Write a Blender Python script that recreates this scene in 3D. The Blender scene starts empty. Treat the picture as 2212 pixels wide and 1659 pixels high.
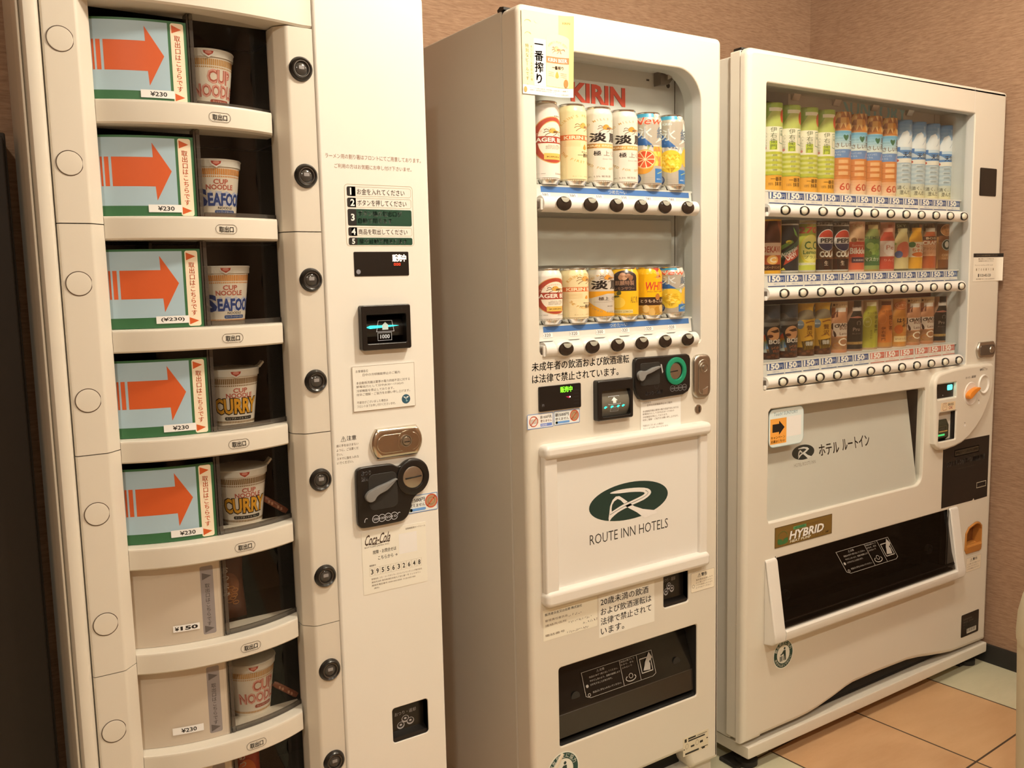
import bpy, bmesh, math, random
from mathutils import Vector, Matrix
from mathutils.geometry import tessellate_polygon
random.seed(4)
SC = bpy.context.scene
COL = SC.collection
PI = math.pi

# ------------------------------------------------------------------ camera
YAW, PITCH, ROLL, FPX = 0.58582, 0.117485, -0.022347, 1939.2
fw = Vector((math.sin(YAW) * math.cos(PITCH), math.cos(YAW) * math.cos(PITCH), -math.sin(PITCH)))
rt = Vector((math.cos(YAW), -math.sin(YAW), 0.0))
up = rt.cross(fw)
rt, up = rt * math.cos(ROLL) + up * math.sin(ROLL), up * math.cos(ROLL) - rt * math.sin(ROLL)
cam = bpy.data.objects.new('camera', bpy.data.cameras.new('camera'))
COL.objects.link(cam)
cam.matrix_world = Matrix(((rt.x, up.x, -fw.x, 0.0), (rt.y, up.y, -fw.y, -1.5), (rt.z, up.z, -fw.z, 1.293), (0, 0, 0, 1)))
cam.data.sensor_fit = 'HORIZONTAL'
cam.data.sensor_width = 36.0
cam.data.lens = 36.0 * FPX / 2212.0
cam.data.clip_start = 0.05
SC.camera = cam

# ------------------------------------------------------------------ light and exposure
SC.view_settings.view_transform = 'Standard'
SC.view_settings.look = 'None'
SC.view_settings.gamma = 1.0
SC.view_settings.use_curve_mapping = False
SC.view_settings.exposure = 0.0
world = bpy.data.worlds.new('world')
SC.world = world
world.use_nodes = True
world.node_tree.nodes['Background'].inputs[0].default_value = (1.0, 0.78, 0.55, 1)
world.node_tree.nodes['Background'].inputs[1].default_value = 0.02
WARM = (1.0, 0.90, 0.72)
CEIL = 2.5
# unseen fill downlights added behind the viewer: (x, y, watts)
FILL_DOWNLIGHTS = [(-0.45, -2.0, 28.0), (1.0, -2.0, 12.0), (2.35, -2.0, 10.0)]
# opal globe lamps on the ceiling in front of the machines: (x, y, watts)
GLOBES = [(1.25, -0.72, 70.0), (2.40, -0.78, 18.0)]


# ------------------------------------------------------------------ materials
_mc = {}


def _principled(name, col, rough=0.5, metal=0.0, spec=0.5, emit=None, es=0.0, coat=0.0):
    m = bpy.data.materials.new(name)
    m.use_nodes = True
    p = m.node_tree.nodes['Principled BSDF']
    p.inputs['Base Color'].default_value = (col[0], col[1], col[2], 1)
    p.inputs['Roughness'].default_value = rough
    p.inputs['Metallic'].default_value = metal
    p.inputs['Specular IOR Level'].default_value = spec
    if coat:
        p.inputs['Coat Weight'].default_value = coat
        p.inputs['Coat Roughness'].default_value = 0.08
    if emit:
        p.inputs['Emission Color'].default_value = (emit[0], emit[1], emit[2], 1)
        p.inputs['Emission Strength'].default_value = es
    return m


def _lin(c):
    c /= 255.0
    return c / 12.92 if c <= 0.04045 else ((c + 0.055) / 1.055) ** 2.4


def hexlin(h):
    return tuple(_lin(int(h[i:i + 2], 16)) for i in (0, 2, 4))


TINT = (0.95, 0.86, 0.69)


def ink(h, rough=0.45, metal=0.0, wb=True):
    """print colour: the look of the photograph (hex) freed from the warm lamp colour"""
    k = ('ink', h, rough, metal, wb)
    if k not in _mc:
        c = hexlin(h)
        if wb:
            c = tuple(min(0.9, v / t) for v, t in zip(c, TINT))
        _mc[k] = _principled('print_' + h, c, rough, metal)
    return _mc[k]


def glow(h, s):
    k = ('glow', h, s)
    if k not in _mc:
        c = hexlin(h)
        _mc[k] = _principled('lit_' + h, (0.02, 0.02, 0.02), 0.4, emit=c, es=s)
    return _mc[k]


def paint(name, col, rough=0.38, speck=0.04):
    m = _principled(name, col, rough)
    nt = m.node_tree
    p = nt.nodes['Principled BSDF']
    tc = nt.nodes.new('ShaderNodeTexCoord')
    n = nt.nodes.new('ShaderNodeTexNoise')
    n.inputs['Scale'].default_value = 7.0
    n.inputs['Detail'].default_value = 5.0
    mix = nt.nodes.new('ShaderNodeMix')
    mix.data_type = 'RGBA'
    nt.links.new(tc.outputs['Object'], n.inputs['Vector'])
    nt.links.new(n.outputs['Fac'], mix.inputs[0])
    mix.inputs[6].default_value = (col[0], col[1], col[2], 1)
    mix.inputs[7].default_value = (col[0] * (1 - speck), col[1] * (1 - speck), col[2] * (1 - 1.3 * speck), 1)
    nt.links.new(mix.outputs[2], p.inputs['Base Color'])
    n2 = nt.nodes.new('ShaderNodeTexNoise')
    n2.inputs['Scale'].default_value = 900.0
    b = nt.nodes.new('ShaderNodeBump')
    b.inputs['Strength'].default_value = 0.03
    b.inputs['Distance'].default_value = 0.001
    nt.links.new(tc.outputs['Object'], n2.inputs['Vector'])
    nt.links.new(n2.outputs['Fac'], b.inputs['Height'])
    nt.links.new(b.outputs['Normal'], p.inputs['Normal'])
    return m


def clear(name, tint, gloss=0.05, haze=0.0, hazecol=(0.5, 0.48, 0.44)):
    """thin clear plastic or glass: passes light straight through, with a mirror film and an optional dull haze"""
    m = bpy.data.materials.new(name)
    m.use_nodes = True
    nt = m.node_tree
    nt.nodes.clear()
    out = nt.nodes.new('ShaderNodeOutputMaterial')
    t = nt.nodes.new('ShaderNodeBsdfTransparent')
    t.inputs[0].default_value = (tint[0], tint[1], tint[2], 1)
    g = nt.nodes.new('ShaderNodeBsdfGlossy')
    g.inputs['Roughness'].default_value = 0.03
    fr = nt.nodes.new('ShaderNodeLayerWeight')
    fr.inputs['Blend'].default_value = 0.22
    ma = nt.nodes.new('ShaderNodeMath')
    ma.operation = 'MULTIPLY_ADD'
    ma.inputs[1].default_value = 0.09
    ma.inputs[2].default_value = gloss
    mx = nt.nodes.new('ShaderNodeMixShader')
    nt.links.new(fr.outputs['Fresnel'], ma.inputs[0])
    nt.links.new(ma.outputs[0], mx.inputs[0])
    last = t
    if haze:
        d = nt.nodes.new('ShaderNodeBsdfDiffuse')
        d.inputs[0].default_value = (hazecol[0], hazecol[1], hazecol[2], 1)
        m2 = nt.nodes.new('ShaderNodeMixShader')
        m2.inputs[0].default_value = haze
        nt.links.new(t.outputs[0], m2.inputs[1])
        nt.links.new(d.outputs[0], m2.inputs[2])
        last = m2
    nt.links.new(last.outputs[0], mx.inputs[1])
    nt.links.new(g.outputs[0], mx.inputs[2])
    nt.links.new(mx.outputs[0], out.inputs[0])
    return m


PAINT = paint('cream_enamel', (0.76, 0.715, 0.635))
PAINT_L = paint('white_enamel', (0.88, 0.86, 0.81))
PAINT_B = paint('cream_enamel_body', (0.70, 0.665, 0.60), 0.45)
PAINT_W = paint('white_moulding', (0.82, 0.79, 0.75), 0.3, 0.02)
STRIP = paint('cream_door_moulding', (0.74, 0.69, 0.61), 0.42)
COVER = paint('beige_cover_film', (0.60, 0.52, 0.43), 0.4)
INNER = paint('display_lining', (0.62, 0.62, 0.60), 0.3, 0.02)
BLACK = _principled('black_plastic', (0.012, 0.010, 0.009), 0.28)
BLACKM = _principled('black_matt', (0.02, 0.018, 0.016), 0.6)
CHAMBER = _principled('smoked_chamber', (0.020, 0.016, 0.012), 0.2)
GAP = _principled('dark_gap', (0.006, 0.005, 0.004), 0.8)
CHROME = _principled('chrome', (0.62, 0.56, 0.48), 0.18, 1.0)
STEEL = _principled('dull_steel', (0.50, 0.47, 0.42), 0.32, 1.0)
DARKSTEEL = _principled('grey_metal', (0.20, 0.18, 0.16), 0.35, 0.8)
ALU = _principled('can_aluminium', (0.75, 0.73, 0.70), 0.22, 1.0)
GREYP = _principled('grey_plastic', (0.24, 0.24, 0.24), 0.3)
GLASS = clear('window_glass', (0.96, 0.97, 0.96), 0.015)
CLEAR = clear('clear_door_plastic', (0.80, 0.78, 0.74), 0.03)
EDGE = clear('thick_plastic_edge', (0.50, 0.48, 0.45), 0.07, 0.14, (0.36, 0.33, 0.30))
FLAP = clear('smoked_flap', (0.34, 0.31, 0.28), 0.035)
SLEEVE = clear('clear_sleeve', (0.97, 0.97, 0.97), 0.006)


def wallpaper():
    m = _principled('fibre_wallpaper', (0.3, 0.2, 0.15), 0.75, spec=0.2)
    nt = m.node_tree
    p = nt.nodes['Principled BSDF']
    tc = nt.nodes.new('ShaderNodeTexCoord')
    mp = nt.nodes.new('ShaderNodeMapping')
    mp.inputs['Scale'].default_value = (34, 34, 250)
    n = nt.nodes.new('ShaderNodeTexNoise')
    n.inputs['Scale'].default_value = 1.0
    n.inputs['Detail'].default_value = 6.0
    n.inputs['Roughness'].default_value = 0.65
    n2 = nt.nodes.new('ShaderNodeTexNoise')
    n2.inputs['Scale'].default_value = 5.0
    n2.inputs['Detail'].default_value = 3.0
    cr = nt.nodes.new('ShaderNodeValToRGB')
    cr.color_ramp.elements[0].position = 0.30
    cr.color_ramp.elements[0].color = (0.28, 0.168, 0.108, 1)
    cr.color_ramp.elements[1].position = 0.72
    cr.color_ramp.elements[1].color = (0.46, 0.305, 0.205, 1)
    mix = nt.nodes.new('ShaderNodeMix')
    mix.data_type = 'RGBA'
    mix.blend_type = 'MULTIPLY'
    mix.inputs[0].default_value = 0.35
    cr2 = nt.nodes.new('ShaderNodeValToRGB')
    cr2.color_ramp.elements[0].position = 0.35
    cr2.color_ramp.elements[0].color = (0.80, 0.76, 0.74, 1)
    cr2.color_ramp.elements[1].position = 0.68
    cr2.color_ramp.elements[1].color = (1, 1, 1, 1)
    b = nt.nodes.new('ShaderNodeBump')
    b.inputs['Strength'].default_value = 0.35
    b.inputs['Distance'].default_value = 0.002
    L = nt.links.new
    L(tc.outputs['Object'], mp.inputs[0])
    L(mp.outputs[0], n.inputs['Vector'])
    L(tc.outputs['Object'], n2.inputs['Vector'])
    L(n.outputs['Fac'], cr.inputs[0])
    L(n2.outputs['Fac'], cr2.inputs[0])
    L(cr.outputs[0], mix.inputs[6])
    L(cr2.outputs[0], mix.inputs[7])
    L(mix.outputs[2], p.inputs['Base Color'])
    L(n.outputs['Fac'], b.inputs['Height'])
    L(b.outputs[0], p.inputs['Normal'])
    return m


def tiles():
    m = _principled('floor_tiles', (0.4, 0.25, 0.15), 0.38)
    nt = m.node_tree
    L = nt.links.new
    p = nt.nodes['Principled BSDF']
    tc = nt.nodes.new('ShaderNodeTexCoord')
    mp = nt.nodes.new('ShaderNodeMapping')
    mp.inputs['Rotation'].default_value = (0, 0, math.radians(-3.2))
    L(tc.outputs['Object'], mp.inputs[0])
    sp = nt.nodes.new('ShaderNodeSeparateXYZ')
    L(mp.outputs[0], sp.inputs[0])

    def mth(op, a, b=None, c=None):
        n = nt.nodes.new('ShaderNodeMath')
        n.operation = op
        for i, v in enumerate((a, b, c)):
            if v is None:
                continue
            if isinstance(v, (int, float)):
                n.inputs[i].default_value = v
            else:
                L(v, n.inputs[i])
        return n.outputs[0]
    T = 0.372
    ox, oy = 2.213, 0.180
    u = mth('DIVIDE', mth('SUBTRACT', sp.outputs[0], ox), T)
    v = mth('DIVIDE', mth('ADD', sp.outputs[1], oy + 0.25), T)
    fu, fv = mth('FRACT', u), mth('FRACT', v)
    iu, iv = mth('FLOOR', u), mth('FLOOR', v)
    du = mth('MINIMUM', fu, mth('SUBTRACT', 1.0, fu))
    dv = mth('MINIMUM', fv, mth('SUBTRACT', 1.0, fv))
    grout = mth('LESS_THAN', mth('MINIMUM', du, dv), 0.0075)
    par = mth('MODULO', mth('ADD', iu, 41.0), 4.0)
    green = mth('GREATER_THAN', par, 1.5)
    wn = nt.nodes.new('ShaderNodeTexWhiteNoise')
    wn.noise_dimensions = '2D'
    cb = nt.nodes.new('ShaderNodeCombineXYZ')
    L(iu, cb.inputs[0])
    L(iv, cb.inputs[1])
    L(cb.outputs[0], wn.inputs['Vector'])
    ns = nt.nodes.new('ShaderNodeTexNoise')
    ns.inputs['Scale'].default_value = 6.0
    ns.inputs['Detail'].default_value = 8.0
    ns.inputs['Roughness'].default_value = 0.7
    mp2 = nt.nodes.new('ShaderNodeMapping')
    mp2.inputs['Scale'].default_value = (0.7, 2.6, 1)
    L(tc.outputs['Object'], mp2.inputs[0])
    L(mp2.outputs[0], ns.inputs['Vector'])

    def mixc(f, a, b, bt='MIX'):
        n = nt.nodes.new('ShaderNodeMix')
        n.data_type = 'RGBA'
        n.blend_type = bt
        if isinstance(f, (int, float)):
            n.inputs[0].default_value = f
        else:
            L(f, n.inputs[0])
        for i, q in ((6, a), (7, b)):
            if isinstance(q, tuple):
                n.inputs[i].default_value = q + (1,)
            else:
                L(q, n.inputs[i])
        return n.outputs[2]
    orange = mixc(ns.outputs['Fac'], (0.44, 0.235, 0.115), (0.68, 0.44, 0.255))
    orange = mixc(mth('MULTIPLY', wn.outputs['Value'], 0.35), orange, (0.62, 0.42, 0.22))
    grn = mixc(ns.outputs['Fac'], (0.46, 0.44, 0.30), (0.66, 0.62, 0.46))
    base = mixc(green, orange, grn)
    base = mixc(grout, base, (0.07, 0.045, 0.03))
    L(base, p.inputs['Base Color'])
    b = nt.nodes.new('ShaderNodeBump')
    b.inputs['Strength'].default_value = 0.5
    b.inputs['Distance'].default_value = 0.003
    L(mth('SUBTRACT', mth('MULTIPLY', ns.outputs['Fac'], 0.4), grout), b.inputs['Height'])
    L(b.outputs[0], p.inputs['Normal'])
    return m


# ------------------------------------------------------------------ flat artwork
_gc = {}


def glyphs(s, bold=0.0):
    k = (s, bold)
    if k not in _gc:
        c = bpy.data.curves.new('glyph', 'FONT')
        c.body = s
        c.size = 1.0
        c.resolution_u = 2
        wide = any(ord(ch) > 0x2000 for ch in s)
        c.offset = 0.0 if wide else bold
        o = bpy.data.objects.new('glyph', c)
        COL.objects.link(o)
        bpy.context.view_layer.update()
        me = o.to_mesh()
        vs = [(v.co.x, v.co.y) for v in me.vertices]
        fs = [tuple(p.vertices) for p in me.polygons]
        o.to_mesh_clear()
        bpy.data.objects.remove(o)
        bpy.data.curves.remove(c)
        if wide and bold > 0 and vs:
            n0, v0, f0 = len(vs), list(vs), list(fs)
            d = bold * 0.9
            vs, fs = [], []
            for q, (dx, dy) in enumerate(((-d, -d * 0.5), (d, -d * 0.5), (-d, d * 0.5), (d, d * 0.5))):
                vs += [(x + dx, y + dy) for x, y in v0]
                fs += [tuple(i + q * n0 for i in f) for f in f0]
        if not vs:
            vs, fs = [(0, 0), (0.01, 0), (0, 0.01)], [(0, 1, 2)]
        xs, ys = [v[0] for v in vs], [v[1] for v in vs]
        _gc[k] = (vs, fs, min(xs), max(xs), min(ys), max(ys))
    return _gc[k]


def arc_pts(cx, cz, rx, rz, a0=0.0, a1=360.0, n=28):
    full = abs(a1 - a0) >= 359.9
    m = n if full else n + 1
    return [(cx + rx * math.cos(math.radians(a0 + (a1 - a0) * i / n)), cz + rz * math.sin(math.radians(a0 + (a1 - a0) * i / n))) for i in range(m)]


def rr_pts(x0, z0, x1, z1, r, n=5):
    if r <= 0:
        return [(x0, z0), (x1, z0), (x1, z1), (x0, z1)]
    P = []
    for cx, cz, a in ((x1 - r, z0 + r, -90), (x1 - r, z1 - r, 0), (x0 + r, z1 - r, 90), (x0 + r, z0 + r, 180)):
        P += [(cx + r * math.cos(math.radians(a + 90 * i / n)), cz + r * math.sin(math.radians(a + 90 * i / n))) for i in range(n + 1)]
    return P


def spline(P, n=6, closed=False):
    """Catmull-Rom through the points"""
    out = []
    m = len(P)
    for i in range(m if closed else m - 1):
        p0 = P[(i - 1) % m] if closed or i > 0 else P[i]
        p1, p2 = P[i], P[(i + 1) % m]
        p3 = P[(i + 2) % m] if closed or i + 2 < m else P[(i + 1) % m]
        for k in range(n):
            t = k / n
            out.append(tuple(0.5 * (2 * b + (c - a) * t + (2 * a - 5 * b + 4 * c - d) * t * t + (3 * b - a - 3 * c + d) * t ** 3) for a, b, c, d in zip(p0, p1, p2, p3)))
    if not closed:
        out.append(P[-1])
    return out


class Art:
    def __init__(s):
        s.items = []
        s.z = 1

    def up(s, n=1):
        s.z += n
        return s

    def raw(s, vs, fs, col):
        s.items.append((vs, fs, col, s.z))
        return s

    def poly(s, pts, col, holes=()):
        loops = [[Vector((p[0], p[1], 0)) for p in L] for L in [pts] + list(holes)]
        flat = [(v.x, v.y) for L in loops for v in L]
        return s.raw(flat, [tuple(t) for t in tessellate_polygon(loops)], col)

    def rect(s, x0, z0, x1, z1, col, r=0.0):
        return s.poly(rr_pts(x0, z0, x1, z1, r), col)

    def frame(s, x0, z0, x1, z1, t, col, r=0.0):
        return s.poly(rr_pts(x0, z0, x1, z1, r), col, [rr_pts(x0 + t, z0 + t, x1 - t, z1 - t, max(0, r - t))])

    def ell(s, cx, cz, rx, rz, col, rot=0.0, n=28):
        P = arc_pts(0, 0, rx, rz, n=n)
        c, q = math.cos(rot), math.sin(rot)
        return s.poly([(cx + x * c - z * q, cz + x * q + z * c) for x, z in P], col)

    def ring(s, cx, cz, rx, rz, t, col, n=32, a0=0.0, a1=360.0):
        if abs(a1 - a0) >= 359.9:
            return s.poly(arc_pts(cx, cz, rx, rz, n=n), col, [arc_pts(cx, cz, rx - t, rz - t, n=n)])
        return s.poly(arc_pts(cx, cz, rx, rz, a0, a1, n) + arc_pts(cx, cz, rx - t, rz - t, a1, a0, n), col)

    def line(s, pts, w, col):
        for (x0, z0), (x1, z1) in zip(pts, pts[1:]):
            d = math.hypot(x1 - x0, z1 - z0) or 1e-9
            nx, nz = -(z1 - z0) / d * w / 2, (x1 - x0) / d * w / 2
            s.raw([(x0 + nx, z0 + nz), (x0 - nx, z0 - nz), (x1 - nx, z1 - nz), (x1 + nx, z1 + nz)], [(0, 1, 2, 3)], col)
        return s

    def text(s, t, x, z, w, h, col, bold=0.0, shear=0.0, rot=0.0):
        """text squeezed into the box (x, z)-(x+w, z+h); w or h None keeps the proportions"""
        vs, fs, a, b, c, d = glyphs(t, bold)
        if h is None:
            h = w * (d - c) / (b - a)
        if w is None:
            w = h * (b - a) / max(d - c, 0.3)
        sx, sz = w / (b - a), h / (d - c)
        co, si = math.cos(rot), math.sin(rot)
        P = []
        for px, pz in vs:
            qz = (pz - c) * sz
            qx = (px - a) * sx + qz * shear
            P.append((x + qx * co - qz * si, z + qx * si + qz * co))
        return s.raw(P, fs, col)

    def vtext(s, t, cx, ztop, size, col, bold=0.0, pitch=1.08):
        for i, ch in enumerate(t):
            vs, fs, a, b, c, d = glyphs(ch, bold)
            z0 = ztop - size * (0.88 + i * pitch)
            if ch == 'ー':
                s.raw([(cx - (py - 0.35) * size, z0 + px * size) for px, py in vs], fs, col)
                continue
            s.raw([(cx + (px - (a + b) / 2) * size, z0 + py * size) for px, py in vs], fs, col)
        return s

    def arctext(s, t, cx, cz, r, a0, a1, size, col, bold=0.0, inside=False):
        n = len(t)
        for i, ch in enumerate(t):
            if ch == ' ':
                continue
            an = math.radians(a0 + (a1 - a0) * (i + 0.5) / n)
            vs, fs, a, b, c, d = glyphs(ch, bold)
            ro = an - PI / 2 + (PI if inside else 0)
            co, si = math.cos(ro), math.sin(ro)
            ox, oz = cx + r * math.cos(an), cz + r * math.sin(an)
            s.raw([(ox + (px - (a + b) / 2) * size * co - (py - 0.35) * size * si, oz + (px - (a + b) / 2) * size * si + (py - 0.35) * size * co) for px, py in vs], fs, col)
        return s

    def lines(s, rows, x, ztop, w, h, col, gap=1.5, bold=0.0):
        """rows of small print filling a width; a row may be (text, fraction of the width[, indent])"""
        for i, r in enumerate(rows):
            t, f, ind = (r, 1.0, 0.0) if isinstance(r, str) else (r + (0.0,))[:3]
            if t:
                s.text(t, x + ind * w, ztop - h - i * h * gap, w * f, h, col, bold)
        return s


# ------------------------------------------------------------------ mesh builder
ROOT = {}


class MB:
    def __init__(s):
        s.bm = bmesh.new()
        s.mats = []

    def mi(s, m):
        if m not in s.mats:
            s.mats.append(m)
        return s.mats.index(m)

    def join(s, t, m=None):
        if m is not None:
            i = s.mi(m)
            for f in t.faces:
                f.material_index = i
        me = bpy.data.meshes.new('tmp')
        t.to_mesh(me)
        t.free()
        s.bm.from_mesh(me)
        bpy.data.meshes.remove(me)
        return s

    def box(s, x0, x1, y0, y1, z0, z1, m, bevel=0.0, seg=2):
        t = bmesh.new()
        r = bmesh.ops.create_cube(t, size=1.0)
        for v in r['verts']:
            v.co = Vector((x0 + (v.co.x + 0.5) * (x1 - x0), y0 + (v.co.y + 0.5) * (y1 - y0), z0 + (v.co.z + 0.5) * (z1 - z0)))
        if bevel:
            bmesh.ops.bevel(t, geom=t.edges[:], offset=bevel, segments=seg, affect='EDGES', profile=0.5)
        return s.join(t, m)

    def loft(s, secs, m, closed=True, caps=True, loop=False):
        t = bmesh.new()
        V = [[t.verts.new(p) for p in sec] for sec in secs]
        n = len(secs[0])
        pairs = list(zip(V, V[1:]))
        if loop:
            pairs.append((V[-1], V[0]))
        for A, B in pairs:
            for i in range(n if closed else n - 1):
                j = (i + 1) % n
                try:
                    t.faces.new((A[i], A[j], B[j], B[i]))
                except ValueError:
                    pass
        if caps and not loop:
            for P in (V[0], V[-1]):
                try:
                    t.faces.new(P)
                except ValueError:
                    pass
        bmesh.ops.recalc_face_normals(t, faces=t.faces[:])
        return s.join(t, m)

    def prism(s, pts, axis, a, b, m, bevel=0.0, seg=2):
        def P(p, h):
            return {'x': (h, p[0], p[1]), 'y': (p[0], h, p[1]), 'z': (p[0], p[1], h)}[axis]
        t = bmesh.new()
        A = [t.verts.new(P(p, a)) for p in pts]
        B = [t.verts.new(P(p, b)) for p in pts]
        n = len(pts)
        ca = t.faces.new(A)
        cb = t.faces.new(B[::-1])
        for i in range(n):
            t.faces.new((A[i], B[i], B[(i + 1) % n], A[(i + 1) % n]))
        bmesh.ops.recalc_face_normals(t, faces=t.faces[:])
        if bevel:
            es = [e for e in t.edges if ca in e.link_faces or cb in e.link_faces]
            bmesh.ops.bevel(t, geom=es, offset=bevel, segments=seg, affect='EDGES', profile=0.5)
        bmesh.ops.triangulate(t, faces=[f for f in t.faces if len(f.verts) > 4])
        return s.join(t, m)

    def panel(s, x0, x1, z0, z1, yf, yb, m, R=0.0, fil=0.006, holes=(), hm=None, seg=4, lip=0.0015, outer=None):
        """plate facing -Y with a rounded front edge; holes = lists of (x, z) points cut right through"""
        def ring(d):
            if outer:
                return outer(d)
            return rr_pts(x0 + d, z0 + d, x1 - d, z1 - d, max(R - d, 0.0002), 6)
        t = bmesh.new()
        rings = []
        for k in range(seg + 1):
            a = PI / 2 * k / seg
            d, y = fil * (1 - math.sin(a)), yf + fil * (1 - math.cos(a))
            rings.append([t.verts.new((p[0], y, p[1])) for p in ring(d)])
        rings.append([t.verts.new((p[0], yb, p[1])) for p in ring(0)])
        n = len(rings[0])
        for A, B in zip(rings, rings[1:]):
            for i in range(n):
                t.faces.new((A[i], A[(i + 1) % n], B[(i + 1) % n], B[i]))
        edges = [t.edges.get((rings[0][i], rings[0][(i + 1) % n])) for i in range(n)]
        bedges = [t.edges.get((rings[-1][i], rings[-1][(i + 1) % n])) for i in range(n)]
        hi = []
        hcount = []
        for h in holes:
            k = len(h)
            cx, cz = sum(p[0] for p in h) / k, sum(p[1] for p in h) / k
            area = sum(h[i][0] * h[(i + 1) % k][1] - h[(i + 1) % k][0] * h[i][1] for i in range(k))
            h = list(h) if area > 0 else list(h)[::-1]

            def off(d):
                o = []
                for i in range(k):
                    a, b, c = h[i - 1], h[i], h[(i + 1) % k]
                    e1, e2 = Vector((b[0] - a[0], b[1] - a[1])), Vector((c[0] - b[0], c[1] - b[1]))
                    e1.normalize()
                    e2.normalize()
                    nn = Vector((e1.y, -e1.x)) + Vector((e2.y, -e2.x))
                    nn = nn / max(nn.length_squared / 2, 0.3)
                    o.append((b[0] + nn.x * d, b[1] + nn.y * d))
                return o
            lo = [t.verts.new((p[0], yf, p[1])) for p in off(lip)]
            mi = [t.verts.new((p[0], yf + lip * 0.35, p[1])) for p in off(lip * 0.35)]
            l1 = [t.verts.new((p[0], yf + lip, p[1])) for p in h]
            l2 = [t.verts.new((p[0], yb, p[1])) for p in h]
            for A, B in ((lo, mi), (mi, l1), (l1, l2)):
                for i in range(k):
                    f = t.faces.new((A[i], B[i], B[(i + 1) % k], A[(i + 1) % k]))
                    if A is l1 and hm is not None:
                        hi.append((f, hm[len(hcount)] if isinstance(hm, (list, tuple)) else hm))
            edges += [t.edges.get((lo[i], lo[(i + 1) % k])) for i in range(k)]
            bedges += [t.edges.get((l2[i], l2[(i + 1) % k])) for i in range(k)]
            hcount.append(1)
        i0 = s.mi(m)
        for es, ny in ((edges, -1), (bedges, 1)):
            g = bmesh.ops.triangle_fill(t, edges=es, use_beauty=True, use_dissolve=False, normal=(0, ny, 0))
        for f in t.faces:
            f.material_index = i0
        if hm is not None:
            for f, q in hi:
                if q is not None:
                    f.material_index = s.mi(q)
        return s.join(t)

    def lathe(s, prof, m, c=(0, 0, 0), axis='z', n=32, a0=0.0, a1=360.0, sx=1.0):
        """profile of (radius, height); axis 'z' up or 'y' towards the viewer (height counted along -Y)"""
        t = bmesh.new()
        full = abs(a1 - a0) > 359.9
        cols = []
        for i in range(n if full else n + 1):
            a = math.radians(a0 + (a1 - a0) * i / n)
            row = []
            for r, h in prof:
                x, y = r * math.cos(a), r * math.sin(a)
                p = (c[0] + x * sx, c[1] + y, c[2] + h) if axis == 'z' else (c[0] + x * sx, c[1] - h, c[2] + y)
                row.append(t.verts.new(p))
            cols.append(row)
        N = len(cols)
        for i in range(N if full else N - 1):
            A, B = cols[i], cols[(i + 1) % N]
            for k in range(len(prof) - 1):
                t.faces.new((A[k], B[k], B[k + 1], A[k + 1]))
        bmesh.ops.remove_doubles(t, verts=t.verts[:], dist=1e-6)
        bmesh.ops.recalc_face_normals(t, faces=t.faces[:])
        return s.join(t, m)

    def tube(s, pts, r, m, n=8):
        P = [Vector(p) for p in pts]
        secs = []
        ref = Vector((0.13, 0.27, 0.95))
        for i, p in enumerate(P):
            d = (P[min(i + 1, len(P) - 1)] - P[max(i - 1, 0)]).normalized()
            u = d.cross(ref).normalized()
            v = d.cross(u)
            secs.append([tuple(p + (u * math.cos(2 * PI * k / n) + v * math.sin(2 * PI * k / n)) * r) for k in range(n)])
        return s.loft(secs, m)

    def ellipsoid(s, c, rx, ry, rz, m, n=20):
        t = bmesh.new()
        bmesh.ops.create_uvsphere(t, u_segments=n, v_segments=n // 2, radius=1.0)
        for v in t.verts:
            v.co = Vector((c[0] + v.co.x * rx, c[1] + v.co.y * ry, c[2] + v.co.z * rz))
        return s.join(t, m)

    def art(s, A, fn, step=None, lay=0.00012, fit=None, clip=None, vstep=None):
        """lay the flat artwork on a surface: fn(u, v, offset) -> point"""
        t = bmesh.new()
        for vs, fs, col, z in A.items:
            i = s.mi(col)
            fx, dx = fit or (1.0, 0.0)
            V = [t.verts.new((x * fx + dx, y, z * lay)) for x, y in vs]
            for f in fs:
                try:
                    t.faces.new([V[k] for k in f]).material_index = i
                except ValueError:
                    pass
        if clip:
            for sg in (-1, 1):
                bmesh.ops.bisect_plane(t, geom=t.verts[:] + t.edges[:] + t.faces[:], dist=1e-7, plane_co=(sg * clip, 0, 0), plane_no=(sg, 0, 0), clear_outer=True)
        if vstep:
            ys = [v.co.y for v in t.verts]
            for k in range(math.ceil(min(ys) / vstep), math.floor(max(ys) / vstep) + 1):
                bmesh.ops.bisect_plane(t, geom=t.verts[:] + t.edges[:] + t.faces[:], dist=1e-7, plane_co=(0, k * vstep, 0), plane_no=(0, 1, 0))
        if step:
            xs = [v.co.x for v in t.verts]
            k0, k1 = math.ceil(min(xs) / step), math.floor(max(xs) / step)
            for k in range(k0, k1 + 1):
                bmesh.ops.bisect_plane(t, geom=t.verts[:] + t.edges[:] + t.faces[:], dist=1e-7, plane_co=(k * step, 0, 0), plane_no=(1, 0, 0))
        for v in t.verts:
            v.co = Vector(fn(v.co.x, v.co.y, v.co.z))
        return s.join(t)

    def done(s, name, parent=None, label=None, smooth=32, loc=None):
        if parent is not None:
            off = ROOT.get(parent.name, Vector((0, 0, 0)))
        else:
            off = Vector(loc) if loc else Vector((0, 0, 0))
        for v in s.bm.verts:
            v.co -= off
        me = bpy.data.meshes.new(name)
        s.bm.to_mesh(me)
        s.bm.free()
        for m in s.mats:
            me.materials.append(m)
        if smooth:
            me.polygons.foreach_set('use_smooth', [True] * len(me.polygons))
            me.set_sharp_from_angle(angle=math.radians(smooth))
        o = bpy.data.objects.new(name, me)
        COL.objects.link(o)
        if smooth:
            o.modifiers.new('normals', 'WEIGHTED_NORMAL').keep_sharp = True
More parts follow.
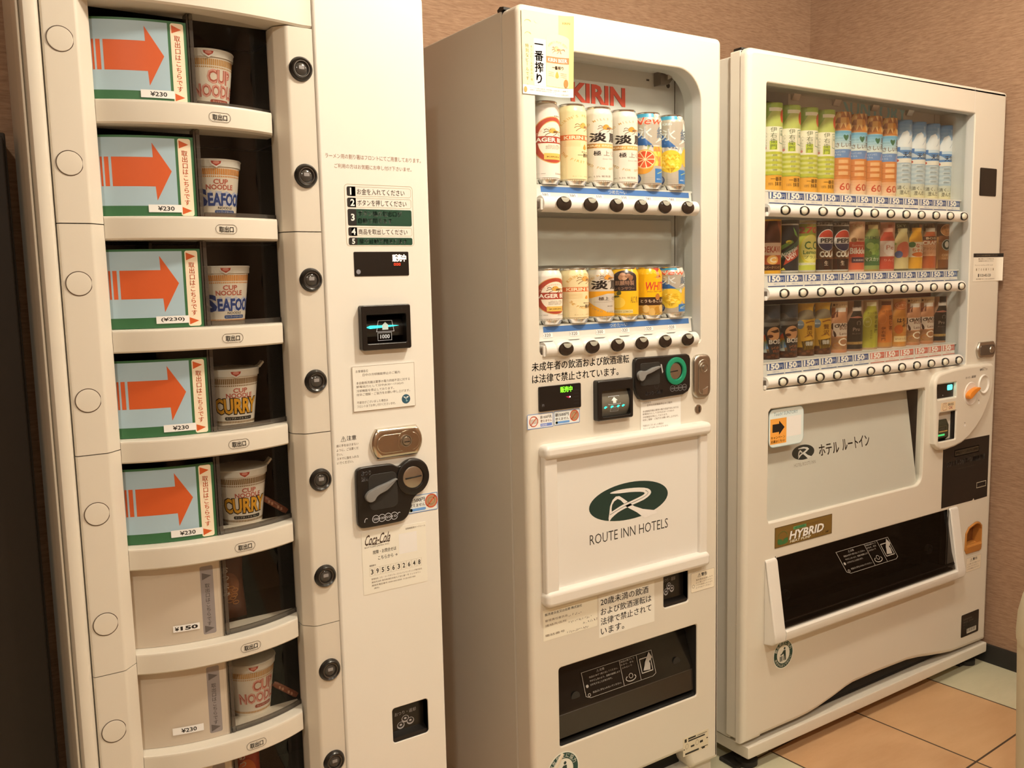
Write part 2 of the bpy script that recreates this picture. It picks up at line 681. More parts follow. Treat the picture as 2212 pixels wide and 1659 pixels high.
        if parent is not None:
            o.parent = parent
            ROOT[o.name] = off
        elif loc:
            o.location = off
            ROOT[o.name] = off
        if label:
            o['label'] = label
        return o


def plane(Y):
    return lambda u, v, o: (u, Y - o, v)


def thing(name, label, cat, loc, group=None):
    o = bpy.data.objects.new(name, None)
    COL.objects.link(o)
    o.location = loc
    o.empty_display_size = 0.05
    ROOT[o.name] = Vector(loc)
    tag(o, label, cat, group)
    return o


def tag(o, label, cat, group=None):
    o['label'] = label
    o['category'] = cat
    if group:
        o['group'] = group
    return o


def structure(o):
    o['kind'] = 'structure'
    return o


def sticker(name, parent, x0, z0, x1, z1, Y, col, A=None, r=0.001, t=0.0003, label=None):
    mb = MB()
    mb.prism(rr_pts(x0, z0, x1, z1, r, 3), 'y', Y - t, Y + 0.0002, col)
    if A:
        mb.art(A, plane(Y - t))
    return mb.done(name, parent, label)


def copy_part(o, parent, d):
    c = o.copy()
    COL.objects.link(c)
    c.parent = parent
    c.location = o.location + Vector(d)
    ROOT[c.name] = ROOT.get(parent.name, Vector((0, 0, 0)))
    return c


def copy_thing(o, loc, label, group=None):
    r = o.copy()
    COL.objects.link(r)
    r.location = loc
    ROOT[r.name] = Vector(loc)
    r['label'] = label
    if group:
        r['group'] = group
    for ch in list(o.children):
        c = ch.copy()
        COL.objects.link(c)
        c.parent = r
        for g in ch.children:
            d = g.copy()
            COL.objects.link(d)
            d.parent = c
    return r


# inks used everywhere
K_ = ink('1c1713')
W_ = ink('f4ead8')
BR_ = ink('6b4630')

# ------------------------------------------------------------------ the room
WALLP = wallpaper()
WX0, WX1, WY0, WY1 = -2.3, 2.862, -3.0, 0.757


def slab(name, x0, x1, y0, y1, z0, z1, m, label=None):
    mb = MB()
    mb.box(x0, x1, y0, y1, z0, z1, m)
    o = structure(mb.done(name, None, label, smooth=0))
    return o


slab('floor', WX0 - 0.1, WX1 + 0.1, WY0 - 0.1, WY1 + 0.1, -0.1, 0.0, tiles())
slab('ceiling', WX0 - 0.1, WX1 + 0.1, WY0 - 0.1, WY1 + 0.1, CEIL, CEIL + 0.1, _principled('ceiling_paper', (0.62, 0.56, 0.48), 0.85))
slab('wall_back', WX0 - 0.1, WX1 + 0.1, WY1, WY1 + 0.1, 0, CEIL, WALLP)
slab('wall_right', WX1, WX1 + 0.1, WY0, WY1, 0, CEIL, WALLP)
slab('wall_left', WX0 - 0.1, WX0, WY0, WY1, 0, CEIL, WALLP)
slab('wall_front', WX0 - 0.1, WX1 + 0.1, WY0 - 0.1, WY0, 0, CEIL, WALLP)
slab('wall_back_pier', WX0, 0.72, 0.245, WY1, 0, CEIL, WALLP)
slab('baseboard_right', WX1 - 0.012, WX1, WY0, WY1, 0, 0.06, BLACKM)
slab('baseboard_back', 0.72, WX1 - 0.012, WY1 - 0.012, WY1, 0, 0.06, BLACKM)
slab('trim_1', 0.7195, 0.7225, 0.2435, 0.2465, 0, CEIL, _principled('corner_bead', (0.30, 0.2, 0.14), 0.6))

# added fill downlights: a trim ring, a glowing lens and the lamp itself
for i, (x, y, wt) in enumerate(FILL_DOWNLIGHTS):
    t = thing('ceiling_light', ['left one of the three round downlights behind the viewer', 'middle one of the three round downlights behind the viewer', 'right one of the three round downlights behind the viewer'][i], 'ceiling light', (x, y, CEIL))
    mb = MB()
    mb.lathe([(0.060, -0.002), (0.075, -0.004), (0.080, 0.0), (0.060, 0.0005)], PAINT_W, (x, y, CEIL))
    mb.done('trim_ring', t)
    mb = MB()
    mb.lathe([(0.0, -0.0015), (0.060, -0.0015)], glow('ffd9a0', 6.0), (x, y, CEIL))
    mb.done('lens', t)
    ld = bpy.data.lights.new('downlight', 'AREA')
    ld.shape = 'DISK'
    ld.size = 0.11
    ld.energy = wt
    ld.color = WARM
    lo = bpy.data.objects.new('downlight', ld)
    lo.location = (x, y, CEIL - 0.006)
    COL.objects.link(lo)

for i, (x, y, wt) in enumerate(GLOBES):
    t = thing('ceiling_lamp', ['opal globe lamp on the ceiling in front of the middle vending machine', 'opal globe lamp on the ceiling in front of the right vending machine'][i], 'ceiling lamp', (x, y, CEIL))
    mb = MB()
    mb.lathe([(0.0, -0.028), (0.05, -0.028), (0.058, -0.02), (0.060, 0.0), (0.0, 0.0)], PAINT_W, (x, y, CEIL))
    mb.done('canopy', t)
    mb = MB()
    mb.ellipsoid((x, y, CEIL - 0.100), 0.075, 0.075, 0.075, _principled('opal_globe', (0.8, 0.8, 0.8), 0.4, emit=WARM, es=wt / (PI * 4 * PI * 0.075 ** 2)), 24)
    mb.done('globe', t)

# tall dark cabinet against the pier at the left edge
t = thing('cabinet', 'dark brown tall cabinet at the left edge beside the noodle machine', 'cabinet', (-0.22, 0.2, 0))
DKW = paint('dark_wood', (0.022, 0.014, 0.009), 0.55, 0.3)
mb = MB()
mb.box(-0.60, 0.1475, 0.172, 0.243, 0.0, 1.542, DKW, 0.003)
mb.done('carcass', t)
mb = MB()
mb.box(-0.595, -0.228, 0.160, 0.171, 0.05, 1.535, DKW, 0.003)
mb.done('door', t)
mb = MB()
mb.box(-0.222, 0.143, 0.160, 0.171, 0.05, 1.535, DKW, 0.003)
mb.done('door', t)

# cream waste bin in the right foreground
t = thing('waste_bin', 'cream rounded waste bin at the right edge in front of the tiled floor', 'bin', (2.088, -0.640, 0))
BIN = paint('cream_bin', (0.66, 0.58, 0.42), 0.5)
mb = MB()
mb.lathe([(0.0, 0.0), (0.135, 0.0), (0.142, 0.008), (0.155, 0.46), (0.153, 0.475), (0.0, 0.475)], BIN, (2.088, -0.640, 0), n=48)
mb.done('body', t)
mb = MB()
mb.lathe([(0.157, 0.462), (0.158, 0.478), (0.156, 0.52), (0.148, 0.560), (0.130, 0.590), (0.09, 0.612), (0.0, 0.62)], BIN, (2.088, -0.640, 0), n=48)
mb.done('lid', t)

# ------------------------------------------------------------------ noodle vending machine
M1 = thing('vending_machine', 'leftmost vending machine, cream, with a column of eight curved windows holding instant noodle cups', 'vending machine', (0.4875, 0.11, 0))
ML0, ML1, MTOP = 0.158, 0.817, 1.803
LT = [1.579 - 0.177 * k for k in range(8)]      # top of each ledge
XA, XB = 0.2585, 0.541                             # window column


def bow(x, base=0.02, depth=0.035):
    t = (x - XA) / (XB - XA)
    return base - depth * (1 - min(1.0, abs(2 * t - 1)) ** 2.2)


def wbow(x):
    return bow(x, 0.047, 0.034)


mb = MB()
mb.box(0.165, 0.180, 0.05, 0.235, 0.05, 1.795, PAINT_B)
mb.box(0.797, 0.812, 0.05, 0.235, 0.05, 1.795, PAINT_B)
mb.box(0.180, 0.797, 0.22, 0.235, 0.05, 1.795, PAINT_B)
mb.box(0.180, 0.797, 0.05, 0.22, 1.78, 1.795, PAINT_B)
mb.box(0.180, 0.797, 0.05, 0.22, 0.05, 0.065, PAINT_B)
mb.done('cabinet', M1)
for x in (0.20, 0.775):
    for y in (0.08, 0.205):
        mb = MB()
        mb.lathe([(0, 0), (0.02, 0), (0.02, 0.012), (0.008, 0.014), (0.008, 0.05)], BLACK, (x, y, 0), n=16)
        mb.done('foot', M1)
mb = MB()
mb.prism([(0.158, 0.05), (0.158, 0.014), (0.1595, 0.008), (0.1622, 0.008), (0.1628, 0.016), (0.1642, 0.016), (0.1648, 0.003), (0.168, -0.002), (0.175, -0.004), (0.183, -0.002), (0.1875, 0.003), (0.1895, 0.010), (0.1895, 0.05)], 'z', 0.05, MTOP, PAINT)
mb.done('door_edge', M1)
SEAM_L = [0.05, 0.680, 1.0355, 1.389, MTOP]
for a, b in zip(SEAM_L, SEAM_L[1:]):
    mb = MB()
    a, b = a + 0.0008, b - 0.0008
    mb.prism([(0.1902, 0.05), (0.1902, 0.004), (0.1925, 0.0008), (0.196, 0.0), (0.2345, -0.001), (0.2385, 0.0005), (0.241, 0.003), (0.2575, 0.0195), (0.2585, 0.023), (0.2585, 0.05)], 'z', a, b, STRIP)
    mb.done('left_moulding', M1)
SEAM_R = [0.05, 0.6765, 1.0285, 1.380, 1.7205]
for a, b in zip(SEAM_R, SEAM_R[1:]):
    mb = MB()
    a, b = a + 0.0008, b - 0.0008
    mb.prism([(0.604, 0.05), (0.604, 0.0), (0.562, -0.001), (0.5575, 0.0005), (0.555, 0.003), (0.5425, 0.0175), (0.541, 0.021), (0.541, 0.05)], 'z', a, b, STRIP)
    mb.done('right_moulding', M1)
# header above the windows, bowed outwards
xs = [0.2392 + (0.6036 - 0.2392) * i / 28 for i in range(29)]
mb = MB()
secs = []
for x in xs:
    y = min(0.0, bow(x, 0.004, 0.028)) if XA < x < XB else 0.0
    y = 0.0 - 0.022 * max(0.0, 1 - abs((x - 0.41) / 0.175) ** 2.0)
    secs.append([(x, 0.05, MTOP), (x, y + 0.004, MTOP), (x, y, MTOP - 0.005), (x, y, 1.7245), (x, y + 0.003, 1.7215), (x, 0.05, 1.7215)])
mb.loft(secs, PAINT)
mb.done('header', M1)

# circular blank plugs on the left moulding, push buttons on the right one
for k in range(8):
    z = 1.656 - 0.1785 * k
    mb = MB()
    A = Art()
    A.ring(0.2135, z, 0.0188, 0.0188, 0.0011, ink('4a3522'), n=40)
    mb.lathe([(0.0, 0.0012), (0.0165, 0.0012), (0.0174, 0.0008), (0.0176, 0.0)], STRIP, (0.2135, -0.0005, z), 'y', n=40)
    mb.art(A, plane(-0.0008))
    mb.done('blank_plug', M1)
b0 = None
for k in range(8):
    z = 1.6515 - 0.177 * k
    if b0 is None:
        mb = MB()
        mb.lathe([(0.0, 0.002), (0.0105, 0.003), (0.0125, 0.0035), (0.0135, 0.006), (0.0165, 0.008), (0.0195, 0.005), (0.0208, 0.0)], BLACK, (0.5805, 0.0, z), 'y', n=36)
        mb.lathe([(0.0120, 0.0042), (0.0128, 0.0066), (0.0136, 0.0066), (0.0140, 0.0056)], DARKSTEEL, (0.5805, 0.0, z), 'y', n=36)
        mb.lathe([(0.0, 0.0062), (0.005, 0.0058), (0.009, 0.0046), (0.0112, 0.003)], _principled('button_lens', (0.06, 0.055, 0.05), 0.12), (0.5805, 0.0, z), 'y', n=28)
        A = Art()
        A.rect(0.5755, z - 0.001, 0.5850, z + 0.005, ink('8d8478'), 0.001)
        mb.art(A, plane(-0.0061))
        b0 = mb.done('push_button', M1)
    else:
        copy_part(b0, M1, (0, 0, -0.177 * k))

# ledges with their outlet badges
SIGN_XB = 0.3985
for k in range(8):
    zt = LT[k]
    mb = MB()
    secs = []
    n = 30
    for i in range(n + 1):
        x = XA + (XB - XA) * i / n
        y = bow(x)
        e = min(1.0, max(0.0, (XB - x) / 0.012))
        y = y + (1 - math.sqrt(max(0.0, 1 - (1 - e) ** 2))) * 0.022
        secs.append([(x, 0.07, zt), (x, y + 0.005, zt), (x, y + 0.0012, zt - 0.0015), (x, y, zt - 0.005), (x, y + 0.001, zt - 0.034), (x, y + 0.004, zt - 0.0365), (x, 0.07, zt - 0.0365)])
    mb.loft(secs, PAINT)
    A = Art()
    A.poly(rr_pts(0.4185, zt - 0.0275, 0.4545, zt - 0.0125, 0.0074, 6), ink('6b5c48'), [rr_pts(0.4192, zt - 0.0268, 0.4538, zt - 0.0132, 0.0067, 6)])
    A.text('取出口', 0.4245, zt - 0.0250, 0.0240, 0.0095, K_, 0.02)
    mb.art(A, lambda u, v, o: (u, bow(u) - o, v), 0.005)
    mb.done('ledge', M1)

# one chamber, sign and sliding door for each window
ORANGE, GREEN, LBLUE, CREAM = ink('cc5620'), ink('336438'), ink('a6b8b5'), ink('f0d6ac')
PALE = ink('efe6d6')
PRICES = ['¥230', '¥230', '(¥230)', '¥230', '¥230', '¥150', '¥230', '¥230']
for k in range(8):
    zt = LT[k]
    ztop = 1.7215 if k == 0 else LT[k - 1] - 0.0365
    fl = zt - 0.003
    # chamber: floor, roof, back and two sides
    mb = MB()
    mb.box(XA, XB + 0.03, 0.048, 0.215, fl - 0.004, fl, CHAMBER)
    mb.box(XA, XB + 0.03, 0.055, 0.215, ztop + 0.001, ztop + 0.004, CHAMBER)
    mb.box(XA - 0.003, XA, 0.05, 0.215, fl, ztop, CHAMBER)
    mb.box(XB + 0.03, XB + 0.033, 0.05, 0.215, fl, ztop, CHAMBER)
    mb.box(XA, XB + 0.03, 0.212, 0.215, fl, ztop, CHAMBER)
    mb.box(XA + 0.08, XA + 0.085, 0.10, 0.212, fl, ztop, CHAMBER)
    mb.done('compartment', M1)
    sig = lambda u, v, o: (u, wbow(u) - o, v)
    x0, x1 = XA + 0.001, SIGN_XB
    mb = MB()
    nS = 16
    if k < 5:
        z0, z1 = zt + 0.0005, zt + 0.1265
        W, Hh = x1 - x0, z1 - z0
        U = lambda f: x0 + f * W
        V = lambda f: z0 + f * Hh
        mb.loft([[(x, wbow(x) + 0.003, z1), (x, wbow(x), z1), (x, wbow(x), z0), (x, wbow(x) + 0.003, z0)] for x in [x0 + W * i / nS for i in range(nS + 1)]], GREEN)
        A = Art()
        A.rect(U(0.0), V(0.135), U(0.795), V(0.972), LBLUE)
        A.up()
        A.poly([(U(0.135), V(0.735)), (U(0.555), V(0.735)), (U(0.55), V(0.915)), (U(0.745), V(0.565)), (U(0.575), V(0.20)), (U(0.565), V(0.375)), (U(0.135), V(0.375))], ORANGE)
        A.rect(U(0.065), V(0.375), U(0.108), V(0.735), ORANGE)
        A.rect(U(0.026), V(0.375), U(0.046), V(0.735), ORANGE)
        A.rect(U(0.825), V(0.012), U(0.968), V(0.978), CREAM, 0.0035)
        A.up()
        A.poly([(U(0.838), V(0.955)), (U(0.945), V(0.905)), (U(0.838), V(0.855))], ORANGE)
        A.poly([(U(0.838), V(0.125)), (U(0.945), V(0.078)), (U(0.838), V(0.032))], ORANGE)
        A.vtext('取出口はこちらです', U(0.896), V(0.835), 0.0098, ink('cf5524'), 0.015, 0.985)
        mb.art(A, sig, 0.005)
        mb.done('sign_panel', M1)
        tg = (U(0.475), V(0.055), U(0.83), V(0.150))
    else:
        z0, z1 = zt + 0.0005, ztop - 0.0005
        W, Hh = x1 + 0.002 - x0, z1 - z0
        U = lambda f: x0 + f * W
        V = lambda f: z0 + f * Hh
        mb.loft([[(x, wbow(x) + 0.003, z1), (x, wbow(x), z1), (x, wbow(x), z0), (x, wbow(x) + 0.003, z0)] for x in [x0 + W * i / nS for i in range(nS + 1)]], COVER)
        A = Art()
        G = ink('8d8074')
        A.rect(U(0.755), V(0.065), U(0.905), V(0.915), G, 0.003)
        A.up()
        D = ink('5c5148')
        A.poly([(U(0.775), V(0.835)), (U(0.885), V(0.79)), (U(0.775), V(0.745))], D)
        A.poly([(U(0.775), V(0.175)), (U(0.885), V(0.13)), (U(0.775), V(0.085))], D)
        A.vtext('取出口はこちらです', U(0.830), V(0.70), 0.0083, ink('3c332c'), 0.0, 1.0)
        A.rect(U(0.955), V(0.0), U(0.965), V(1.0), ink('cdb898'))
        mb.art(A, sig, 0.005)
        mb.done('cover_panel', M1)
        tg = (U(0.42), V(0.155), U(0.715), V(0.235)) if k == 5 else (U(0.34), V(0.135), U(0.685), V(0.225))
    mb = MB()
    A = Art()
    A.rect(*tg, PALE, 0.0006)
    A.up()
    w = tg[2] - tg[0]
    h = tg[3] - tg[1]
    if k == 5:
        A.text('¥', tg[0] + 0.06 * w, tg[1] + 0.18 * h, 0.16 * w, 0.6 * h, K_, 0.03)
        A.text('150', tg[0] + 0.27 * w, tg[1] + 0.18 * h, 0.66 * w, 0.62 * h, K_, 0.04)
    else:
        A.text(PRICES[k], tg[0] + (0.14 if k == 2 else 0.27) * w, tg[1] + 0.2 * h, (0.72 if k == 2 else 0.5) * w, 0.6 * h, K_, 0.02)
    mb.art(A, lambda u, v, o: (u, wbow(u) - 0.0012 - o, v), 0.005)
    mb.done('price_tag', M1)
    # sliding door of clear plastic: sheet, thick edge bars and bottom lip
    mb = MB()
    nd = 16
    xs = [SIGN_XB + 0.002 + (XB + 0.012 - SIGN_XB) * i / nd for i in range(nd + 1)]
    mb.loft([[(x, wbow(min(x, XB)) - 0.0005, ztop), (x, wbow(min(x, XB)) - 0.0005, zt)] for x in xs], CLEAR, closed=False, caps=False)
    d = mb.done('sliding_door', M1)
    mb = MB()
    for xa, xb in ((SIGN_XB + 0.0005, SIGN_XB + 0.003), (SIGN_XB + 0.0045, SIGN_XB + 0.0105)):
        mb.box(xa, xb, wbow(xa) - 0.002, wbow(xa) + 0.02, zt + 0.0005, ztop - 0.001, EDGE, 0.0006)
    mb.done('door_edge_bar', d)
    mb = MB()
    xs = [SIGN_XB + 0.012 + (XB - SIGN_XB - 0.012) * i / nd for i in range(nd + 1)]
    mb.loft([[(x, wbow(x) - 0.001, zt + 0.0008), (x, wbow(x) - 0.001, zt + 0.0085), (x, wbow(x) + 0.004, zt + 0.0085), (x, wbow(x) + 0.004, zt + 0.0008)] for x in xs], EDGE)
    mb.done('door_lip', d)

# right-hand control panel
PY = -0.004
bill = (0.667, 1.170, 0.761, 1.248)
ret = (0.701, 0.409, 0.7775, 0.4785)
mb = MB()
mb.panel(0.6045, ML1, 0.05, MTOP, PY, 0.05, PAINT_L, R=0.010, fil=0.005, holes=[rr_pts(bill[0] + 0.004, bill[1] + 0.004, bill[2] - 0.004, bill[3] - 0.004, 0.003), rr_pts(*ret, 0.006)], hm=BLACK)
mb.done('control_panel', M1)


def on1(A, name, label=None, Y=PY):
    mb = MB()
    mb.art(A, plane(Y - 0.0001))
    return mb.done(name, M1, label)


A = Art()
c = ink('8a5a3c')
A.text('ラーメン用の割り箸はフロントにてご用意しております。', 0.616, 1.5065, 0.186, 0.0085, c)
A.text('ご利用の方はお気軽にお申し付け下さいませ。', 0.632, 1.4900, 0.150, 0.0080, c)
on1(A, 'printed_notice', 'two lines of small brown print')
# five-step instruction label
A = Art()
lx0, lx1, lz0, lz1 = 0.6485, 0.7825, 1.3555, 1.4635
A.frame(lx0, lz0, lx1, lz1, 0.0006, ink('a88f62'), 0.006)
DG = ink('123c26')
rows = [(1.4395, 1.4590, 0, ['お金を入れてください']), (1.4185, 1.4380, 0, ['ボタンを押してください']), (1.3850, 1.4165, 1, ['ボタン横の取出口が', '自動で開きます']), (1.3640, 1.3830, 0, ['商品を取出してください']), (1.3575, 1.3625, 1, [])]
rows = [(1.4432, 1.4600, 0, ['お金を入れてください']), (1.4235, 1.4405, 0, ['ボタンを押してください']), (1.3905, 1.4205, 1, ['ボタン横の取出口が', '自動で開きます']), (1.3720, 1.3880, 0, ['商品を取出してください']), (1.3580, 1.3695, 1, [])]
rows = [(1.4430, 1.4595, 0, ['お金を入れてください']), (1.4235, 1.4400, 0, ['ボタンを押してください']), (1.3915, 1.4205, 1, ['ボタン横の取出口が', '自動で開きます']), (1.3735, 1.3885, 0, ['商品を取出してください']), (1.3575, 1.3705, 1, ['扉が自動で閉まります'])]
for i, (za, zb, dark, tx) in enumerate(rows):
    xa, xb = lx0 + 0.0045, lx1 - 0.0035
    if dark:
        A.rect(xa, za, xb, zb, DG, 0.003)
    else:
        A.frame(xa, za, xb, zb, 0.0005, ink('b09a70'), 0.004)
    A.up()
    A.rect(xa, za, xa + 0.0165, zb, K_, 0.003)
    if not dark:
        A.rect(xa + 0.006, za, xa + 0.0165, zb, K_)
    A.up()
    hh = min(0.0125, (zb - za) * 0.75)
    A.text(str(i + 1), xa + 0.0060, (za + zb) / 2 - hh / 2, None, hh, W_, 0.03)
    for j, tline in enumerate(tx):
        H1 = (zb - za) * (0.33 if len(tx) == 2 else 0.64)
        zz = (za + zb) / 2 - H1 / 2 if len(tx) == 1 else (zb - (j + 1) * (H1 + 0.0030) + 0.0002)
        fr = {0: 0.90, 1: 0.93, 2: (0.83, 0.64)[j] if i == 2 else 1, 3: 0.93, 4: 0.92}[i]
        A.text(tline, xa + 0.0195, zz, 0.1040 * fr, H1, ink('f4ead0') if dark else ink('3a2a20'), 0.012 if dark else 0.0)
    A.z = 1
on1(A, 'instruction_label')
# red display
A = Art()
A.ell(0.6685, 1.3100, 0.0042, 0.0042, ink('8a8682'))
A.text('販売中', 0.7365, 1.3275, 0.0275, 0.0130, glow('ffd9b0', 9.0), 0.03)
for j in range(3):
    A.frame(0.7390 + j * 0.0048, 1.3205, 0.7425 + j * 0.0048, 1.3248, 0.0008, glow('ff3a18', 2.5))
mb = MB()
mb.prism(rr_pts(0.661, 1.302, 0.7695, 1.3455, 0.002), 'y', PY - 0.0012, PY + 0.001, BLACK, 0.0006)
mb.art(A, plane(PY - 0.00125))
mb.done('display', M1)
# bill slot
mb = MB()
o0, o1 = rr_pts(bill[0] - 0.002, bill[1] - 0.001, bill[2] + 0.002, bill[3] + 0.002, 0.004), rr_pts(bill[0] + 0.008, bill[1] + 0.011, bill[2] - 0.008, bill[3] - 0.015, 0.002)
mb.panel(bill[0] - 0.002, bill[2] + 0.002, bill[1] - 0.001, bill[3] + 0.002, PY - 0.014, PY + 0.001, BLACK, R=0.004, fil=0.002, holes=[o1])
for cx in (bill[0] + 0.018, bill[2] - 0.016):
    mb.lathe([(0, 0.0003), (0.0012, 0.0003), (0.0014, 0)], GAP, (cx, PY - 0.014, bill[3] - 0.006), 'y', n=12)
bo = mb.done('bill_slot', M1)
mb = MB()
secs = []
for i in range(13):
    a = PI * (0.02 + 0.62 * i / 12)
    secs.append([(bill[0] + 0.008, 0.020 - 0.026 * math.sin(a), bill[1] + 0.034 + 0.026 * math.cos(a)), (bill[2] - 0.008, 0.020 - 0.026 * math.sin(a), bill[1] + 0.034 + 0.026 * math.cos(a))])
mb.loft(secs, BLACK, closed=False, caps=False)
mb.box(bill[0], bill[2], 0.026, 0.030, bill[1], bill[3], BLACK)
A = Art()
bx, bz = (bill[0] + bill[2]) / 2 + 0.002, bill[1]
LINEG = ink('d8d8d0')
A.poly([(bx - 0.014, bz + 0.0515), (bx + 0.014, bz + 0.0515), (bx + 0.018, bz + 0.031), (bx - 0.018, bz + 0.031)], LINEG, [[(bx - 0.0132, bz + 0.0508), (bx + 0.0132, bz + 0.0508), (bx + 0.0170, bz + 0.0317), (bx - 0.0170, bz + 0.0317)]])
A.frame(bx - 0.0155, bz + 0.015, bx + 0.0125, bz + 0.0295, 0.0006, LINEG)
A.text('1000', bx - 0.0105, bz + 0.0185, 0.019, 0.0075, LINEG, 0.02)
CY = glow('2ee6d8', 2.2)
A.poly([(bill[0] + 0.011, bz + 0.0400), (bill[0] + 0.019, bz + 0.0430), (bx + 0.015, bz + 0.0425), (bx + 0.028, bz + 0.0412), (bx + 0.015, bz + 0.0398), (bill[0] + 0.019, bz + 0.0372)], CY)
A.up()
A.poly([(bx - 0.006, bz + 0.0345), (bx + 0.006, bz + 0.0345), (bx + 0.006, bz + 0.0430), (bx, bz + 0.0485), (bx - 0.006, bz + 0.0430)], ink('cfe0d8'))
mb.art(A, plane(-0.0065))
mb.done('bill_guide', bo)
# cooling notice
notice_rows = [('お客様各位', 0.22), ('日中の冷却機能停止のご案内', 0.68, 0.12), '', ('本自動販売機は夏季の電力供給不足に対する', 0.98), ('節電協力として日中(8:30〜17:00)の', 0.86), ('冷却機能を停止しております。', 0.68), ('何卒ご理解・ご協力をお願い申し上げます。', 0.98), '', ('不都合がございました場合は', 0.56), ('フロントまでお申し付けくださいませ。', 0.70)]


def leaf_mark(A, cx, cz, r):
    A.ell(cx, cz, r, r, ink('2f5560'))
    A.up()
    A.poly([(cx, cz), (cx - 0.7 * r, cz + 0.55 * r), (cx - 0.15 * r, cz + 0.5 * r)], ink('e8efe4'))
    A.poly([(cx, cz), (cx + 0.75 * r, cz + 0.5 * r), (cx + 0.2 * r, cz + 0.55 * r)], ink('e8efe4'))
    A.poly([(cx - 0.03 * r, cz), (cx + 0.03 * r, cz), (cx + 0.45 * r, cz - 0.45 * r), (cx, cz - 0.6 * r)], ink('8fb0a8'))
    A.z -= 1
    return A


A = Art()
A.frame(0.6475, 1.0590, 0.7725, 1.1410, 0.0006, ink('8a6a48'))
A.lines(notice_rows, 0.6545, 1.1345, 0.110, 0.0050, ink('5c4a3c'), 1.42)
leaf_mark(A, 0.7530, 1.0735, 0.0088)
sticker('cooling_notice', M1, 0.6475, 1.0590, 0.7725, 1.1410, PY - 0.001, ink('f5e3c8'), A, t=0.0012)
# pinch warning
A = Art()
A.text('⚠注意', 0.6210, 1.0075, 0.0300, 0.0095, ink('4a3a2c'), 0.01)
A.lines([('扉に手をはさまない', 1.0), ('ように、ご注意くだ', 1.0), ('さい。', 0.26), ('スキマに指を入れな', 1.0), ('いでください。', 0.74)], 0.6120, 1.0030, 0.0425, 0.0048, ink('5a4838'), 1.62)
on1(A, 'warning_print')
# chrome lock handle
mb = MB()
hx0, hx1, hz0, hz1 = 0.677, 0.783, 0.967, 1.0235


def barrel(d):
    P = []
    cx, cz, w, h = (hx0 + hx1) / 2, (hz0 + hz1) / 2, (hx1 - hx0) / 2 - d, (hz1 - hz0) / 2 - d
    for i in range(9):
        a = -1 + 2 * i / 8
        P.append((cx + w - 0.012 * a * a, cz + a * h))
    for i in range(9):
        a = 1 - 2 * i / 8
        P.append((cx - w + 0.012 * a * a, cz + a * h))
    return P


mb.panel(hx0, hx1, hz0, hz1, PY - 0.010, PY, CHROME, fil=0.007, outer=barrel)
ho = mb.done('lock_handle', M1, 'chrome lock handle')
mb = MB()
mb.panel(0.6865, 0.7740, 0.9775, 1.0120, PY - 0.0118, PY - 0.009, CHROME, R=0.017, fil=0.0012)
mb.lathe([(0.0, 0.0), (0.020, 0.0), (0.0205, -0.003)], CHROME, (0.7475, PY - 0.0125, 0.9955), 'y', n=32)
mb.done('lever_plate', ho)
mb = MB()
mb.lathe([(0.0115, 0.0), (0.0115, 0.002), (0.0095, 0.002), (0.0090, 0.0005), (0.0075, 0.0035), (0.0, 0.0045)], STEEL, (0.7450, PY - 0.0125, 0.9965), 'y', n=28)
mb.box(0.7395, 0.7505, PY - 0.0172, PY - 0.016, 0.9945, 0.9960, GAP)
mb.done('key_cylinder', ho)
# coin unit
mb = MB()
P = spline([(0.6440, 0.945), (0.6480, 0.955), (0.660, 0.9575), (0.695, 0.957), (0.715, 0.9560), (0.7245, 0.9510), (0.7320, 0.9500), (0.739, 0.9540), (0.7475, 0.9585), (0.760, 0.9605), (0.775, 0.957), (0.7880, 0.945), (0.7925, 0.928), (0.7890, 0.910), (0.778, 0.8975), (0.765, 0.8900), (0.7560, 0.8810), (0.7510, 0.865), (0.745, 0.853), (0.7350, 0.8455), (0.720, 0.8440), (0.690, 0.8435), (0.6550, 0.8440), (0.6470, 0.8480), (0.6438, 0.857), (0.6435, 0.90)], 3, True)
mb.prism(P, 'y', PY - 0.010, PY, BLACK, 0.0025, 3)
A = Art()
WG = ink('d8d2c6')
A.text('おつり', 0.6530, 0.9420, 0.0195, 0.0085, WG, 0.02)
A.text('返却', 0.6530, 0.9310, 0.0150, 0.0085, WG, 0.02)
for j, v in enumerate(('500', '100', '50', '10')):
    cx = 0.6785 + 0.0125 * j
    A.ring(cx, 0.8580, 0.0073, 0.0073, 0.0009, WG, n=20)
    A.text(v, cx - 0.0045, 0.8555, 0.009, 0.0045, WG)
A.ring(0.660, 0.8550, 0.0045, 0.0075, 0.0010, WG, a0=60, a1=180, n=8)
A.ring(0.7265, 0.8560, 0.0045, 0.0075, 0.0010, WG, a0=60, a1=180, n=8)
mb.art(A, plane(PY - 0.0101))
co = mb.done('coin_unit', M1)
mb = MB()
mb.panel(0.6660, 0.7250, 0.8740, 0.9420, PY - 0.0108, PY - 0.0095, BLACKM, R=0.012, fil=0.001)
mb.prism(spline([(0.6570, 0.9045), (0.6590, 0.8965), (0.6660, 0.8925), (0.6740, 0.8945), (0.6790, 0.9010), (0.6860, 0.9055), (0.7000, 0.9105), (0.7110, 0.9190), (0.7190, 0.9265), (0.7215, 0.9290), (0.7160, 0.9285), (0.7000, 0.9235), (0.6830, 0.9195), (0.6750, 0.9165), (0.6640, 0.9125)], 3, True), 'y', PY - 0.020, PY - 0.010, GREYP, 0.002)
mb.done('return_lever', co, 'grey coin return lever')
mb = MB()
mb.lathe([(0.0335, 0.0), (0.0335, 0.0025), (0.031, 0.004), (0.0225, 0.004), (0.0215, 0.001)], BLACK, (0.7575, PY - 0.010, 0.9255), 'y', n=40)
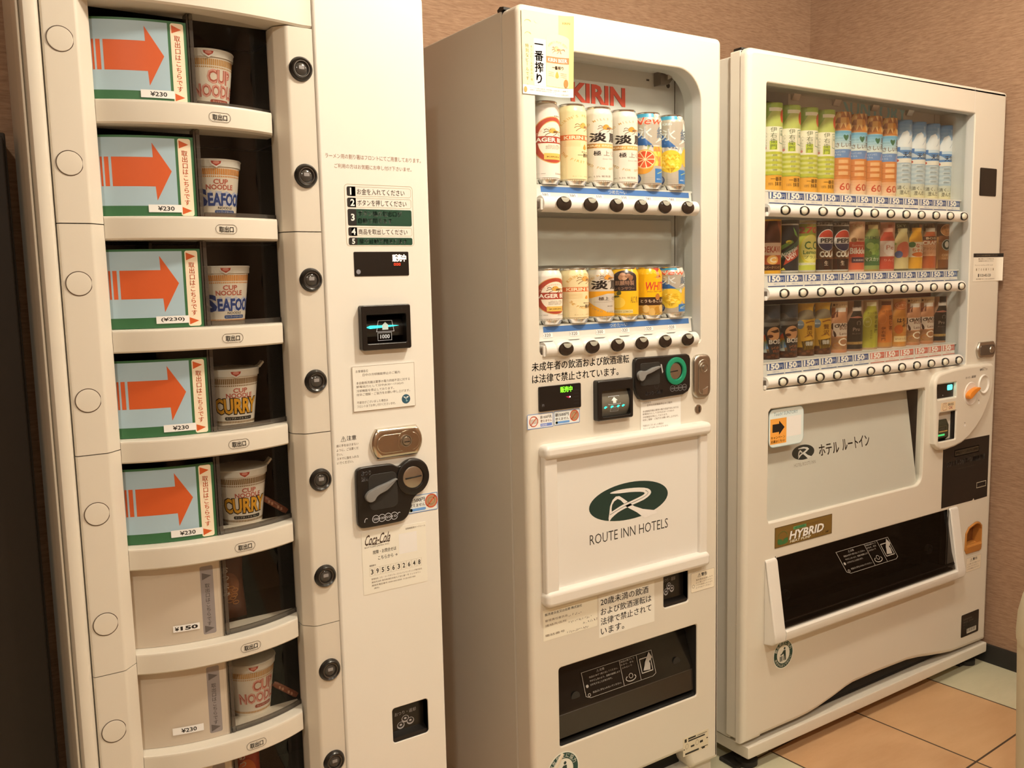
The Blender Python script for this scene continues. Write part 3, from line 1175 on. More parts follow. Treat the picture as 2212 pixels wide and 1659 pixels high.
mb.lathe([(0.0, 0.003), (0.019, 0.0025), (0.0213, 0.001)], STEEL, (0.7575, PY - 0.010, 0.9255), 'y', n=36)
mb.prism([(0.7405, 0.9235), (0.7740, 0.9255), (0.7740, 0.9275), (0.7600, 0.9262), (0.7405, 0.9258)], 'y', PY - 0.0145, PY - 0.012, GAP)
mb.done('coin_slot', co, 'steel disc with the coin slot')


# coin warning label
def coin_label(A, x0, z0, x1, z1, kind=0):
    w, h = x1 - x0, z1 - z0
    A.frame(x0, z0, x1, z1, 0.0012, ink('4a78a8'), 0.002)
    if kind == 0:
        A.text('新500円', x0 + 0.05 * w, z0 + 0.60 * h, 0.52 * w, 0.25 * h, ink('4a3020'), 0.02)
        A.text('使えません', x0 + 0.05 * w, z0 + 0.33 * h, 0.52 * w, 0.20 * h, ink('6a3a22'), 0.01)
        A.rect(x0 + 0.07 * w, z0 + 0.10 * h, x0 + 0.60 * w, z0 + 0.26 * h, ink('6f9cc8'), 0.08 * h)
        A.ell(x0 + 0.10 * w, z0 + 0.18 * h, 0.10 * h, 0.10 * h, ink('6a7a4a'))
        A.ell(x0 + 0.79 * w, z0 + 0.55 * h, 0.36 * h, 0.36 * h, ink('b08a60'))
        A.up()
        A.ring(x0 + 0.79 * w, z0 + 0.55 * h, 0.40 * h, 0.40 * h, 0.07 * h, ink('c8522e'))
        A.ring(x0 + 0.79 * w, z0 + 0.55 * h, 0.22 * h, 0.22 * h, 0.03 * h, ink('8a6a48'))
        A.line([(x0 + 0.79 * w - 0.26 * h, z0 + 0.29 * h), (x0 + 0.79 * w + 0.26 * h, z0 + 0.81 * h)], 0.07 * h, ink('c8522e'))
    else:
        A.rect(x0 + 0.08 * w, z0 + 0.34 * h, x0 + 0.42 * w, z0 + 0.66 * h, ink('c9b8a0'), 0.001)
        A.text('新1000円札', x0 + 0.50 * w, z0 + 0.62 * h, 0.45 * w, 0.22 * h, ink('5a3a28'), 0.01)
        A.text('使えません', x0 + 0.50 * w, z0 + 0.38 * h, 0.45 * w, 0.18 * h, ink('c8522e'), 0.01)
        A.rect(x0 + 0.50 * w, z0 + 0.10 * h, x0 + 0.95 * w, z0 + 0.30 * h, ink('6f86c0'), 0.001)
        A.up()
        A.ring(x0 + 0.24 * w, z0 + 0.50 * h, 0.36 * h, 0.36 * h, 0.06 * h, ink('c8522e'))
        A.line([(x0 + 0.24 * w - 0.25 * h, z0 + 0.25 * h), (x0 + 0.24 * w + 0.25 * h, z0 + 0.75 * h)], 0.06 * h, ink('c8522e'))
        A.text('000', x0 + 0.53 * w, z0 + 0.13 * h, 0.22 * w, 0.13 * h, W_)
    return A


A = Art()
coin_label(A, 0.7495, 0.8530, 0.8135, 0.8870)
sticker('coin_warning_label', M1, 0.7495, 0.8530, 0.8135, 0.8870, PY - 0.0003, ink('e6e2d6'), A)
# service label with the machine number
A = Art()
TXC = ink('4a3626')
A.text('Coca-Cola', 0.6570, 0.8075, 0.0520, 0.0200, TXC, 0.015, shear=0.25)
A.line([(0.6650, 0.8095), (0.6800, 0.8070), (0.7050, 0.8100)], 0.0012, TXC)
A.text('BOTTLERS JAPAN INC.', 0.6580, 0.8020, 0.0510, 0.0035, TXC)
A.text('故障・お問合せは', 0.6740, 0.7890, 0.0480, 0.0075, TXC, 0.01)
A.text('こちらから →', 0.6840, 0.7770, 0.0400, 0.0070, TXC, 0.01)
A.text('自販機管理カードシール', 0.7430, 0.8240, 0.0420, 0.0036, TXC)
A.text('機器番号', 0.6660, 0.7665, 0.0130, 0.0035, TXC)
for j, d in enumerate('3955632648'):
    xx = 0.6660 + j * 0.01095
    A.frame(xx, 0.7485, xx + 0.0100, 0.7640, 0.0003, ink('b8a888'))
    A.text(d, xx + 0.0025, 0.7515, 0.0050, 0.0095, K_, 0.02)
A.lines([('管理会社 コカ・コーラボトラーズジャパンベンディング株式会社', 1.0), ('連絡先住所 東京都港区赤坂九丁目七番一号 ミッドタウン', 0.97), ('連絡先電話番号 0000-000-0000  0120-000-000', 0.86), ('(無料)', 0.1, 0.04)], 0.6690, 0.7440, 0.106, 0.0035, ink('6a5642'), 1.75)
A.rect(0.7280, 0.7790, 0.7660, 0.8180, ink('efe6d2'))
sticker('service_label', M1, 0.6525, 0.7150, 0.7860, 0.8330, PY - 0.0003, ink('f2e2c4'), A)
# coin return
mb = MB()
mb.box(ret[0] - 0.004, ret[2] + 0.004, 0.016, 0.020, ret[1] - 0.004, ret[3] + 0.004, BLACK)
mb.box(ret[0] - 0.004, ret[0], PY + 0.004, 0.018, ret[1] - 0.003, ret[3] + 0.003, BLACK)
mb.box(ret[2], ret[2] + 0.004, PY + 0.004, 0.018, ret[1] - 0.003, ret[3] + 0.003, BLACK)
mb.prism([(0.016, ret[1]), (-0.001, ret[1]), (0.002, ret[1] + 0.006), (0.016, ret[1] + 0.012)], 'x', ret[0], ret[2], BLACK)
mb.prism([(0.016, ret[3]), (0.0, ret[3]), (0.003, ret[3] - 0.004), (0.016, ret[3] - 0.010)], 'x', ret[0], ret[2], BLACK)


def return_mark(A, x0, z0, w, h):
    A.text('おつり・返却', x0 + 0.18 * w, z0 + 0.60 * h, 0.60 * w, 0.11 * h, ink('a89e90'))
    for cx, cz in ((0.34, 0.30), (0.47, 0.46), (0.61, 0.36)):
        A.up()
        A.ell(x0 + cx * w, z0 + cz * h, 0.105 * w, 0.105 * h, ink('b8b0a4'))
        A.up()
        A.ell(x0 + cx * w, z0 + (cz + 0.015) * h, 0.085 * w, 0.075 * h, ink('2a2622'))
        A.up()
        A.ell(x0 + cx * w, z0 + (cz + 0.015) * h, 0.035 * w, 0.030 * h, ink('c8c0b4'))
    A.z = 1
    return A


A = return_mark(Art(), ret[0], ret[1], ret[2] - ret[0], ret[3] - ret[1])
mb.art(A, plane(0.0158))
mb.done('coin_return', M1)


# ------------------------------------------------------------------ noodle cups and what lies beside them
CUPW = ink('f0ddc0', 0.5)


def cup_mesh(kind):
    """a paper cup with its lid, front at -Y; heights in metres"""
    Hc, r0, r1 = 0.1005, 0.0340, 0.0462
    rad = lambda z: r0 + (r1 - r0) * z / Hc
    fn = lambda u, v, o: ((rad(v) + o) * math.sin(u / 0.040), -(rad(v) + o) * math.cos(u / 0.040), v)
    mb = MB()
    mb.lathe([(0, 0.003), (r0 - 0.003, 0.003), (r0 - 0.002, 0.0), (r0, 0.0), (rad(0.094), 0.094)], CUPW, n=48)
    band = {'plain': ink('c9924a'), 'blue': ink('dc8c35'), 'curry': ink('8c6a3c')}[kind]
    A = Art()
    for i in range(-26, 27):
        u = i * 0.0030
        A.rect(u - 0.0011, 0.0765, u + 0.0011, 0.0865, band)
        A.rect(u - 0.0009, 0.0725, u + 0.0009, 0.0748, band)
        A.rect(u - 0.0010, 0.0075, u + 0.0010, 0.0115, band)
    RED, PINK = ink('c0604a'), ink('e8a58c')
    if kind == 'plain':
        for dx, b, c in ((0.0, 0.05, RED), (0.0, 0.0, PINK)):
            A.text('CUP', -0.0080, 0.0475, 0.044, 0.0235, c, b)
            A.text('NOODLE', -0.0330, 0.0255, 0.082, 0.0215, c, b)
            A.up()
        A.rect(-0.004, 0.0165, 0.034, 0.0230, ink('a8503a'), 0.003)
        A.up()
        A.text('カップヌードル', 0.000, 0.0180, 0.030, 0.0036, CUPW)
    else:
        A.text('CUP', -0.0100, 0.0610, 0.024, 0.0085, RED, 0.03)
        A.text('NOODLE', -0.0220, 0.0520, 0.046, 0.0085, RED, 0.03)
        if kind == 'blue':
            A.text('SEAFOOD', -0.0440, 0.0250, 0.1000, 0.0250, ink('c8c8d8'), 0.05)
            A.up()
            A.text('S', -0.0440, 0.0240, 0.0230, 0.0300, ink('31477f'), 0.05)
            A.text('EAFOOD', -0.0205, 0.0250, 0.0760, 0.0220, ink('31477f'), 0.04)
            A.z = 1
            A.text('NOODLE', -0.004, 0.0200, 0.028, 0.0042, K_, 0.02)
            A.rect(-0.010, 0.0125, 0.032, 0.0185, ink('3c5580'), 0.0026)
            A.up()
            A.text('シーフードヌードル', -0.007, 0.0138, 0.035, 0.0034, CUPW)
        else:
            A.text('CURRY', -0.0470, 0.0220, 0.0850, 0.0310, ink('2a1a0c'), 0.085)
            A.up()
            A.text('CURRY', -0.0450, 0.0240, 0.0810, 0.0275, ink('e8a32a'), 0.035)
            A.z = 1
            A.rect(-0.028, 0.0130, 0.026, 0.0190, K_, 0.0024)
            A.up()
            A.text('カップヌードル カレー', -0.025, 0.0144, 0.048, 0.0034, CUPW)
    mb.art(A, fn, 0.003)
    return mb, fn, r1, Hc


SPOTS = [('plain', 0, 0.445), ('blue', 1, 0.447), ('blue', 2, 0.4525), ('curry', 3, 0.4595), ('curry', 4, 0.4645), ('plain', 6, 0.4600)]
CUPLAB = ['white noodle cup with pink lettering in the top window', 'white noodle cup with blue lettering in the second window from the top', 'white noodle cup with blue lettering in the third window from the top', 'white noodle cup with yellow lettering in the fourth window from the top', 'white noodle cup with yellow lettering and a raised lid tab in the fifth window', 'white noodle cup with pink lettering beside a brown stick packet, in the lowest full window']
_first = {}
for (kind, k, x), lab in zip(SPOTS, CUPLAB):
    loc = (x, 0.088, LT[k] - 0.0028)
    if kind in _first:
        c = copy_thing(_first[kind], loc, lab)
    else:
        c = _first[kind] = thing('noodle_cup', lab, 'noodle cup', (0, 0, 0), 'instant noodle cups in the windows')
        mb, fn, r1, Hc = cup_mesh(kind)
        mb.done('cup', c)
        mb = MB()
        mb.lathe([(r1 - 0.0012, 0.0905), (r1 + 0.0004, 0.0895), (r1 + 0.0012, 0.0985), (r1 + 0.0022, 0.1005), (r1 + 0.0010, 0.1022), (0.0, 0.1010)], ink('f2e4cc', 0.4), n=48)
        A = Art()
        fl = lambda u, v, o: ((r1 + 0.0014 + o) * math.sin(u / 0.046), -(r1 + 0.0014 + o) * math.cos(u / 0.046), v)
        A.poly([(-0.0165, 0.1012), (0.0055, 0.1012), (0.0035, 0.0930), (-0.0055, 0.0875), (-0.0145, 0.0930)], ink('f4e6d0'))
        A.up()
        A.poly([(-0.0140, 0.0985), (0.0030, 0.0985), (0.0015, 0.0945), (-0.0055, 0.0900), (-0.0125, 0.0945)], ink('b8442e'))
        A.up()
        A.ell(-0.0055, 0.0960, 0.005, 0.0026, ink('e09078'))
        mb.art(A, fl, 0.003)
        if kind == 'curry':
            mb.prism([(r1 - 0.006, 0.1015), (r1 + 0.002, 0.1000), (r1 + 0.0095, 0.1085), (r1 + 0.0080, 0.1115), (r1 + 0.001, 0.1040)], 'y', -0.012, 0.004, ink('f2e4cc', 0.4))
        mb.done('lid', c)
        c.location = loc
        ROOT[c.name] = Vector(loc)

PK = ink('8a4a2c', 0.35)


def stick_packet(x, y, z, lab):
    p = thing('stick_packet', lab, 'packet', (x, y, z))
    mb = MB()
    d = Vector((0.040, -0.012, -0.030))
    a = Vector((x, y, z + 0.036))
    secs = []
    for i in range(9):
        f = i / 8
        q = a + d * f
        w = 0.0055 * (1 if 0 < i < 8 else 0.8)
        th = 0.0030 if 0 < i < 8 else 0.0004
        nx = Vector((0.6, 0.0, 0.8))
        ny = Vector((0.2, 0.97, 0.1))
        secs.append([tuple(q + nx * w * math.cos(2 * PI * j / 10) + ny * th * math.sin(2 * PI * j / 10)) for j in range(10)])
    mb.loft(secs, PK)
    o = mb.done('sachet', p)
    mb = MB()
    for i in (2, 3, 5, 6):
        q = a + d * (i / 8) + Vector((-0.0008, -0.0036, -0.0004))
        mb.box(q.x - 0.0018, q.x + 0.0018, q.y - 0.0004, q.y + 0.0002, q.z - 0.0025, q.z + 0.0025, ink('c8906a'))
    mb.done('print', o)
    return p


stick_packet(0.503, 0.088, LT[4] - 0.0010, 'small brown stick packet leaning by the cup in the fifth window')
stick_packet(0.503, 0.085, LT[6] - 0.0010, 'small brown stick packet lying by the cup in the lowest full window')


def snack_bag(x, y, z, h, lab, col, col2):
    p = thing('snack_bag', lab, 'snack bag', (x, y, z))
    mb = MB()
    secs = []
    for i in range(13):
        f = i / 12
        bul = math.sin(PI * f) ** 0.6
        w = 0.026 + 0.002 * math.cos(5 * f)
        secs.append([(x + w * math.cos(2 * PI * j / 20), y + (0.0015 + 0.014 * bul) * math.sin(2 * PI * j / 20), z + h * f) for j in range(20)])
    mb.loft(secs, ink(col, 0.3))
    A = Art()
    A.ell(x - 0.004, z + 0.55 * h, 0.017, 0.2 * h, ink(col2))
    A.up()
    A.vtext('おつまみ', x - 0.010, z + 0.86 * h, 0.013, ink('f0dcc0'), 0.02)
    for j in range(7):
        A.ring(x + 0.006 * math.cos(2.4 * j), z + (0.28 + 0.04 * j) * h, 0.006, 0.004, 0.0016, ink('b8783c'))
    mb.art(A, lambda u, v, o: (u, y - 0.0016 - 0.0143 * math.sin(PI * min(1, max(0, (v - z) / h))) ** 0.6 * math.sqrt(max(0, 1 - ((u - x) / 0.0285) ** 2)) - o, v), 0.003)
    mb.done('bag', p)
    return p


snack_bag(0.436, 0.095, LT[5] - 0.0028, 0.118, 'brown snack bag behind the clear door of the sixth window', '6a3a22', '8a5230')
snack_bag(0.443, 0.080, LT[7] - 0.0028, 0.125, 'red and orange snack bag in the bottom window at the picture edge', 'a8321c', 'd86a2c')

# ------------------------------------------------------------------ beer vending machine (middle)
def offset_poly(P, d):
    k = len(P)
    area = sum(P[i][0] * P[(i + 1) % k][1] - P[(i + 1) % k][0] * P[i][1] for i in range(k))
    P = list(P) if area > 0 else list(P)[::-1]
    o = []
    for i in range(k):
        a, b, c = P[i - 1], P[i], P[(i + 1) % k]
        e1, e2 = Vector((b[0] - a[0], b[1] - a[1])), Vector((c[0] - b[0], c[1] - b[1]))
        e1.normalize()
        e2.normalize()
        nn = Vector((e1.y, -e1.x)) + Vector((e2.y, -e2.x))
        nn = nn / max(nn.length_squared / 2, 0.35)
        o.append((b[0] - nn.x * d, b[1] - nn.y * d))
    return o


M2 = thing('vending_machine', 'middle vending machine, narrow and cream, with beer cans above a green oval mark', 'vending machine', (1.31, 0.35, 0))
TOP2 = 1.826
mb = MB()
mb.panel(1.0285, 1.592, 0.083, TOP2 - 0.002, 0.0605, 0.74, PAINT_B, R=0.004, fil=0.004, holes=[rr_pts(1.045, 0.20, 1.575, 1.79, 0.01)])
mb.box(1.030, 1.590, 0.735, 0.740, 0.085, TOP2 - 0.004, PAINT_B)
mb.box(1.034, 1.588, 0.02, 0.735, 0.045, 0.083, PAINT_B, 0.003)
mb.done('cabinet', M2)
mb = MB()
mb.panel(1.0315, 1.589, 0.085, TOP2 - 0.004, 0.054, 0.062, GAP, fil=0.0005, holes=[rr_pts(1.045, 0.20, 1.575, 1.79, 0.01)])
mb.done('door_gasket', M2)
mb = MB()
mb.prism([(0.050, TOP2 - 0.002), (0.072, TOP2 - 0.004), (0.074, TOP2 + 0.001), (0.064, TOP2 + 0.006), (0.050, TOP2 + 0.003)], 'x', 1.0285, 1.05, BLACK)
mb.done('hinge_cap', M2)
for x in (1.075, 1.55):
    for y in (0.06, 0.68):
        mb = MB()
        mb.lathe([(0, 0), (0.024, 0), (0.024, 0.012), (0.010, 0.014), (0.010, 0.046)], BLACK, (x, y, 0), n=16)
        mb.done('foot', M2)
win2 = [(1.072, 1.136), (1.523, 1.136), (1.528, 1.141), (1.528, 1.676)] + [(1.4555 + 0.0725 * math.cos(math.radians(a)), 1.6745 + 0.0725 * math.sin(math.radians(a))) for a in range(8, 90, 8)] + [(1.452, 1.747), (1.072, 1.747), (1.067, 1.742), (1.067, 1.141)]
out2 = rr_pts(1.101, 0.270, 1.517, 0.451, 0.006, 3)
ret2 = (1.409, 0.5155, 1.4885, 0.5955)
door2 = [(1.027 + 0.0, 0.083), (1.100, 0.083), (1.118, 0.088), (1.128, 0.120), (1.140, 0.134), (1.465, 0.1375), (1.478, 0.133), (1.486, 0.120), (1.494, 0.097), (1.504, 0.0835), (1.590, 0.083), (1.594, 0.087)] + [(1.580 + 0.014 * math.cos(math.radians(a)), TOP2 - 0.014 + 0.014 * math.sin(math.radians(a))) for a in range(0, 91, 15)] + [(1.045 - 0.018 * math.sin(math.radians(a)), TOP2 - 0.018 + 0.018 * math.cos(math.radians(a))) for a in range(0, 91, 15)] + [(1.027, 0.087)]
mb = MB()
mb.panel(0, 0, 0, 0, 0.0, 0.055, PAINT, fil=0.0125, holes=[win2, out2, rr_pts(*ret2, 0.007)], hm=[INNER, BLACKM, BLACK], outer=lambda d: offset_poly(door2, d), seg=5, lip=0.003)
mb.box(1.105, 1.50, 0.045, 0.05, 0.084, 0.14, GAP)
mb.done('door', M2)
# display box behind the glass
mb = MB()
mb.box(1.055, 1.540, 0.085, 0.088, 1.128, 1.752, INNER)
mb.box(1.531, 1.534, 0.020, 0.085, 1.128, 1.752, INNER)
mb.box(1.058, 1.061, 0.020, 0.085, 1.128, 1.752, INNER)
mb.box(1.055, 1.540, 0.055, 0.085, 1.752, 1.755, INNER)
mb.box(1.055, 1.540, 0.020, 0.085, 1.124, 1.127, INNER)
mb.box(1.5255, 1.5275, 0.0845, 0.0852, 1.13, 1.752, BLACKM)
A = Art()
for dx, c in ((-0.0022, ink('6a3a28')), (0.0, ink('d0452c'))):  # brown copy paints the shadow along the letters' left edges
    A.text('KIRIN', 1.2215 + dx, 1.6690, 0.1530, 0.0415, c, 0.035)
    A.up()
A.z = 1
A.rect(1.438, 1.7330, 1.447, 1.7375, ink('4a463c'))
A.ell(1.5055, 1.7290, 0.0058, 0.0058, ink('2e2a24'))
mb.art(A, plane(0.085))
mb.done('display_box', M2)
mb = MB()
mb.prism([(1.460, 1.722), (1.486, 1.726), (1.500, 1.741), (1.497, 1.752), (1.460, 1.752)], 'y', 0.060, 0.084, DARKSTEEL, 0.001)
mb.prism([(1.474, 1.733), (1.495, 1.742), (1.495, 1.752), (1.474, 1.752)], 'y', 0.052, 0.060, STEEL, 0.001)
mb.done('bracket', M2)
mb = MB()
mb.panel(1.066, 1.5085, 1.3165, 1.4205, 0.076, 0.0848, paint('grey_backboard', (0.52, 0.51, 0.47), 0.22, 0.02), R=0.007, fil=0.0025)
mb.done('backboard', M2)
PX2 = [1.120 + 0.0713 * i for i in range(6)]
BX2 = [1.125 + 0.0698 * i for i in range(6)]
for row, (zs, zb, prices) in enumerate(((1.4830, 1.4415, ['380', '380', '330', '330', '280', '280']), (1.1935, 1.1430, ['320', '320', '300', '320', '320', '320']))):
    mb = MB()
    mb.box(1.066, 1.5305, 0.030, 0.0848, zs - 0.004, zs, PAINT_W)
    mb.prism([(0.034, zs), (0.0305, zs), (0.0265, zs - 0.034), (0.034, zs - 0.034)], 'x', 1.080, 1.5245, PAINT_W)
    A = Art()
    A.rect(1.0960, zs - 0.0155, 1.5170, zs - 0.0035, ink('4a78bc', wb=False))
    A.up()
    A.text('つめた〜い', 1.276, zs - 0.0135, 0.052, 0.0082, ink('f4f4f0', wb=False), 0.02)
    mb.art(A, lambda u, v, o, zs=zs: (u, 0.0303 - (zs - v) * 0.1176 - o, v))
    mb.done('price_rail', M2)
    for i, p in enumerate(prices):
        x = BX2[i] - 0.0185 + 0.0012 * i
        mb = MB()
        A = Art()
        A.rect(x - 0.012, zs - 0.0265, x + 0.0125, zs - 0.0165, ink('f6eedd'), 0.001)
        A.up()
        A.text(p, x - 0.0085, zs - 0.0248, 0.0155, 0.0068, ink('5c4a38'), 0.01)
        A.text('¥', x - 0.0115, zs - 0.0235, 0.0022, 0.0035, ink('8a7458'))
        mb.art(A, lambda u, v, o, zs=zs: (u, 0.0298 - (zs - v) * 0.1176 - o, v))
        mb.done('price_label', M2)
    mb = MB()
    mb.tube([(1.078, 0.008, zb), (1.080, 0.008, zb), (1.512, 0.008, zb), (1.514, 0.008, zb)], 0.0165, PAINT_W, 20)
    mb.ellipsoid((1.514, 0.008, zb), 0.005, 0.0160, 0.0160, PAINT_W)
    for x in BX2:
        mb.ellipsoid((x, 0.006, zb + (0.002 if row else 0)), 0.032, 0.0195, 0.0195 if row else 0.0172, PAINT_W, 24)
    mb.box(1.066, 1.080, 0.0, 0.016, zb - 0.010, zb + 0.006, DARKSTEEL, 0.002)
    mb.box(1.072, 1.0785, -0.004, 0.014, zb - 0.013, zb + 0.010, PAINT_W, 0.002)
    mb.done('button_bar', M2)
    if row == 0:
        mb = MB()
        mb.lathe([(0.0, 0.0052), (0.012, 0.0045), (0.0175, 0.0028), (0.0195, 0.0)], _principled('brown_button', (0.030, 0.020, 0.015), 0.2), (BX2[0], -0.0115, zb), 'y', n=32)
        for v in mb.bm.verts:
            v.co.z = zb + (v.co.z - zb) * 0.74
        A = Art()
        A.poly([(BX2[0] + 0.0105 * math.cos(math.radians(a)), zb + 0.0118 + 0.0095 * math.sin(math.radians(a))) for a in range(180, 361, 15)], ink('a39a80'))
        mb.art(A, lambda u, v, o: (u, -0.0175 - o + 0.22 * max(0, v - zb - 0.006), v))
        bb = mb.done('select_button', M2)
        for i in range(1, 6):
            copy_part(bb, M2, (BX2[i] - BX2[0], 0, 0))
    else:
        for i in range(6):
            copy_part(bb, M2, (BX2[i] - BX2[0], 0, zb + 0.001 - 1.4415))
mb = MB()
mb.box(1.063, 1.532, 0.0275, 0.0295, 1.13, 1.751, GLASS)
mb.done('window_pane', M2)
# poster taped over the corner of the window
mb = MB()
px0, px1, pz0, pz1 = 1.0355, 1.1525, 1.6535, 1.8130
PF = lambda u, v, o: (u + 0.004 * ((v - pz0) / (pz1 - pz0)) * (u - px0) / 0.117, -0.0015 - 0.010 * max(0.0, (u - 1.118) / 0.034) ** 2  - o, v)
nu, nv = 58, 6
mb.loft([[PF(px0 + (px1 - px0) * i / nu, pz0 + (pz1 - pz0) * j / nv, 0.0) for j in range(nv + 1)] for i in range(nu + 1)], ink('fbe9a0'), closed=False, caps=False)
A = Art()
YL = ink('f7d877')
A.rect(px1 - 0.030, pz0 + 0.018, px1, pz1, ink('f6dc7c'))
A.rect(px0, pz0, px1, pz0 + 0.0175, ink('fbf6ea'))
A.rect(px0 + 0.028, pz0 + 0.018, px0 + 0.056, pz0 + 0.108, ink('fdf8ec'))
A.up()
A.vtext('一番搾り', px0 + 0.0395, pz0 + 0.1085, 0.0215, ink('33200f'), 0.03, 1.02)
A.vtext('特別なビールです。', px0 + 0.0115, pz0 + 0.096, 0.0082, ink('8a6a34'))
A.vtext('キリンビールの飲み心地', px0 + 0.0215, pz0 + 0.094, 0.0058, ink('a88a50'))
A.text('KIRIN', px1 - 0.0215, pz1 - 0.0170, 0.0145, 0.0042, ink('d8682c'), 0.02)
cx = px0 + 0.0830
A.poly([(cx - 0.0255, pz0 + 0.020), (cx + 0.0250, pz0 + 0.018), (cx + 0.0258, pz0 + 0.112)] + [(cx + 0.0258 * math.cos(math.radians(a)), pz0 + 0.112 + 0.010 * math.sin(math.radians(a))) for a in range(15, 166, 15)] + [(cx - 0.0258, pz0 + 0.112)], ink('f3d3a2'))
for q, w in ((0.006, 0.004), (0.058, 0.003)):
    A.ring(px0 + 0.014, pz0 + 0.110 + q * 0.45, 0.008, 0.006, 0.0010, ink('c89a5c'), a0=20, a1=170)
A.ell(px0 + 0.034, pz1 - 0.018, 0.0045, 0.0036, ink('f2d7a0'))
A.up()
A.rect(cx - 0.0255, pz0 + 0.065, cx + 0.0256, pz0 + 0.0775, ink('dd7a45'))
A.arctext("KIRIN'S PRIME BREW", cx, pz0 + 0.080, 0.027, 140, 40, 0.0062, ink('e2b478'))
A.up()
A.text('KIRIN BEER', cx - 0.022, pz0 + 0.0675, 0.044, 0.0072, ink('fbe8c8'), 0.02)
A.text('一番搾り', cx - 0.0125, pz0 + 0.0530, 0.027, 0.0075, ink('4a3018'), 0.02)
A.poly(spline([(cx, pz0 + 0.0500), (cx + 0.0042, pz0 + 0.0400), (cx, pz0 + 0.0365), (cx - 0.0042, pz0 + 0.0400)], 3, True), ink('e0a040'))
for j in range(3):
    A.line([(cx - 0.021, pz0 + 0.0480 - 0.0035 * j), (cx - 0.008, pz0 + 0.0470 - 0.0035 * j)], 0.0006, ink('d8a868'))
    A.line([(cx + 0.008, pz0 + 0.0470 - 0.0035 * j), (cx + 0.021, pz0 + 0.0455 - 0.0035 * j)], 0.0006, ink('d8a868'))
A.ell(cx + 0.0195, pz0 + 0.0270, 0.0045, 0.0085, ink('b07a34'))


def beast(A, cx, cz, s, gold, dark):
    """the running mythical animal of the brewery mark"""
    B = spline([(-0.5, 0.02), (-0.42, 0.30), (-0.20, 0.48), (0.05, 0.42), (0.22, 0.20), (0.52, 0.16), (0.72, -0.02), (0.45, 0.0), (0.20, -0.14), (-0.15, -0.20), (-0.38, -0.12)], 3, True)
    A.poly([(cx + x * s, cz + z * s) for x, z in B], gold)
    A.up()
    for P in ([(-0.45, 0.05), (-0.75, 0.0), (-0.92, -0.15)], [(-0.35, -0.12), (-0.62, -0.30), (-0.80, -0.52)], [(0.30, -0.08), (0.10, -0.35), (-0.12, -0.48)], [(0.48, -0.02), (0.45, -0.30), (0.60, -0.45)], [(0.62, 0.02), (0.95, 0.10), (1.05, -0.12)], [(-0.48, 0.2), (-0.72, 0.32), (-0.85, 0.15)]):
        A.line([(cx + x * s, cz + z * s) for x, z in spline(P, 4)], 0.07 * s, dark)
    A.poly([(cx + x * s, cz + z * s) for x, z in spline([(-0.05, 0.10), (0.2, 0.12), (0.42, 0.06), (0.22, -0.08), (-0.1, -0.12)], 3, True)], dark)
    A.ell(cx - 0.36 * s, cz + 0.30 * s, 0.05 * s, 0.05 * s, dark)
    A.z -= 1


beast(A, cx + 0.001, pz0 + 0.0920, 0.0150, ink('efc07c'), ink('a8744c'))
A.lines([('ストップ!20歳未満飲酒・飲酒運転。お酒は楽しく適量で。', 0.78, 0.14), ('妊娠中・授乳期の飲酒はやめましょう。', 0.55, 0.14), ('キリンビール株式会社', 0.26, 0.66)], px0, pz0 + 0.0135, px1 - px0, 0.0024, ink('7a6648'), 1.6)
A.ell(px0 + 0.0060, pz0 + 0.0085, 0.0038, 0.0055, ink('d89a4c'))
mb.art(A, PF, (px1 - px0) / 58, 0.00025, None, None, (pz1 - pz0) / 6)
mb.done('poster', M2, 'yellow beer poster with a curling edge')


def on2(A, name, label=None, Y=0.0):
    mb = MB()
    mb.art(A, plane(Y - 0.0001))
    return mb.done(name, M2, label)


A = Art()
A.text('未成年者の飲酒および飲酒運転', 1.0445, 1.1015, 0.2620, 0.0185, K_, 0.012)
A.text('は法律で禁止されています。', 1.0450, 1.0765, 0.2310, 0.0185, K_, 0.012)
on2(A, 'legal_notice', 'two lines of black legal text')
# display with green lamp text
A = Art()
A.text('販売中', 1.1135, 1.0525, 0.0315, 0.0125, glow('7dff2a', 3.0), 0.02)
A.ell(1.1385, 1.0420, 0.0014, 0.0014, glow('ffd0d0', 6.0))
A.poly([(1.1270, 1.0430), (1.1370, 1.0435), (1.1370, 1.0390)], glow('c01848', 1.2))
A.vtext('円', 1.0685, 1.0330, 0.0060, ink('8a8680'))
for j in range(5):
    A.rect(1.1480, 1.0260 + j * 0.0070, 1.1620, 1.0275 + j * 0.0070, ink('2c2824'))
mb = MB()
mb.prism(rr_pts(1.0595, 1.0170, 1.1685, 1.0690, 0.003), 'y', -0.004, 0.001, BLACK, 0.001)
mb.art(A, plane(-0.0041))
mb.done('display', M2)
A = Art()
coin_label(A, 1.0305, 0.9825, 1.0965, 1.0135, 1)
sticker('banknote_warning_label', M2, 1.0305, 0.9825, 1.0965, 1.0135, 0.0, ink('f2eee6'), A)
A = Art()
coin_label(A, 1.0985, 0.9840, 1.1665, 1.0140, 0)
sticker('coin_warning_label', M2, 1.0985, 0.9840, 1.1665, 1.0140, 0.0, ink('e6e2d6'), A)
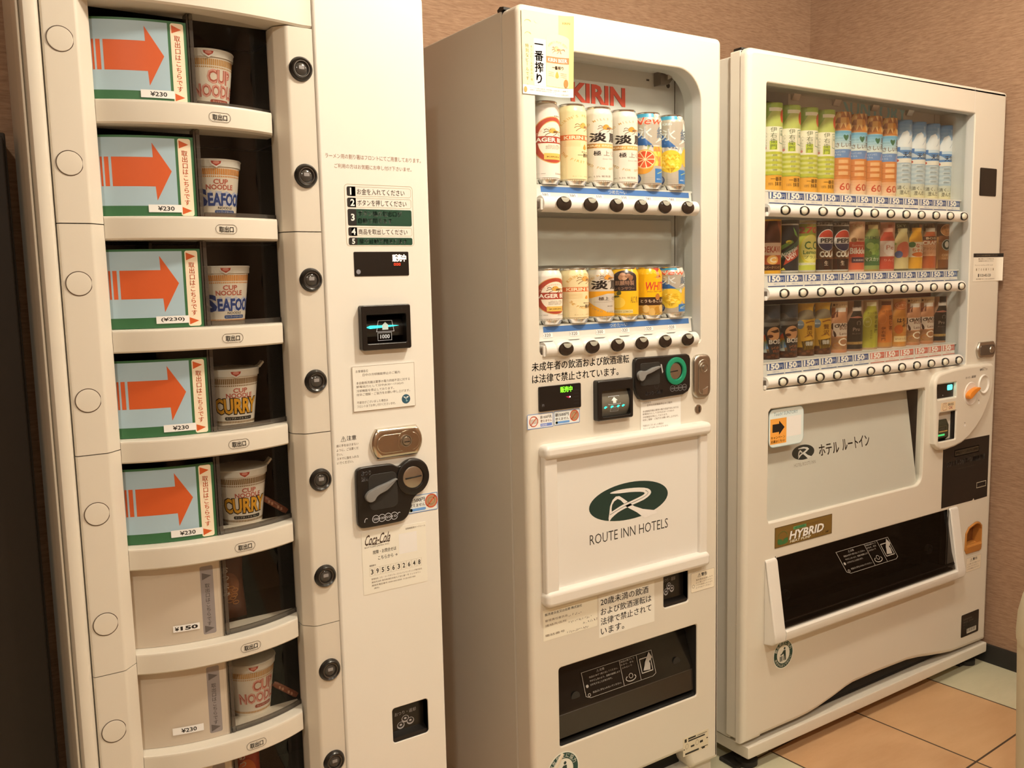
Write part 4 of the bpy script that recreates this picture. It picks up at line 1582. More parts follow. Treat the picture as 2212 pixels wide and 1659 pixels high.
# bill slot
mb = MB()
mb.panel(1.2045, 1.3055, 0.9825, 1.0705, -0.016, 0.001, BLACK, R=0.005, fil=0.004, holes=[rr_pts(1.2165, 0.9905, 1.2960, 1.0475, 0.004)])
b2 = mb.done('bill_slot', M2)
mb = MB()
GG = _principled('worn_grey_guide', (0.16, 0.15, 0.12), 0.25)
secs = []
for i in range(11):
    a = i / 10
    secs.append([(1.2145, -0.002 - 0.010 * math.sin(PI * min(1, a * 1.05)), 0.9885 + 0.061 * a), (1.2980, -0.002 - 0.010 * math.sin(PI * min(1, a * 1.05)), 0.9885 + 0.061 * a)])
mb.loft(secs, GG, closed=False, caps=False)
A = Art()
gx, gz = 1.2540, 1.022
A.poly([(gx - 0.015, gz + 0.0115), (gx + 0.015, gz + 0.0115), (gx + 0.017, gz - 0.0065), (gx - 0.017, gz - 0.0065)], LINEG, [[(gx - 0.0142, gz + 0.0108), (gx + 0.0142, gz + 0.0108), (gx + 0.0160, gz - 0.0058), (gx - 0.0160, gz - 0.0058)]])
A.frame(gx - 0.0100, gz - 0.0225, gx + 0.0130, gz - 0.0125, 0.0006, LINEG)
A.text('1000', gx - 0.0075, gz - 0.0205, 0.018, 0.006, ink('8a8a80'))
A.poly([(gx - 0.0045, gz - 0.0040), (gx + 0.0045, gz - 0.0040), (gx + 0.0045, gz + 0.002), (gx + 0.0088, gz + 0.002), (gx, gz + 0.0095), (gx - 0.0088, gz + 0.002), (gx - 0.0045, gz + 0.002)], ink('e4e4dc'))
A.up()
for dx in (-0.030, -0.012, 0.006, 0.020):
    A.poly([(gx + dx, gz - 0.0120), (gx + dx + 0.004, gz - 0.0085), (gx + dx + 0.010, gz - 0.0105), (gx + dx + 0.004, gz - 0.0145)], glow('2ee0c0', 2.0))
mb.art(A, lambda u, v, o: (u, -0.0022 - 0.010 * math.sin(PI * min(1, max(0, (v - 0.9885) / 0.061) * 1.05)) - o, v))
mb.done('bill_guide', b2)
# coin unit
cp2 = [(1.3145, 1.1010), (1.3165, 1.1080), (1.3225, 1.1120), (1.4725, 1.1110), (1.4805, 1.1075), (1.4840, 1.0990), (1.4835, 1.0340), (1.4767, 1.0242), (1.4607, 1.0181), (1.3735, 1.0155), (1.3404, 1.0154), (1.3285, 1.0192), (1.3197, 1.0313), (1.3145, 1.0475)]
mb = MB()
mb.prism(cp2, 'y', -0.011, 0.001, BLACK, 0.003, 3)
A = Art()
A.text('おつり', 1.3450, 1.0262, 0.0235, 0.0085, ink('b8b0a4'), 0.01)
A.text('・返却', 1.3720, 1.0268, 0.0240, 0.0085, ink('b8b0a4'), 0.01)
for j, v in enumerate(('500', '100', '50', '10')):
    cx = 1.4262 + 0.0125 * j
    A.ring(cx, 1.0350, 0.0072, 0.0072, 0.0008, ink('8a847a'), n=20)
    A.text(v, cx - 0.0045, 1.0330, 0.009, 0.0040, ink('8a847a'))
A.ring(1.3780, 1.0470, 0.0070, 0.0085, 0.0012, ink('3a3632'), a0=150, a1=380)
A.poly([(1.3900, 1.0930), (1.3935, 1.0930), (1.3980, 1.0750), (1.3950, 1.0720)], ink('b0a898'))
mb.art(A, plane(-0.0111))
c2 = mb.done('coin_unit', M2)
mb = MB()
mb.panel(1.3290, 1.3880, 1.0480, 1.0990, -0.0118, -0.010, BLACKM, R=0.006, fil=0.001)
mb.prism(spline([(1.3177, 1.0729), (1.3198, 1.0794), (1.3272, 1.0833), (1.3390, 1.0820), (1.3464, 1.0823), (1.3629, 1.0878), (1.3826, 1.0898), (1.3841, 1.0869), (1.3689, 1.0813), (1.3553, 1.0767), (1.3419, 1.0732), (1.3359, 1.0647), (1.3285, 1.0604), (1.3211, 1.0637)], 3, True), 'y', -0.020, -0.011, GREYP, 0.0015)
mb.done('return_lever', c2, 'grey coin return lever')
mb = MB()
GRN = _principled('green_ring', (0.01, 0.26, 0.14), 0.35)
mb.lathe([(0.0315, 0.0), (0.0315, 0.003), (0.029, 0.0042), (0.021, 0.0042), (0.0195, 0.001)], GRN, (1.4365, -0.011, 1.0745), 'y', n=40)
mb.done('coin_ring', c2, 'green ring round the coin slot')
mb = MB()
mb.lathe([(0.0, 0.003), (0.018, 0.0025), (0.0198, 0.001)], STEEL, (1.4330, -0.011, 1.0745), 'y', n=36)
mb.prism([(1.4150, 1.0725), (1.4400, 1.0740), (1.4400, 1.0765), (1.4150, 1.0745)], 'y', -0.0148, -0.013, GAP)
mb.done('coin_slot', c2, 'steel disc with the coin slot')
# upright chrome lock and key hole
mb = MB()
mb.panel(1.4975, 1.5525, 1.004, 1.1065, -0.010, 0.001, STEEL, R=0.018, fil=0.006)
l2 = mb.done('lock_handle', M2, 'chrome lock handle')
mb = MB()
mb.panel(1.5095, 1.5405, 1.0125, 1.0950, -0.0120, -0.009, STEEL, R=0.0150, fil=0.0015)
mb.prism([(1.5215, 1.0125), (1.5360, 1.0125), (1.5385, 1.0300), (1.5290, 1.0260), (1.5210, 1.0240)], 'y', -0.0130, -0.0115, ALU)
mb.done('lever_plate', l2)
mb = MB()
mb.lathe([(0.0125, 0.0), (0.0125, 0.002), (0.0105, 0.002), (0.010, 0.0005), (0.006, 0.0005), (0.005, 0.004), (0.0, 0.0045)], STEEL, (1.5260, -0.0120, 1.0760), 'y', n=28)
mb.done('key_cylinder', l2)
mb = MB()
mb.lathe([(0.011, 0.0), (0.0105, 0.002), (0.0, 0.003)], STEEL, (1.518, 0.0, 0.9775), 'y', n=24)
mb.box(1.5190, 1.5207, -0.0036, -0.0020, 0.9710, 0.9840, GAP)
mb.done('key_hole', M2)
A = Art()
A.lines(notice_rows, 1.3445, 1.0105, 0.112, 0.0046, ink('6a5442'), 1.42)
A.frame(1.3385, 0.940, 1.4625, 1.0165, 0.0005, ink('c8b494'))
sticker('cooling_notice', M2, 1.3385, 0.940, 1.4625, 1.0165, -0.0005, ink('f5e6cc'), A, t=0.0008)
# advertising board: four bars and the white panel with the hotel mark
mb = MB()
mb.panel(1.086, 1.520, 0.618, 0.930, -0.005, 0.0005, paint('white_panel', (0.82, 0.80, 0.77), 0.3, 0.02), R=0.002, fil=0.001)
A = Art()
DGN = ink('1c3328')
A.ell(1.3010, 0.7920, 0.1160, 0.0425, DGN, 0.0, 48)
A.up()
LG = ink('e9dcc6')
A.poly(spline([(1.2469, 0.8190), (1.2659, 0.8212), (1.2938, 0.8211), (1.3293, 0.8180), (1.3546, 0.8123), (1.3648, 0.8043), (1.3618, 0.7964), (1.3435, 0.7881), (1.3148, 0.7824), (1.2864, 0.7765), (1.2654, 0.7704), (1.2480, 0.7611), (1.2403, 0.7542), (1.2412, 0.7712), (1.2551, 0.7776), (1.2795, 0.7859), (1.3042, 0.7907), (1.3274, 0.7956), (1.3418, 0.7995), (1.3455, 0.8036), (1.3329, 0.8078), (1.3008, 0.8118), (1.2728, 0.8134), (1.2469, 0.8166)], 2, True), LG)
A.poly([(1.2412, 0.7704), (1.2442, 0.7888), (1.2512, 0.8013), (1.2606, 0.8079), (1.2710, 0.8074), (1.2814, 0.8006), (1.2953, 0.7907), (1.2847, 0.7878), (1.2744, 0.7976), (1.2657, 0.8017), (1.2560, 0.7978), (1.2500, 0.7906), (1.2482, 0.7814), (1.2488, 0.7759)], LG)
A.poly([(1.2882, 0.7817), (1.3023, 0.7858), (1.3147, 0.7774), (1.3398, 0.7670), (1.3800, 0.7573), (1.3830, 0.7500), (1.3450, 0.7450), (1.3217, 0.7624), (1.3022, 0.7734)], LG)
A.up()
A.line(spline([(1.2430, 0.7690), (1.2640, 0.7760), (1.2900, 0.7830), (1.3230, 0.7895), (1.3480, 0.7960), (1.3560, 0.8030), (1.3480, 0.8090)], 4), 0.0010, DGN)
A.z = 1
A.text('ROUTE INN HOTELS', 1.1860, 0.7105, 0.2310, 0.0225, ink('2c2a22'), -0.004)
mb.art(A, plane(-0.005))
mb.done('advert_panel', M2, 'white panel with a dark green oval hotel mark')
mb = MB()
mb.box(1.061, 1.095, -0.016, 0.001, 0.606, 0.935, PAINT_W, 0.004, 3)
mb.done('board_side', M2)
mb = MB()
mb.box(1.513, 1.538, -0.014, 0.001, 0.622, 0.926, PAINT_W, 0.004, 3)
mb.done('board_side', M2)
mb = MB()
mb.panel(1.0575, 1.5415, 0.9185, 0.9475, -0.026, 0.001, PAINT_W, R=0.012, fil=0.010)
mb.done('board_top', M2)
mb = MB()
mb.panel(1.0575, 1.5415, 0.599, 0.6330, -0.022, 0.001, PAINT_W, R=0.012, fil=0.009)
mb.done('board_bottom', M2)
# coin return
mb = MB()
mb.box(ret2[0] - 0.004, ret2[2] + 0.004, 0.018, 0.022, ret2[1] - 0.004, ret2[3] + 0.004, BLACK)
mb.box(ret2[0] - 0.004, ret2[0], 0.004, 0.02, ret2[1] - 0.003, ret2[3] + 0.003, BLACK)
mb.box(ret2[2], ret2[2] + 0.004, 0.004, 0.02, ret2[1] - 0.003, ret2[3] + 0.003, BLACK)
mb.prism([(0.018, ret2[1]), (0.003, ret2[1]), (0.006, ret2[1] + 0.006), (0.018, ret2[1] + 0.012)], 'x', ret2[0], ret2[2], BLACK)
mb.prism([(0.018, ret2[3]), (0.004, ret2[3]), (0.007, ret2[3] - 0.004), (0.018, ret2[3] - 0.010)], 'x', ret2[0], ret2[2], BLACK)
mb.art(return_mark(Art(), ret2[0], ret2[1] + 0.006, ret2[2] - ret2[0] - 0.012, ret2[3] - ret2[1]), plane(0.0178))
mb.done('coin_return', M2)
A = Art()
A.frame(1.4960, 0.5330, 1.5755, 0.5815, 0.0006, ink('8a7458'), 0.004)
A.text('⚠警告', 1.5190, 0.5680, 0.0310, 0.0095, ink('4a3a28'), 0.02)
A.lines([('電気製品を倒したり', 1), ('よじ登ったりすると', 1), ('けがの原因となります', 1), ('のでやめてください', 0.9)], 1.5130, 0.5640, 0.056, 0.0042, ink('7a6448'), 1.55)
A.ring(1.5045, 0.5480, 0.0042, 0.0042, 0.0008, ink('7a6448'))
sticker('warning_label', M2, 1.4960, 0.5330, 1.5755, 0.5815, 0.0, ink('efdcb8'), A, r=0.004)
A = Art()
HW = ink('33261a')
A.text('販売者氏名又は名称 株式会社', 1.0660, 0.5760, 0.1000, 0.0062, ink('5a4632'), 0.01)
A.lines([('管理責任者氏名', 0.46), ('連絡先住所', 0.44), '', ('電話番号', 0.40)], 1.0660, 0.5680, 0.130, 0.0052, ink('6a543c'), 2.1)
rng = random.Random(7)
for (xx, zz, n) in ((1.128, 0.5640, 7), (1.128, 0.5480, 12), (1.166, 0.5380, 8), (1.124, 0.5260, 11)):
    for j in range(n):
        x = xx + j * 0.0055
        A.line([(x + rng.uniform(0, 0.004), zz + rng.uniform(-0.003, 0.003)) for _ in range(3)], 0.0008, HW)
sticker('owner_label', M2, 1.0610, 0.5215, 1.2085, 0.5895, 0.0, ink('f2e0be'), A)
A = Art()
for j, (tx, f) in enumerate((('20歳未満の飲酒', 0.94), ('および飲酒運転は', 1.0), ('法律で禁止されて', 1.0), ('います。', 0.45))):
    A.text(tx, 1.2180, 0.5645 - j * 0.0226, 0.1510 * f, 0.0170, K_, 0.008)
sticker('age_notice', M2, 1.2130, 0.4915, 1.3785, 0.5885, 0.0, ink('efe2c6'), A)
# outlet
mb = MB()
mb.box(1.094, 1.524, 0.075, 0.078, 0.262, 0.458, BLACKM)
mb.box(1.094, 1.1005, 0.004, 0.078, 0.264, 0.456, BLACKM)
mb.box(1.5175, 1.524, 0.004, 0.078, 0.264, 0.456, BLACKM)
mb.box(1.094, 1.524, 0.008, 0.078, 0.258, 0.269, BLACKM)
mb.box(1.094, 1.524, 0.008, 0.078, 0.452, 0.460, BLACKM)
mb.done('outlet_box', M2)


def outlet_art(x0, z0, w, h, c):
    """pictogram panel on the flap: caution text, spill picture, hand and can"""
    A = Art()
    A.poly([(x0, z0 + 0.10 * h), (x0 + 0.06 * w, z0), (x0 + 0.95 * w, z0), (x0 + w, z0 + 0.08 * h), (x0 + w, z0 + h), (x0, z0 + h)], c, [[(x0 + 0.006 * w, z0 + 0.11 * h), (x0 + 0.064 * w, z0 + 0.015 * h), (x0 + 0.945 * w, z0 + 0.015 * h), (x0 + 0.994 * w, z0 + 0.09 * h), (x0 + 0.994 * w, z0 + 0.985 * h), (x0 + 0.006 * w, z0 + 0.985 * h)]])
    for f in (0.525, 0.77):
        A.rect(x0 + f * w, z0, x0 + (f + 0.006) * w, z0 + h, c)
    A.text('⚠注意', x0 + 0.20 * w, z0 + 0.84 * h, 0.11 * w, 0.10 * h, c)
    A.lines([('商品は1本ずつ取り出してください。', 0.40, 0.09), ('やけどしないよう、容器の破損により', 0.42, 0.09), ('けがをすることがあります。', 0.30, 0.09), ('', 0.1), ('商品口に手を入れないでください。', 0.40, 0.10)], x0, z0 + 0.78 * h, w, 0.075 * h, c, 1.9)
    A.lines([('商品は落下して', 0.20, 0.54), ('きます。手を', 0.18, 0.54), ('入れないで', 0.15, 0.54)], x0, z0 + 0.95 * h, w, 0.07 * h, c, 1.7)
    A.ring(x0 + 0.64 * w, z0 + 0.22 * h, 0.075 * w, 0.13 * h, 0.010 * w, c, a0=130, a1=400)
    A.ring(x0 + 0.645 * w, z0 + 0.30 * h, 0.03 * w, 0.10 * h, 0.006 * w, c)
    A.ell(x0 + 0.045 * w, z0 + 0.45 * h, 0.018 * w, 0.06 * h, c)
    A.ring(x0 + 0.05 * w, z0 + 0.12 * h, 0.020 * w, 0.06 * h, 0.006 * w, c)
    A.frame(x0 + 0.80 * w, z0 + 0.22 * h, x0 + 0.97 * w, z0 + 0.80 * h, 0.010 * w, c, 0.01 * w)
    A.up()
    A.poly([(x0 + 0.955 * w, z0 + 0.96 * h), (x0 + 0.875 * w, z0 + 0.62 * h), (x0 + 0.86 * w, z0 + 0.50 * h), (x0 + 0.83 * w, z0 + 0.32 * h), (x0 + 0.93 * w, z0 + 0.28 * h), (x0 + 0.945 * w, z0 + 0.50 * h), (x0 + 0.935 * w, z0 + 0.60 * h), (x0 + 0.99 * w, z0 + 0.72 * h)], c)
    return A


mb = MB()
fy = lambda v: 0.014 + 0.034 * max(0.0, (v - 0.345) / 0.105) if v > 0.345 else 0.014
mb.loft([[(1.103, 0.050, 0.449), (1.103, 0.014, 0.345), (1.103, 0.012, 0.292), (1.103, 0.020, 0.284)], [(1.515, 0.050, 0.449), (1.515, 0.014, 0.345), (1.515, 0.012, 0.292), (1.515, 0.020, 0.284)]], _principled('flap_black', (0.012, 0.010, 0.008), 0.16), closed=False, caps=False)
mb.prism([(0.010, 0.283), (0.0125, 0.334), (0.0155, 0.337), (0.018, 0.283)], 'x', 1.104, 1.514, _principled('flap_lip', (0.030, 0.023, 0.017), 0.25))
for x in (1.160, 1.468):
    mb.lathe([(0.012, 0.0), (0.012, 0.001), (0.0, 0.0015)], BLACKM, (x, 0.020, 0.362), 'y', n=24)
A = outlet_art(1.186, 0.3500, 0.212, 0.0560, ink('a89c88'))
mb.art(A, lambda u, v, o: (u, fy(v) - 0.0012 - o, v))
mb.done('outlet_flap', M2, 'black outlet flap with pale pictograms')
A = Art()
for (a, b, c, d) in ((0.06, 0.74, 0.14, 0.92), (0.20, 0.72, 0.86, 0.80), (0.20, 0.84, 0.50, 0.93), (0.55, 0.86, 0.94, 0.89), (0.30, 0.36, 0.44, 0.46), (0.66, 0.40, 0.78, 0.52), (0.70, 0.10, 0.98, 0.14), (0.74, 0.02, 0.86, 0.12), (0.08, 0.05, 0.62, 0.15), (0.02, 0.34, 0.06, 0.40), (0.92, 0.50, 0.98, 0.56)):
    A.rect(1.4705 + a * 0.086, 0.1255 + b * 0.047, 1.4705 + c * 0.086, 0.1255 + d * 0.047, K_)
for x, z in ((0.55, 0.5), (0.15, 0.5)):
    A.ring(1.4705 + x * 0.086, 0.1255 + z * 0.047, 0.005, 0.007, 0.0008, ink('6a5a44'))
sticker('rating_label', M2, 1.4705, 0.1255, 1.5565, 0.1725, 0.0, ink('d8c6a0'), A)


def recycle_badge(cx, cz, r, parent, Y, peel=False):
    mb = MB()
    A = Art()
    A.ell(cx, cz, r, r, ink('e8e0c4'), n=40)
    A.up()
    A.ring(cx, cz, r * 0.93, r * 0.93, r * 0.30, ink('1f4436'), 40)
    A.up()
    A.arctext('散乱防止に協力', cx, cz, r * 0.78, 165, 15, r * 0.26, ink('e8e0c4'))
    A.arctext('あきかんはくずかごに', cx, cz, r * 0.78, 195, 345, r * 0.22, ink('e8e0c4'), inside=True)
    D = ink('1f3a30')
    A.ell(cx + 0.12 * r, cz + 0.38 * r, 0.085 * r, 0.085 * r, D)
    A.poly([(cx + 0.02 * r, cz + 0.26 * r), (cx + 0.22 * r, cz + 0.26 * r), (cx + 0.27 * r, cz - 0.45 * r), (cx + 0.17 * r, cz - 0.45 * r), (cx + 0.14 * r, cz - 0.05 * r), (cx + 0.10 * r, cz - 0.45 * r), (cx + 0.02 * r, cz - 0.45 * r), (cx + 0.04 * r, cz + 0.02 * r), (cx - 0.18 * r, cz - 0.02 * r), (cx - 0.18 * r, cz + 0.06 * r)], D)
    for j in range(4):
        A.rect(cx - 0.36 * r + 0.075 * r * j, cz - 0.45 * r, cx - 0.325 * r + 0.075 * r * j, cz - 0.12 * r, D)
        A.rect(cx - 0.37 * r, cz - 0.45 * r + 0.10 * r * j, cx - 0.06 * r, cz - 0.42 * r + 0.10 * r * j, D)
    A.ell(cx - 0.22 * r, cz + 0.0 * r, 0.07 * r, 0.05 * r, D)
    mb.art(A, plane(Y - 0.0002))
    if peel:
        mb.prism([(cx - r * 1.0, cz - r * 0.1), (cx - r * 0.1, cz + r * 0.98), (cx - r * 0.02, cz + r * 0.92), (cx - r * 0.7, cz - r * 0.1)], 'y', Y - 0.006, Y - 0.0004, ink('e6d4b0'), 0.001)
    return mb.done('litter_badge', parent, 'round green and white litter badge')


recycle_badge(1.1075, 0.214, 0.0440, M2, 0.0, True)

# ------------------------------------------------------------------ beer and cocktail cans
RC = 0.0330


def can_shell(h, body):
    mb = MB()
    mb.lathe([(0.0, 0.004), (0.0245, 0.003), (0.0262, 0.0), (0.0275, 0.0008), (0.0315, 0.0075), (RC, 0.011), (RC, h - 0.018), (0.0318, h - 0.0125), (0.0275, h - 0.0045)], body, n=48)
    return mb


def can_fn(h):
    def f(u, v, o):
        r = RC
        if v > h - 0.018:
            t = min(1.0, (v - (h - 0.018)) / 0.0135)
            r = RC - 0.0012 * min(1, t / 0.41) - max(0.0, t - 0.41) / 0.59 * 0.0043
        return ((r + o) * math.sin(u / RC), -(r + o) * math.cos(u / RC), v)
    return f


def can_end(mb_root, h):
    mb = MB()
    mb.lathe([(0.0273, h - 0.0046), (0.0282, h - 0.0030), (0.0284, h - 0.0012), (0.0274, h), (0.0262, h - 0.0012), (0.0255, h - 0.0052), (0.0, h - 0.0050)], ALU, n=40)
    mb.prism([(-0.008, -0.012), (0.008, -0.012), (0.009, 0.002), (0.0, 0.012), (-0.009, 0.002)], 'z', h - 0.0050, h - 0.0036, ALU, 0.0003)
    mb.done('lid', mb_root)
    mb = MB()
    mb.lathe([(0.0, 0.0042), (0.0240, 0.0034), (0.0262, 0.0002), (0.0278, 0.0010), (0.0318, 0.0078), (0.0331, 0.0115), (0.03312, 0.0125)], ALU, n=40)
    mb.done('rim', mb_root)


WCAN = ink('ece4dc', 0.25, wb=False)
CRCAN = ink('efdcae', 0.22, wb=False)
SLV = ink('c9c2b4', 0.25, 0.35, wb=False)


def n_(h):
    return ink(h, 0.3, wb=False)


def art_lager(A, h):
    tall = h > 0.14
    cz, rx, rz = (0.088, 0.0275, 0.0455) if tall else (0.0600, 0.0270, 0.0370)
    RED, GOLD = n_('b04a38'), n_('d9a850')
    A.ell(0, cz, rx * 1.04, rz * 1.035, n_('d8b070'), n=44)
    A.up()
    A.ring(0, cz, rx, rz, rx * 0.26, RED, 44)
    A.ell(0, cz, rx * 0.74, rz * 0.80, n_('f3e8d6'))
    A.up()
    A.arctext('KIRIN BREWERY COMPANY', 0, cz, rx * 0.87, 165, 15, 0.0040, n_('e6b8a0'), 0.02)
    beast(A, 0.0015, cz + rz * 0.36, rx * 0.56, GOLD, n_('6a4a30'))
    A.up()
    A.poly([(-0.0335, cz - 0.0065), (0.0335, cz - 0.0065), (0.031, cz), (0.0335, cz + 0.0075), (-0.0335, cz + 0.0075), (-0.031, cz)], n_('a84434'))
    A.up()
    A.text('LAGER BEER', -0.0265, cz - 0.0040, 0.054, 0.0088, n_('f6ece0'), 0.03)
    A.z -= 1
    A.lines([('SINCE 1888', 0.7, 0.1), ('BREWED FOR A MORE', 0.9), ('SATISFYING TASTE', 0.9), ('KIRIN BREWERY', 0.8)], -0.010, cz - 0.0095, 0.024, 0.0018, n_('8a7a6a'), 1.3)
    A.rect(-0.0125, cz - rz * 0.86, 0.0125, cz - rz * 0.58, n_('e2bc62'), 0.001)
    A.up()
    A.text('KIRIN', -0.009, cz - rz * 0.77, 0.018, 0.0030, n_('8a6a2c'), 0.02)
    A.z = 1
    A.text('KIRIN', 0.002, h - 0.0330, 0.010, 0.0030, n_('5a4a44'), 0.02)
    A.text('生ビール・非熱処理', -0.024, 0.0200, 0.0130, 0.0016, n_('6a5a54'))
    A.text('500ml' if tall else '350ml', 0.002, 0.0190, 0.013, 0.0036, n_('9a8478'), 0.01)


def art_first(A, h):
    tall = h > 0.14
    k = 1.0 if tall else 0.74
    z = lambda f: f * h
    OR, GD, BN = n_('dd7a48'), n_('d9aa58'), n_('55402c')
    A.rect(-0.0345, z(0.55 if tall else 0.575), 0.0345, z(0.615 if tall else 0.655), OR)
    A.up()
    A.text('KIRIN BEER', -0.0265, z(0.560 if tall else 0.588), 0.054, z(0.043 if tall else 0.055), n_('fbe6c4'), 0.03)
    A.z = 1
    beast(A, 0.0035, z(0.715 if tall else 0.785), 0.0175, n_('dfa957'), n_('9a744e'))
    A.arctext("KIRIN'S PRIME BREW", 0.002, z(0.62), 0.0385 * (1 if tall else 0.8), 150, 30, 0.0068, GD, 0.01)
    A.poly(spline([(0.003, z(0.505)), (0.0062, z(0.455)), (0.003, z(0.437)), (-0.0002, z(0.455))], 3, True), n_('dd9a40'))
    for j in range(4):
        A.line([(-0.027, z(0.53) - 0.0028 * j), (-0.004, z(0.53) - 0.0028 * j)], 0.0004, GD)
        A.line([(0.010, z(0.53) - 0.0028 * j), (0.030, z(0.53) - 0.0028 * j)], 0.0004, GD)
    A.text('一番搾り', -0.0085, z(0.345 if tall else 0.27), 0.029, 0.0082, BN, 0.025)
    A.text('麦芽100%', -0.003, z(0.40 if tall else 0.355), 0.014, 0.0026, BN)
    A.arctext('THE FIRST AND BEST', 0.003, z(0.50), 0.036 * k, 205, 335, 0.0064, GD, 0.015, True)
    A.text('生ビール・非熱処理', -0.016, 0.0175, 0.030, 0.0018, n_('b08a50'))
    # side print by the seam
    G = n_('5c5044')
    A.rect(-0.0500, 0.020, -0.0425, 0.048, G)
    A.rect(-0.0500, 0.060, -0.0440, 0.118 if tall else 0.068, n_('9a8868'))
    if tall:
        A.poly([(-0.0500, 0.124), (-0.0405, 0.124), (-0.0452, 0.140)], G, [[(-0.0478, 0.1265), (-0.0428, 0.1265), (-0.0452, 0.1350)]])


def art_tanrei(A, h):
    tall = h > 0.14
    z = lambda f: f * h
    GD, BL = n_('c8a468'), n_('2e2622')
    beast(A, 0.0035, z(0.725 if tall else 0.80), 0.0165, n_('d9963f'), n_('7c6450'))
    A.arctext('GOOD MILLS LAGER', 0.002, z(0.60), 0.0400 * (1 if tall else 0.84), 158, 40, 0.0062, GD, 0.01)
    A.up(2)
    A.text('淡', -0.0240, z(0.555 if tall else 0.60), 0.0250, z(0.115 if tall else 0.165), BL, 0.035)
    A.text('麗', 0.0050, z(0.555 if tall else 0.60), 0.0250, z(0.115 if tall else 0.165), n_('5c544e'), 0.035)
    A.z = 1
    if tall:
        A.rect(-0.0310, z(0.480), 0.030, z(0.535), n_('d8ab62'))
        A.rect(-0.0310, z(0.480), -0.0130, z(0.535), n_('dd9350'))
        A.up()
        A.text('KIRIN BREWERY', -0.027, z(0.495), 0.054, z(0.026), n_('f4e2bc'), 0.02)
        A.z = 1
        A.text('極', -0.0180, z(0.385), 0.0110, z(0.062), BL, 0.02)
        A.text('上', -0.0035, z(0.385), 0.0100, z(0.062), n_('8a6450'))
        A.text('〈生〉', 0.0085, z(0.385), 0.0150, z(0.062), n_('8a6450'))
        A.text('Since 1998', -0.0050, z(0.335), 0.017, z(0.018), n_('a8988a'))
        A.arctext('BREWED FOR GOOD TIMES', 0.002, z(0.46), 0.0400, 200, 340, 0.0062, GD, 0.015, True)
        A.text('alc. 5.5% 発泡酒', -0.0260, 0.0190, 0.034, 0.0042, n_('7a6c60'))
        A.rect(-0.0500, 0.028, -0.0455, 0.062, n_('6a5c50'))
        A.rect(-0.0500, 0.070, -0.0460, 0.098, n_('b09a84'))
        A.ell(0.0345, 0.030, 0.007, 0.009, n_('8a9468'))
    else:
        OR = n_('e0a02c')
        A.poly([(-0.036, z(0.44)), (-0.024, z(0.44)), (0.0, z(0.52)), (0.036, z(0.52)), (0.036, z(0.565)), (-0.036, z(0.565))], OR)
        A.poly([(-0.052, 0.0125), (0.052, 0.0125), (0.052, 0.030), (0.020, 0.018), (0.0, 0.021), (-0.020, 0.036), (-0.030, 0.046), (-0.052, 0.050)], OR)
        A.rect(-0.0520, 0.024, -0.0440, 0.053, n_('4a3c2c'))
        A.text('極上〈生〉', -0.0130, z(0.395), 0.0370, z(0.068), n_('5c4636'), 0.02)
        A.rect(-0.020, z(0.365), 0.028, z(0.370), n_('9a8a78'))
        A.text('発泡酒', 0.0, z(0.275), 0.010, z(0.025), n_('6a5c50'))
        A.arctext('BREWED FOR GOOD', 0.002, z(0.46), 0.0330, 205, 330, 0.0050, n_('9a8a70'), 0.01, True)


def citrus(A, cx, cz, r, flesh, rind, seg, dark):
    A.ell(cx, cz, r, r * 1.06, rind)
    A.up()
    A.ell(cx, cz, r * 0.88, r * 0.94, n_('f4dcae'))
    A.up()
    for i in range(9):
        a0, a1 = 2 * PI * i / 9 + 0.06, 2 * PI * (i + 1) / 9 - 0.06
        am = (a0 + a1) / 2
        A.poly([(cx + 0.10 * r * math.cos(am), cz + 0.10 * r * math.sin(am)), (cx + 0.82 * r * math.cos(a0), cz + 0.87 * r * math.sin(a0)), (cx + 0.85 * r * math.cos(am), cz + 0.9 * r * math.sin(am)), (cx + 0.82 * r * math.cos(a1), cz + 0.87 * r * math.sin(a1))], seg if i % 3 else flesh)
    A.z -= 2


def facets(A, x0, z0, x1, z1, nx, nz, cols, rnd):
    """the diamond-cut surface of the cocktail cans"""
    for i in range(nx):
        for j in range(nz):
            xa, xb = x0 + (x1 - x0) * i / nx, x0 + (x1 - x0) * (i + 1) / nx
            za, zb = z0 + (z1 - z0) * j / nz, z0 + (z1 - z0) * (j + 1) / nz
            xm = (xa + xb) / 2
            A.poly([(xa, za), (xb, za), (xm, zb)], rnd.choice(cols))
            A.poly([(xm, zb), (xb, za), (xb, zb)], rnd.choice(cols))
            A.poly([(xm, zb), (xa, zb), (xa, za)], rnd.choice(cols))


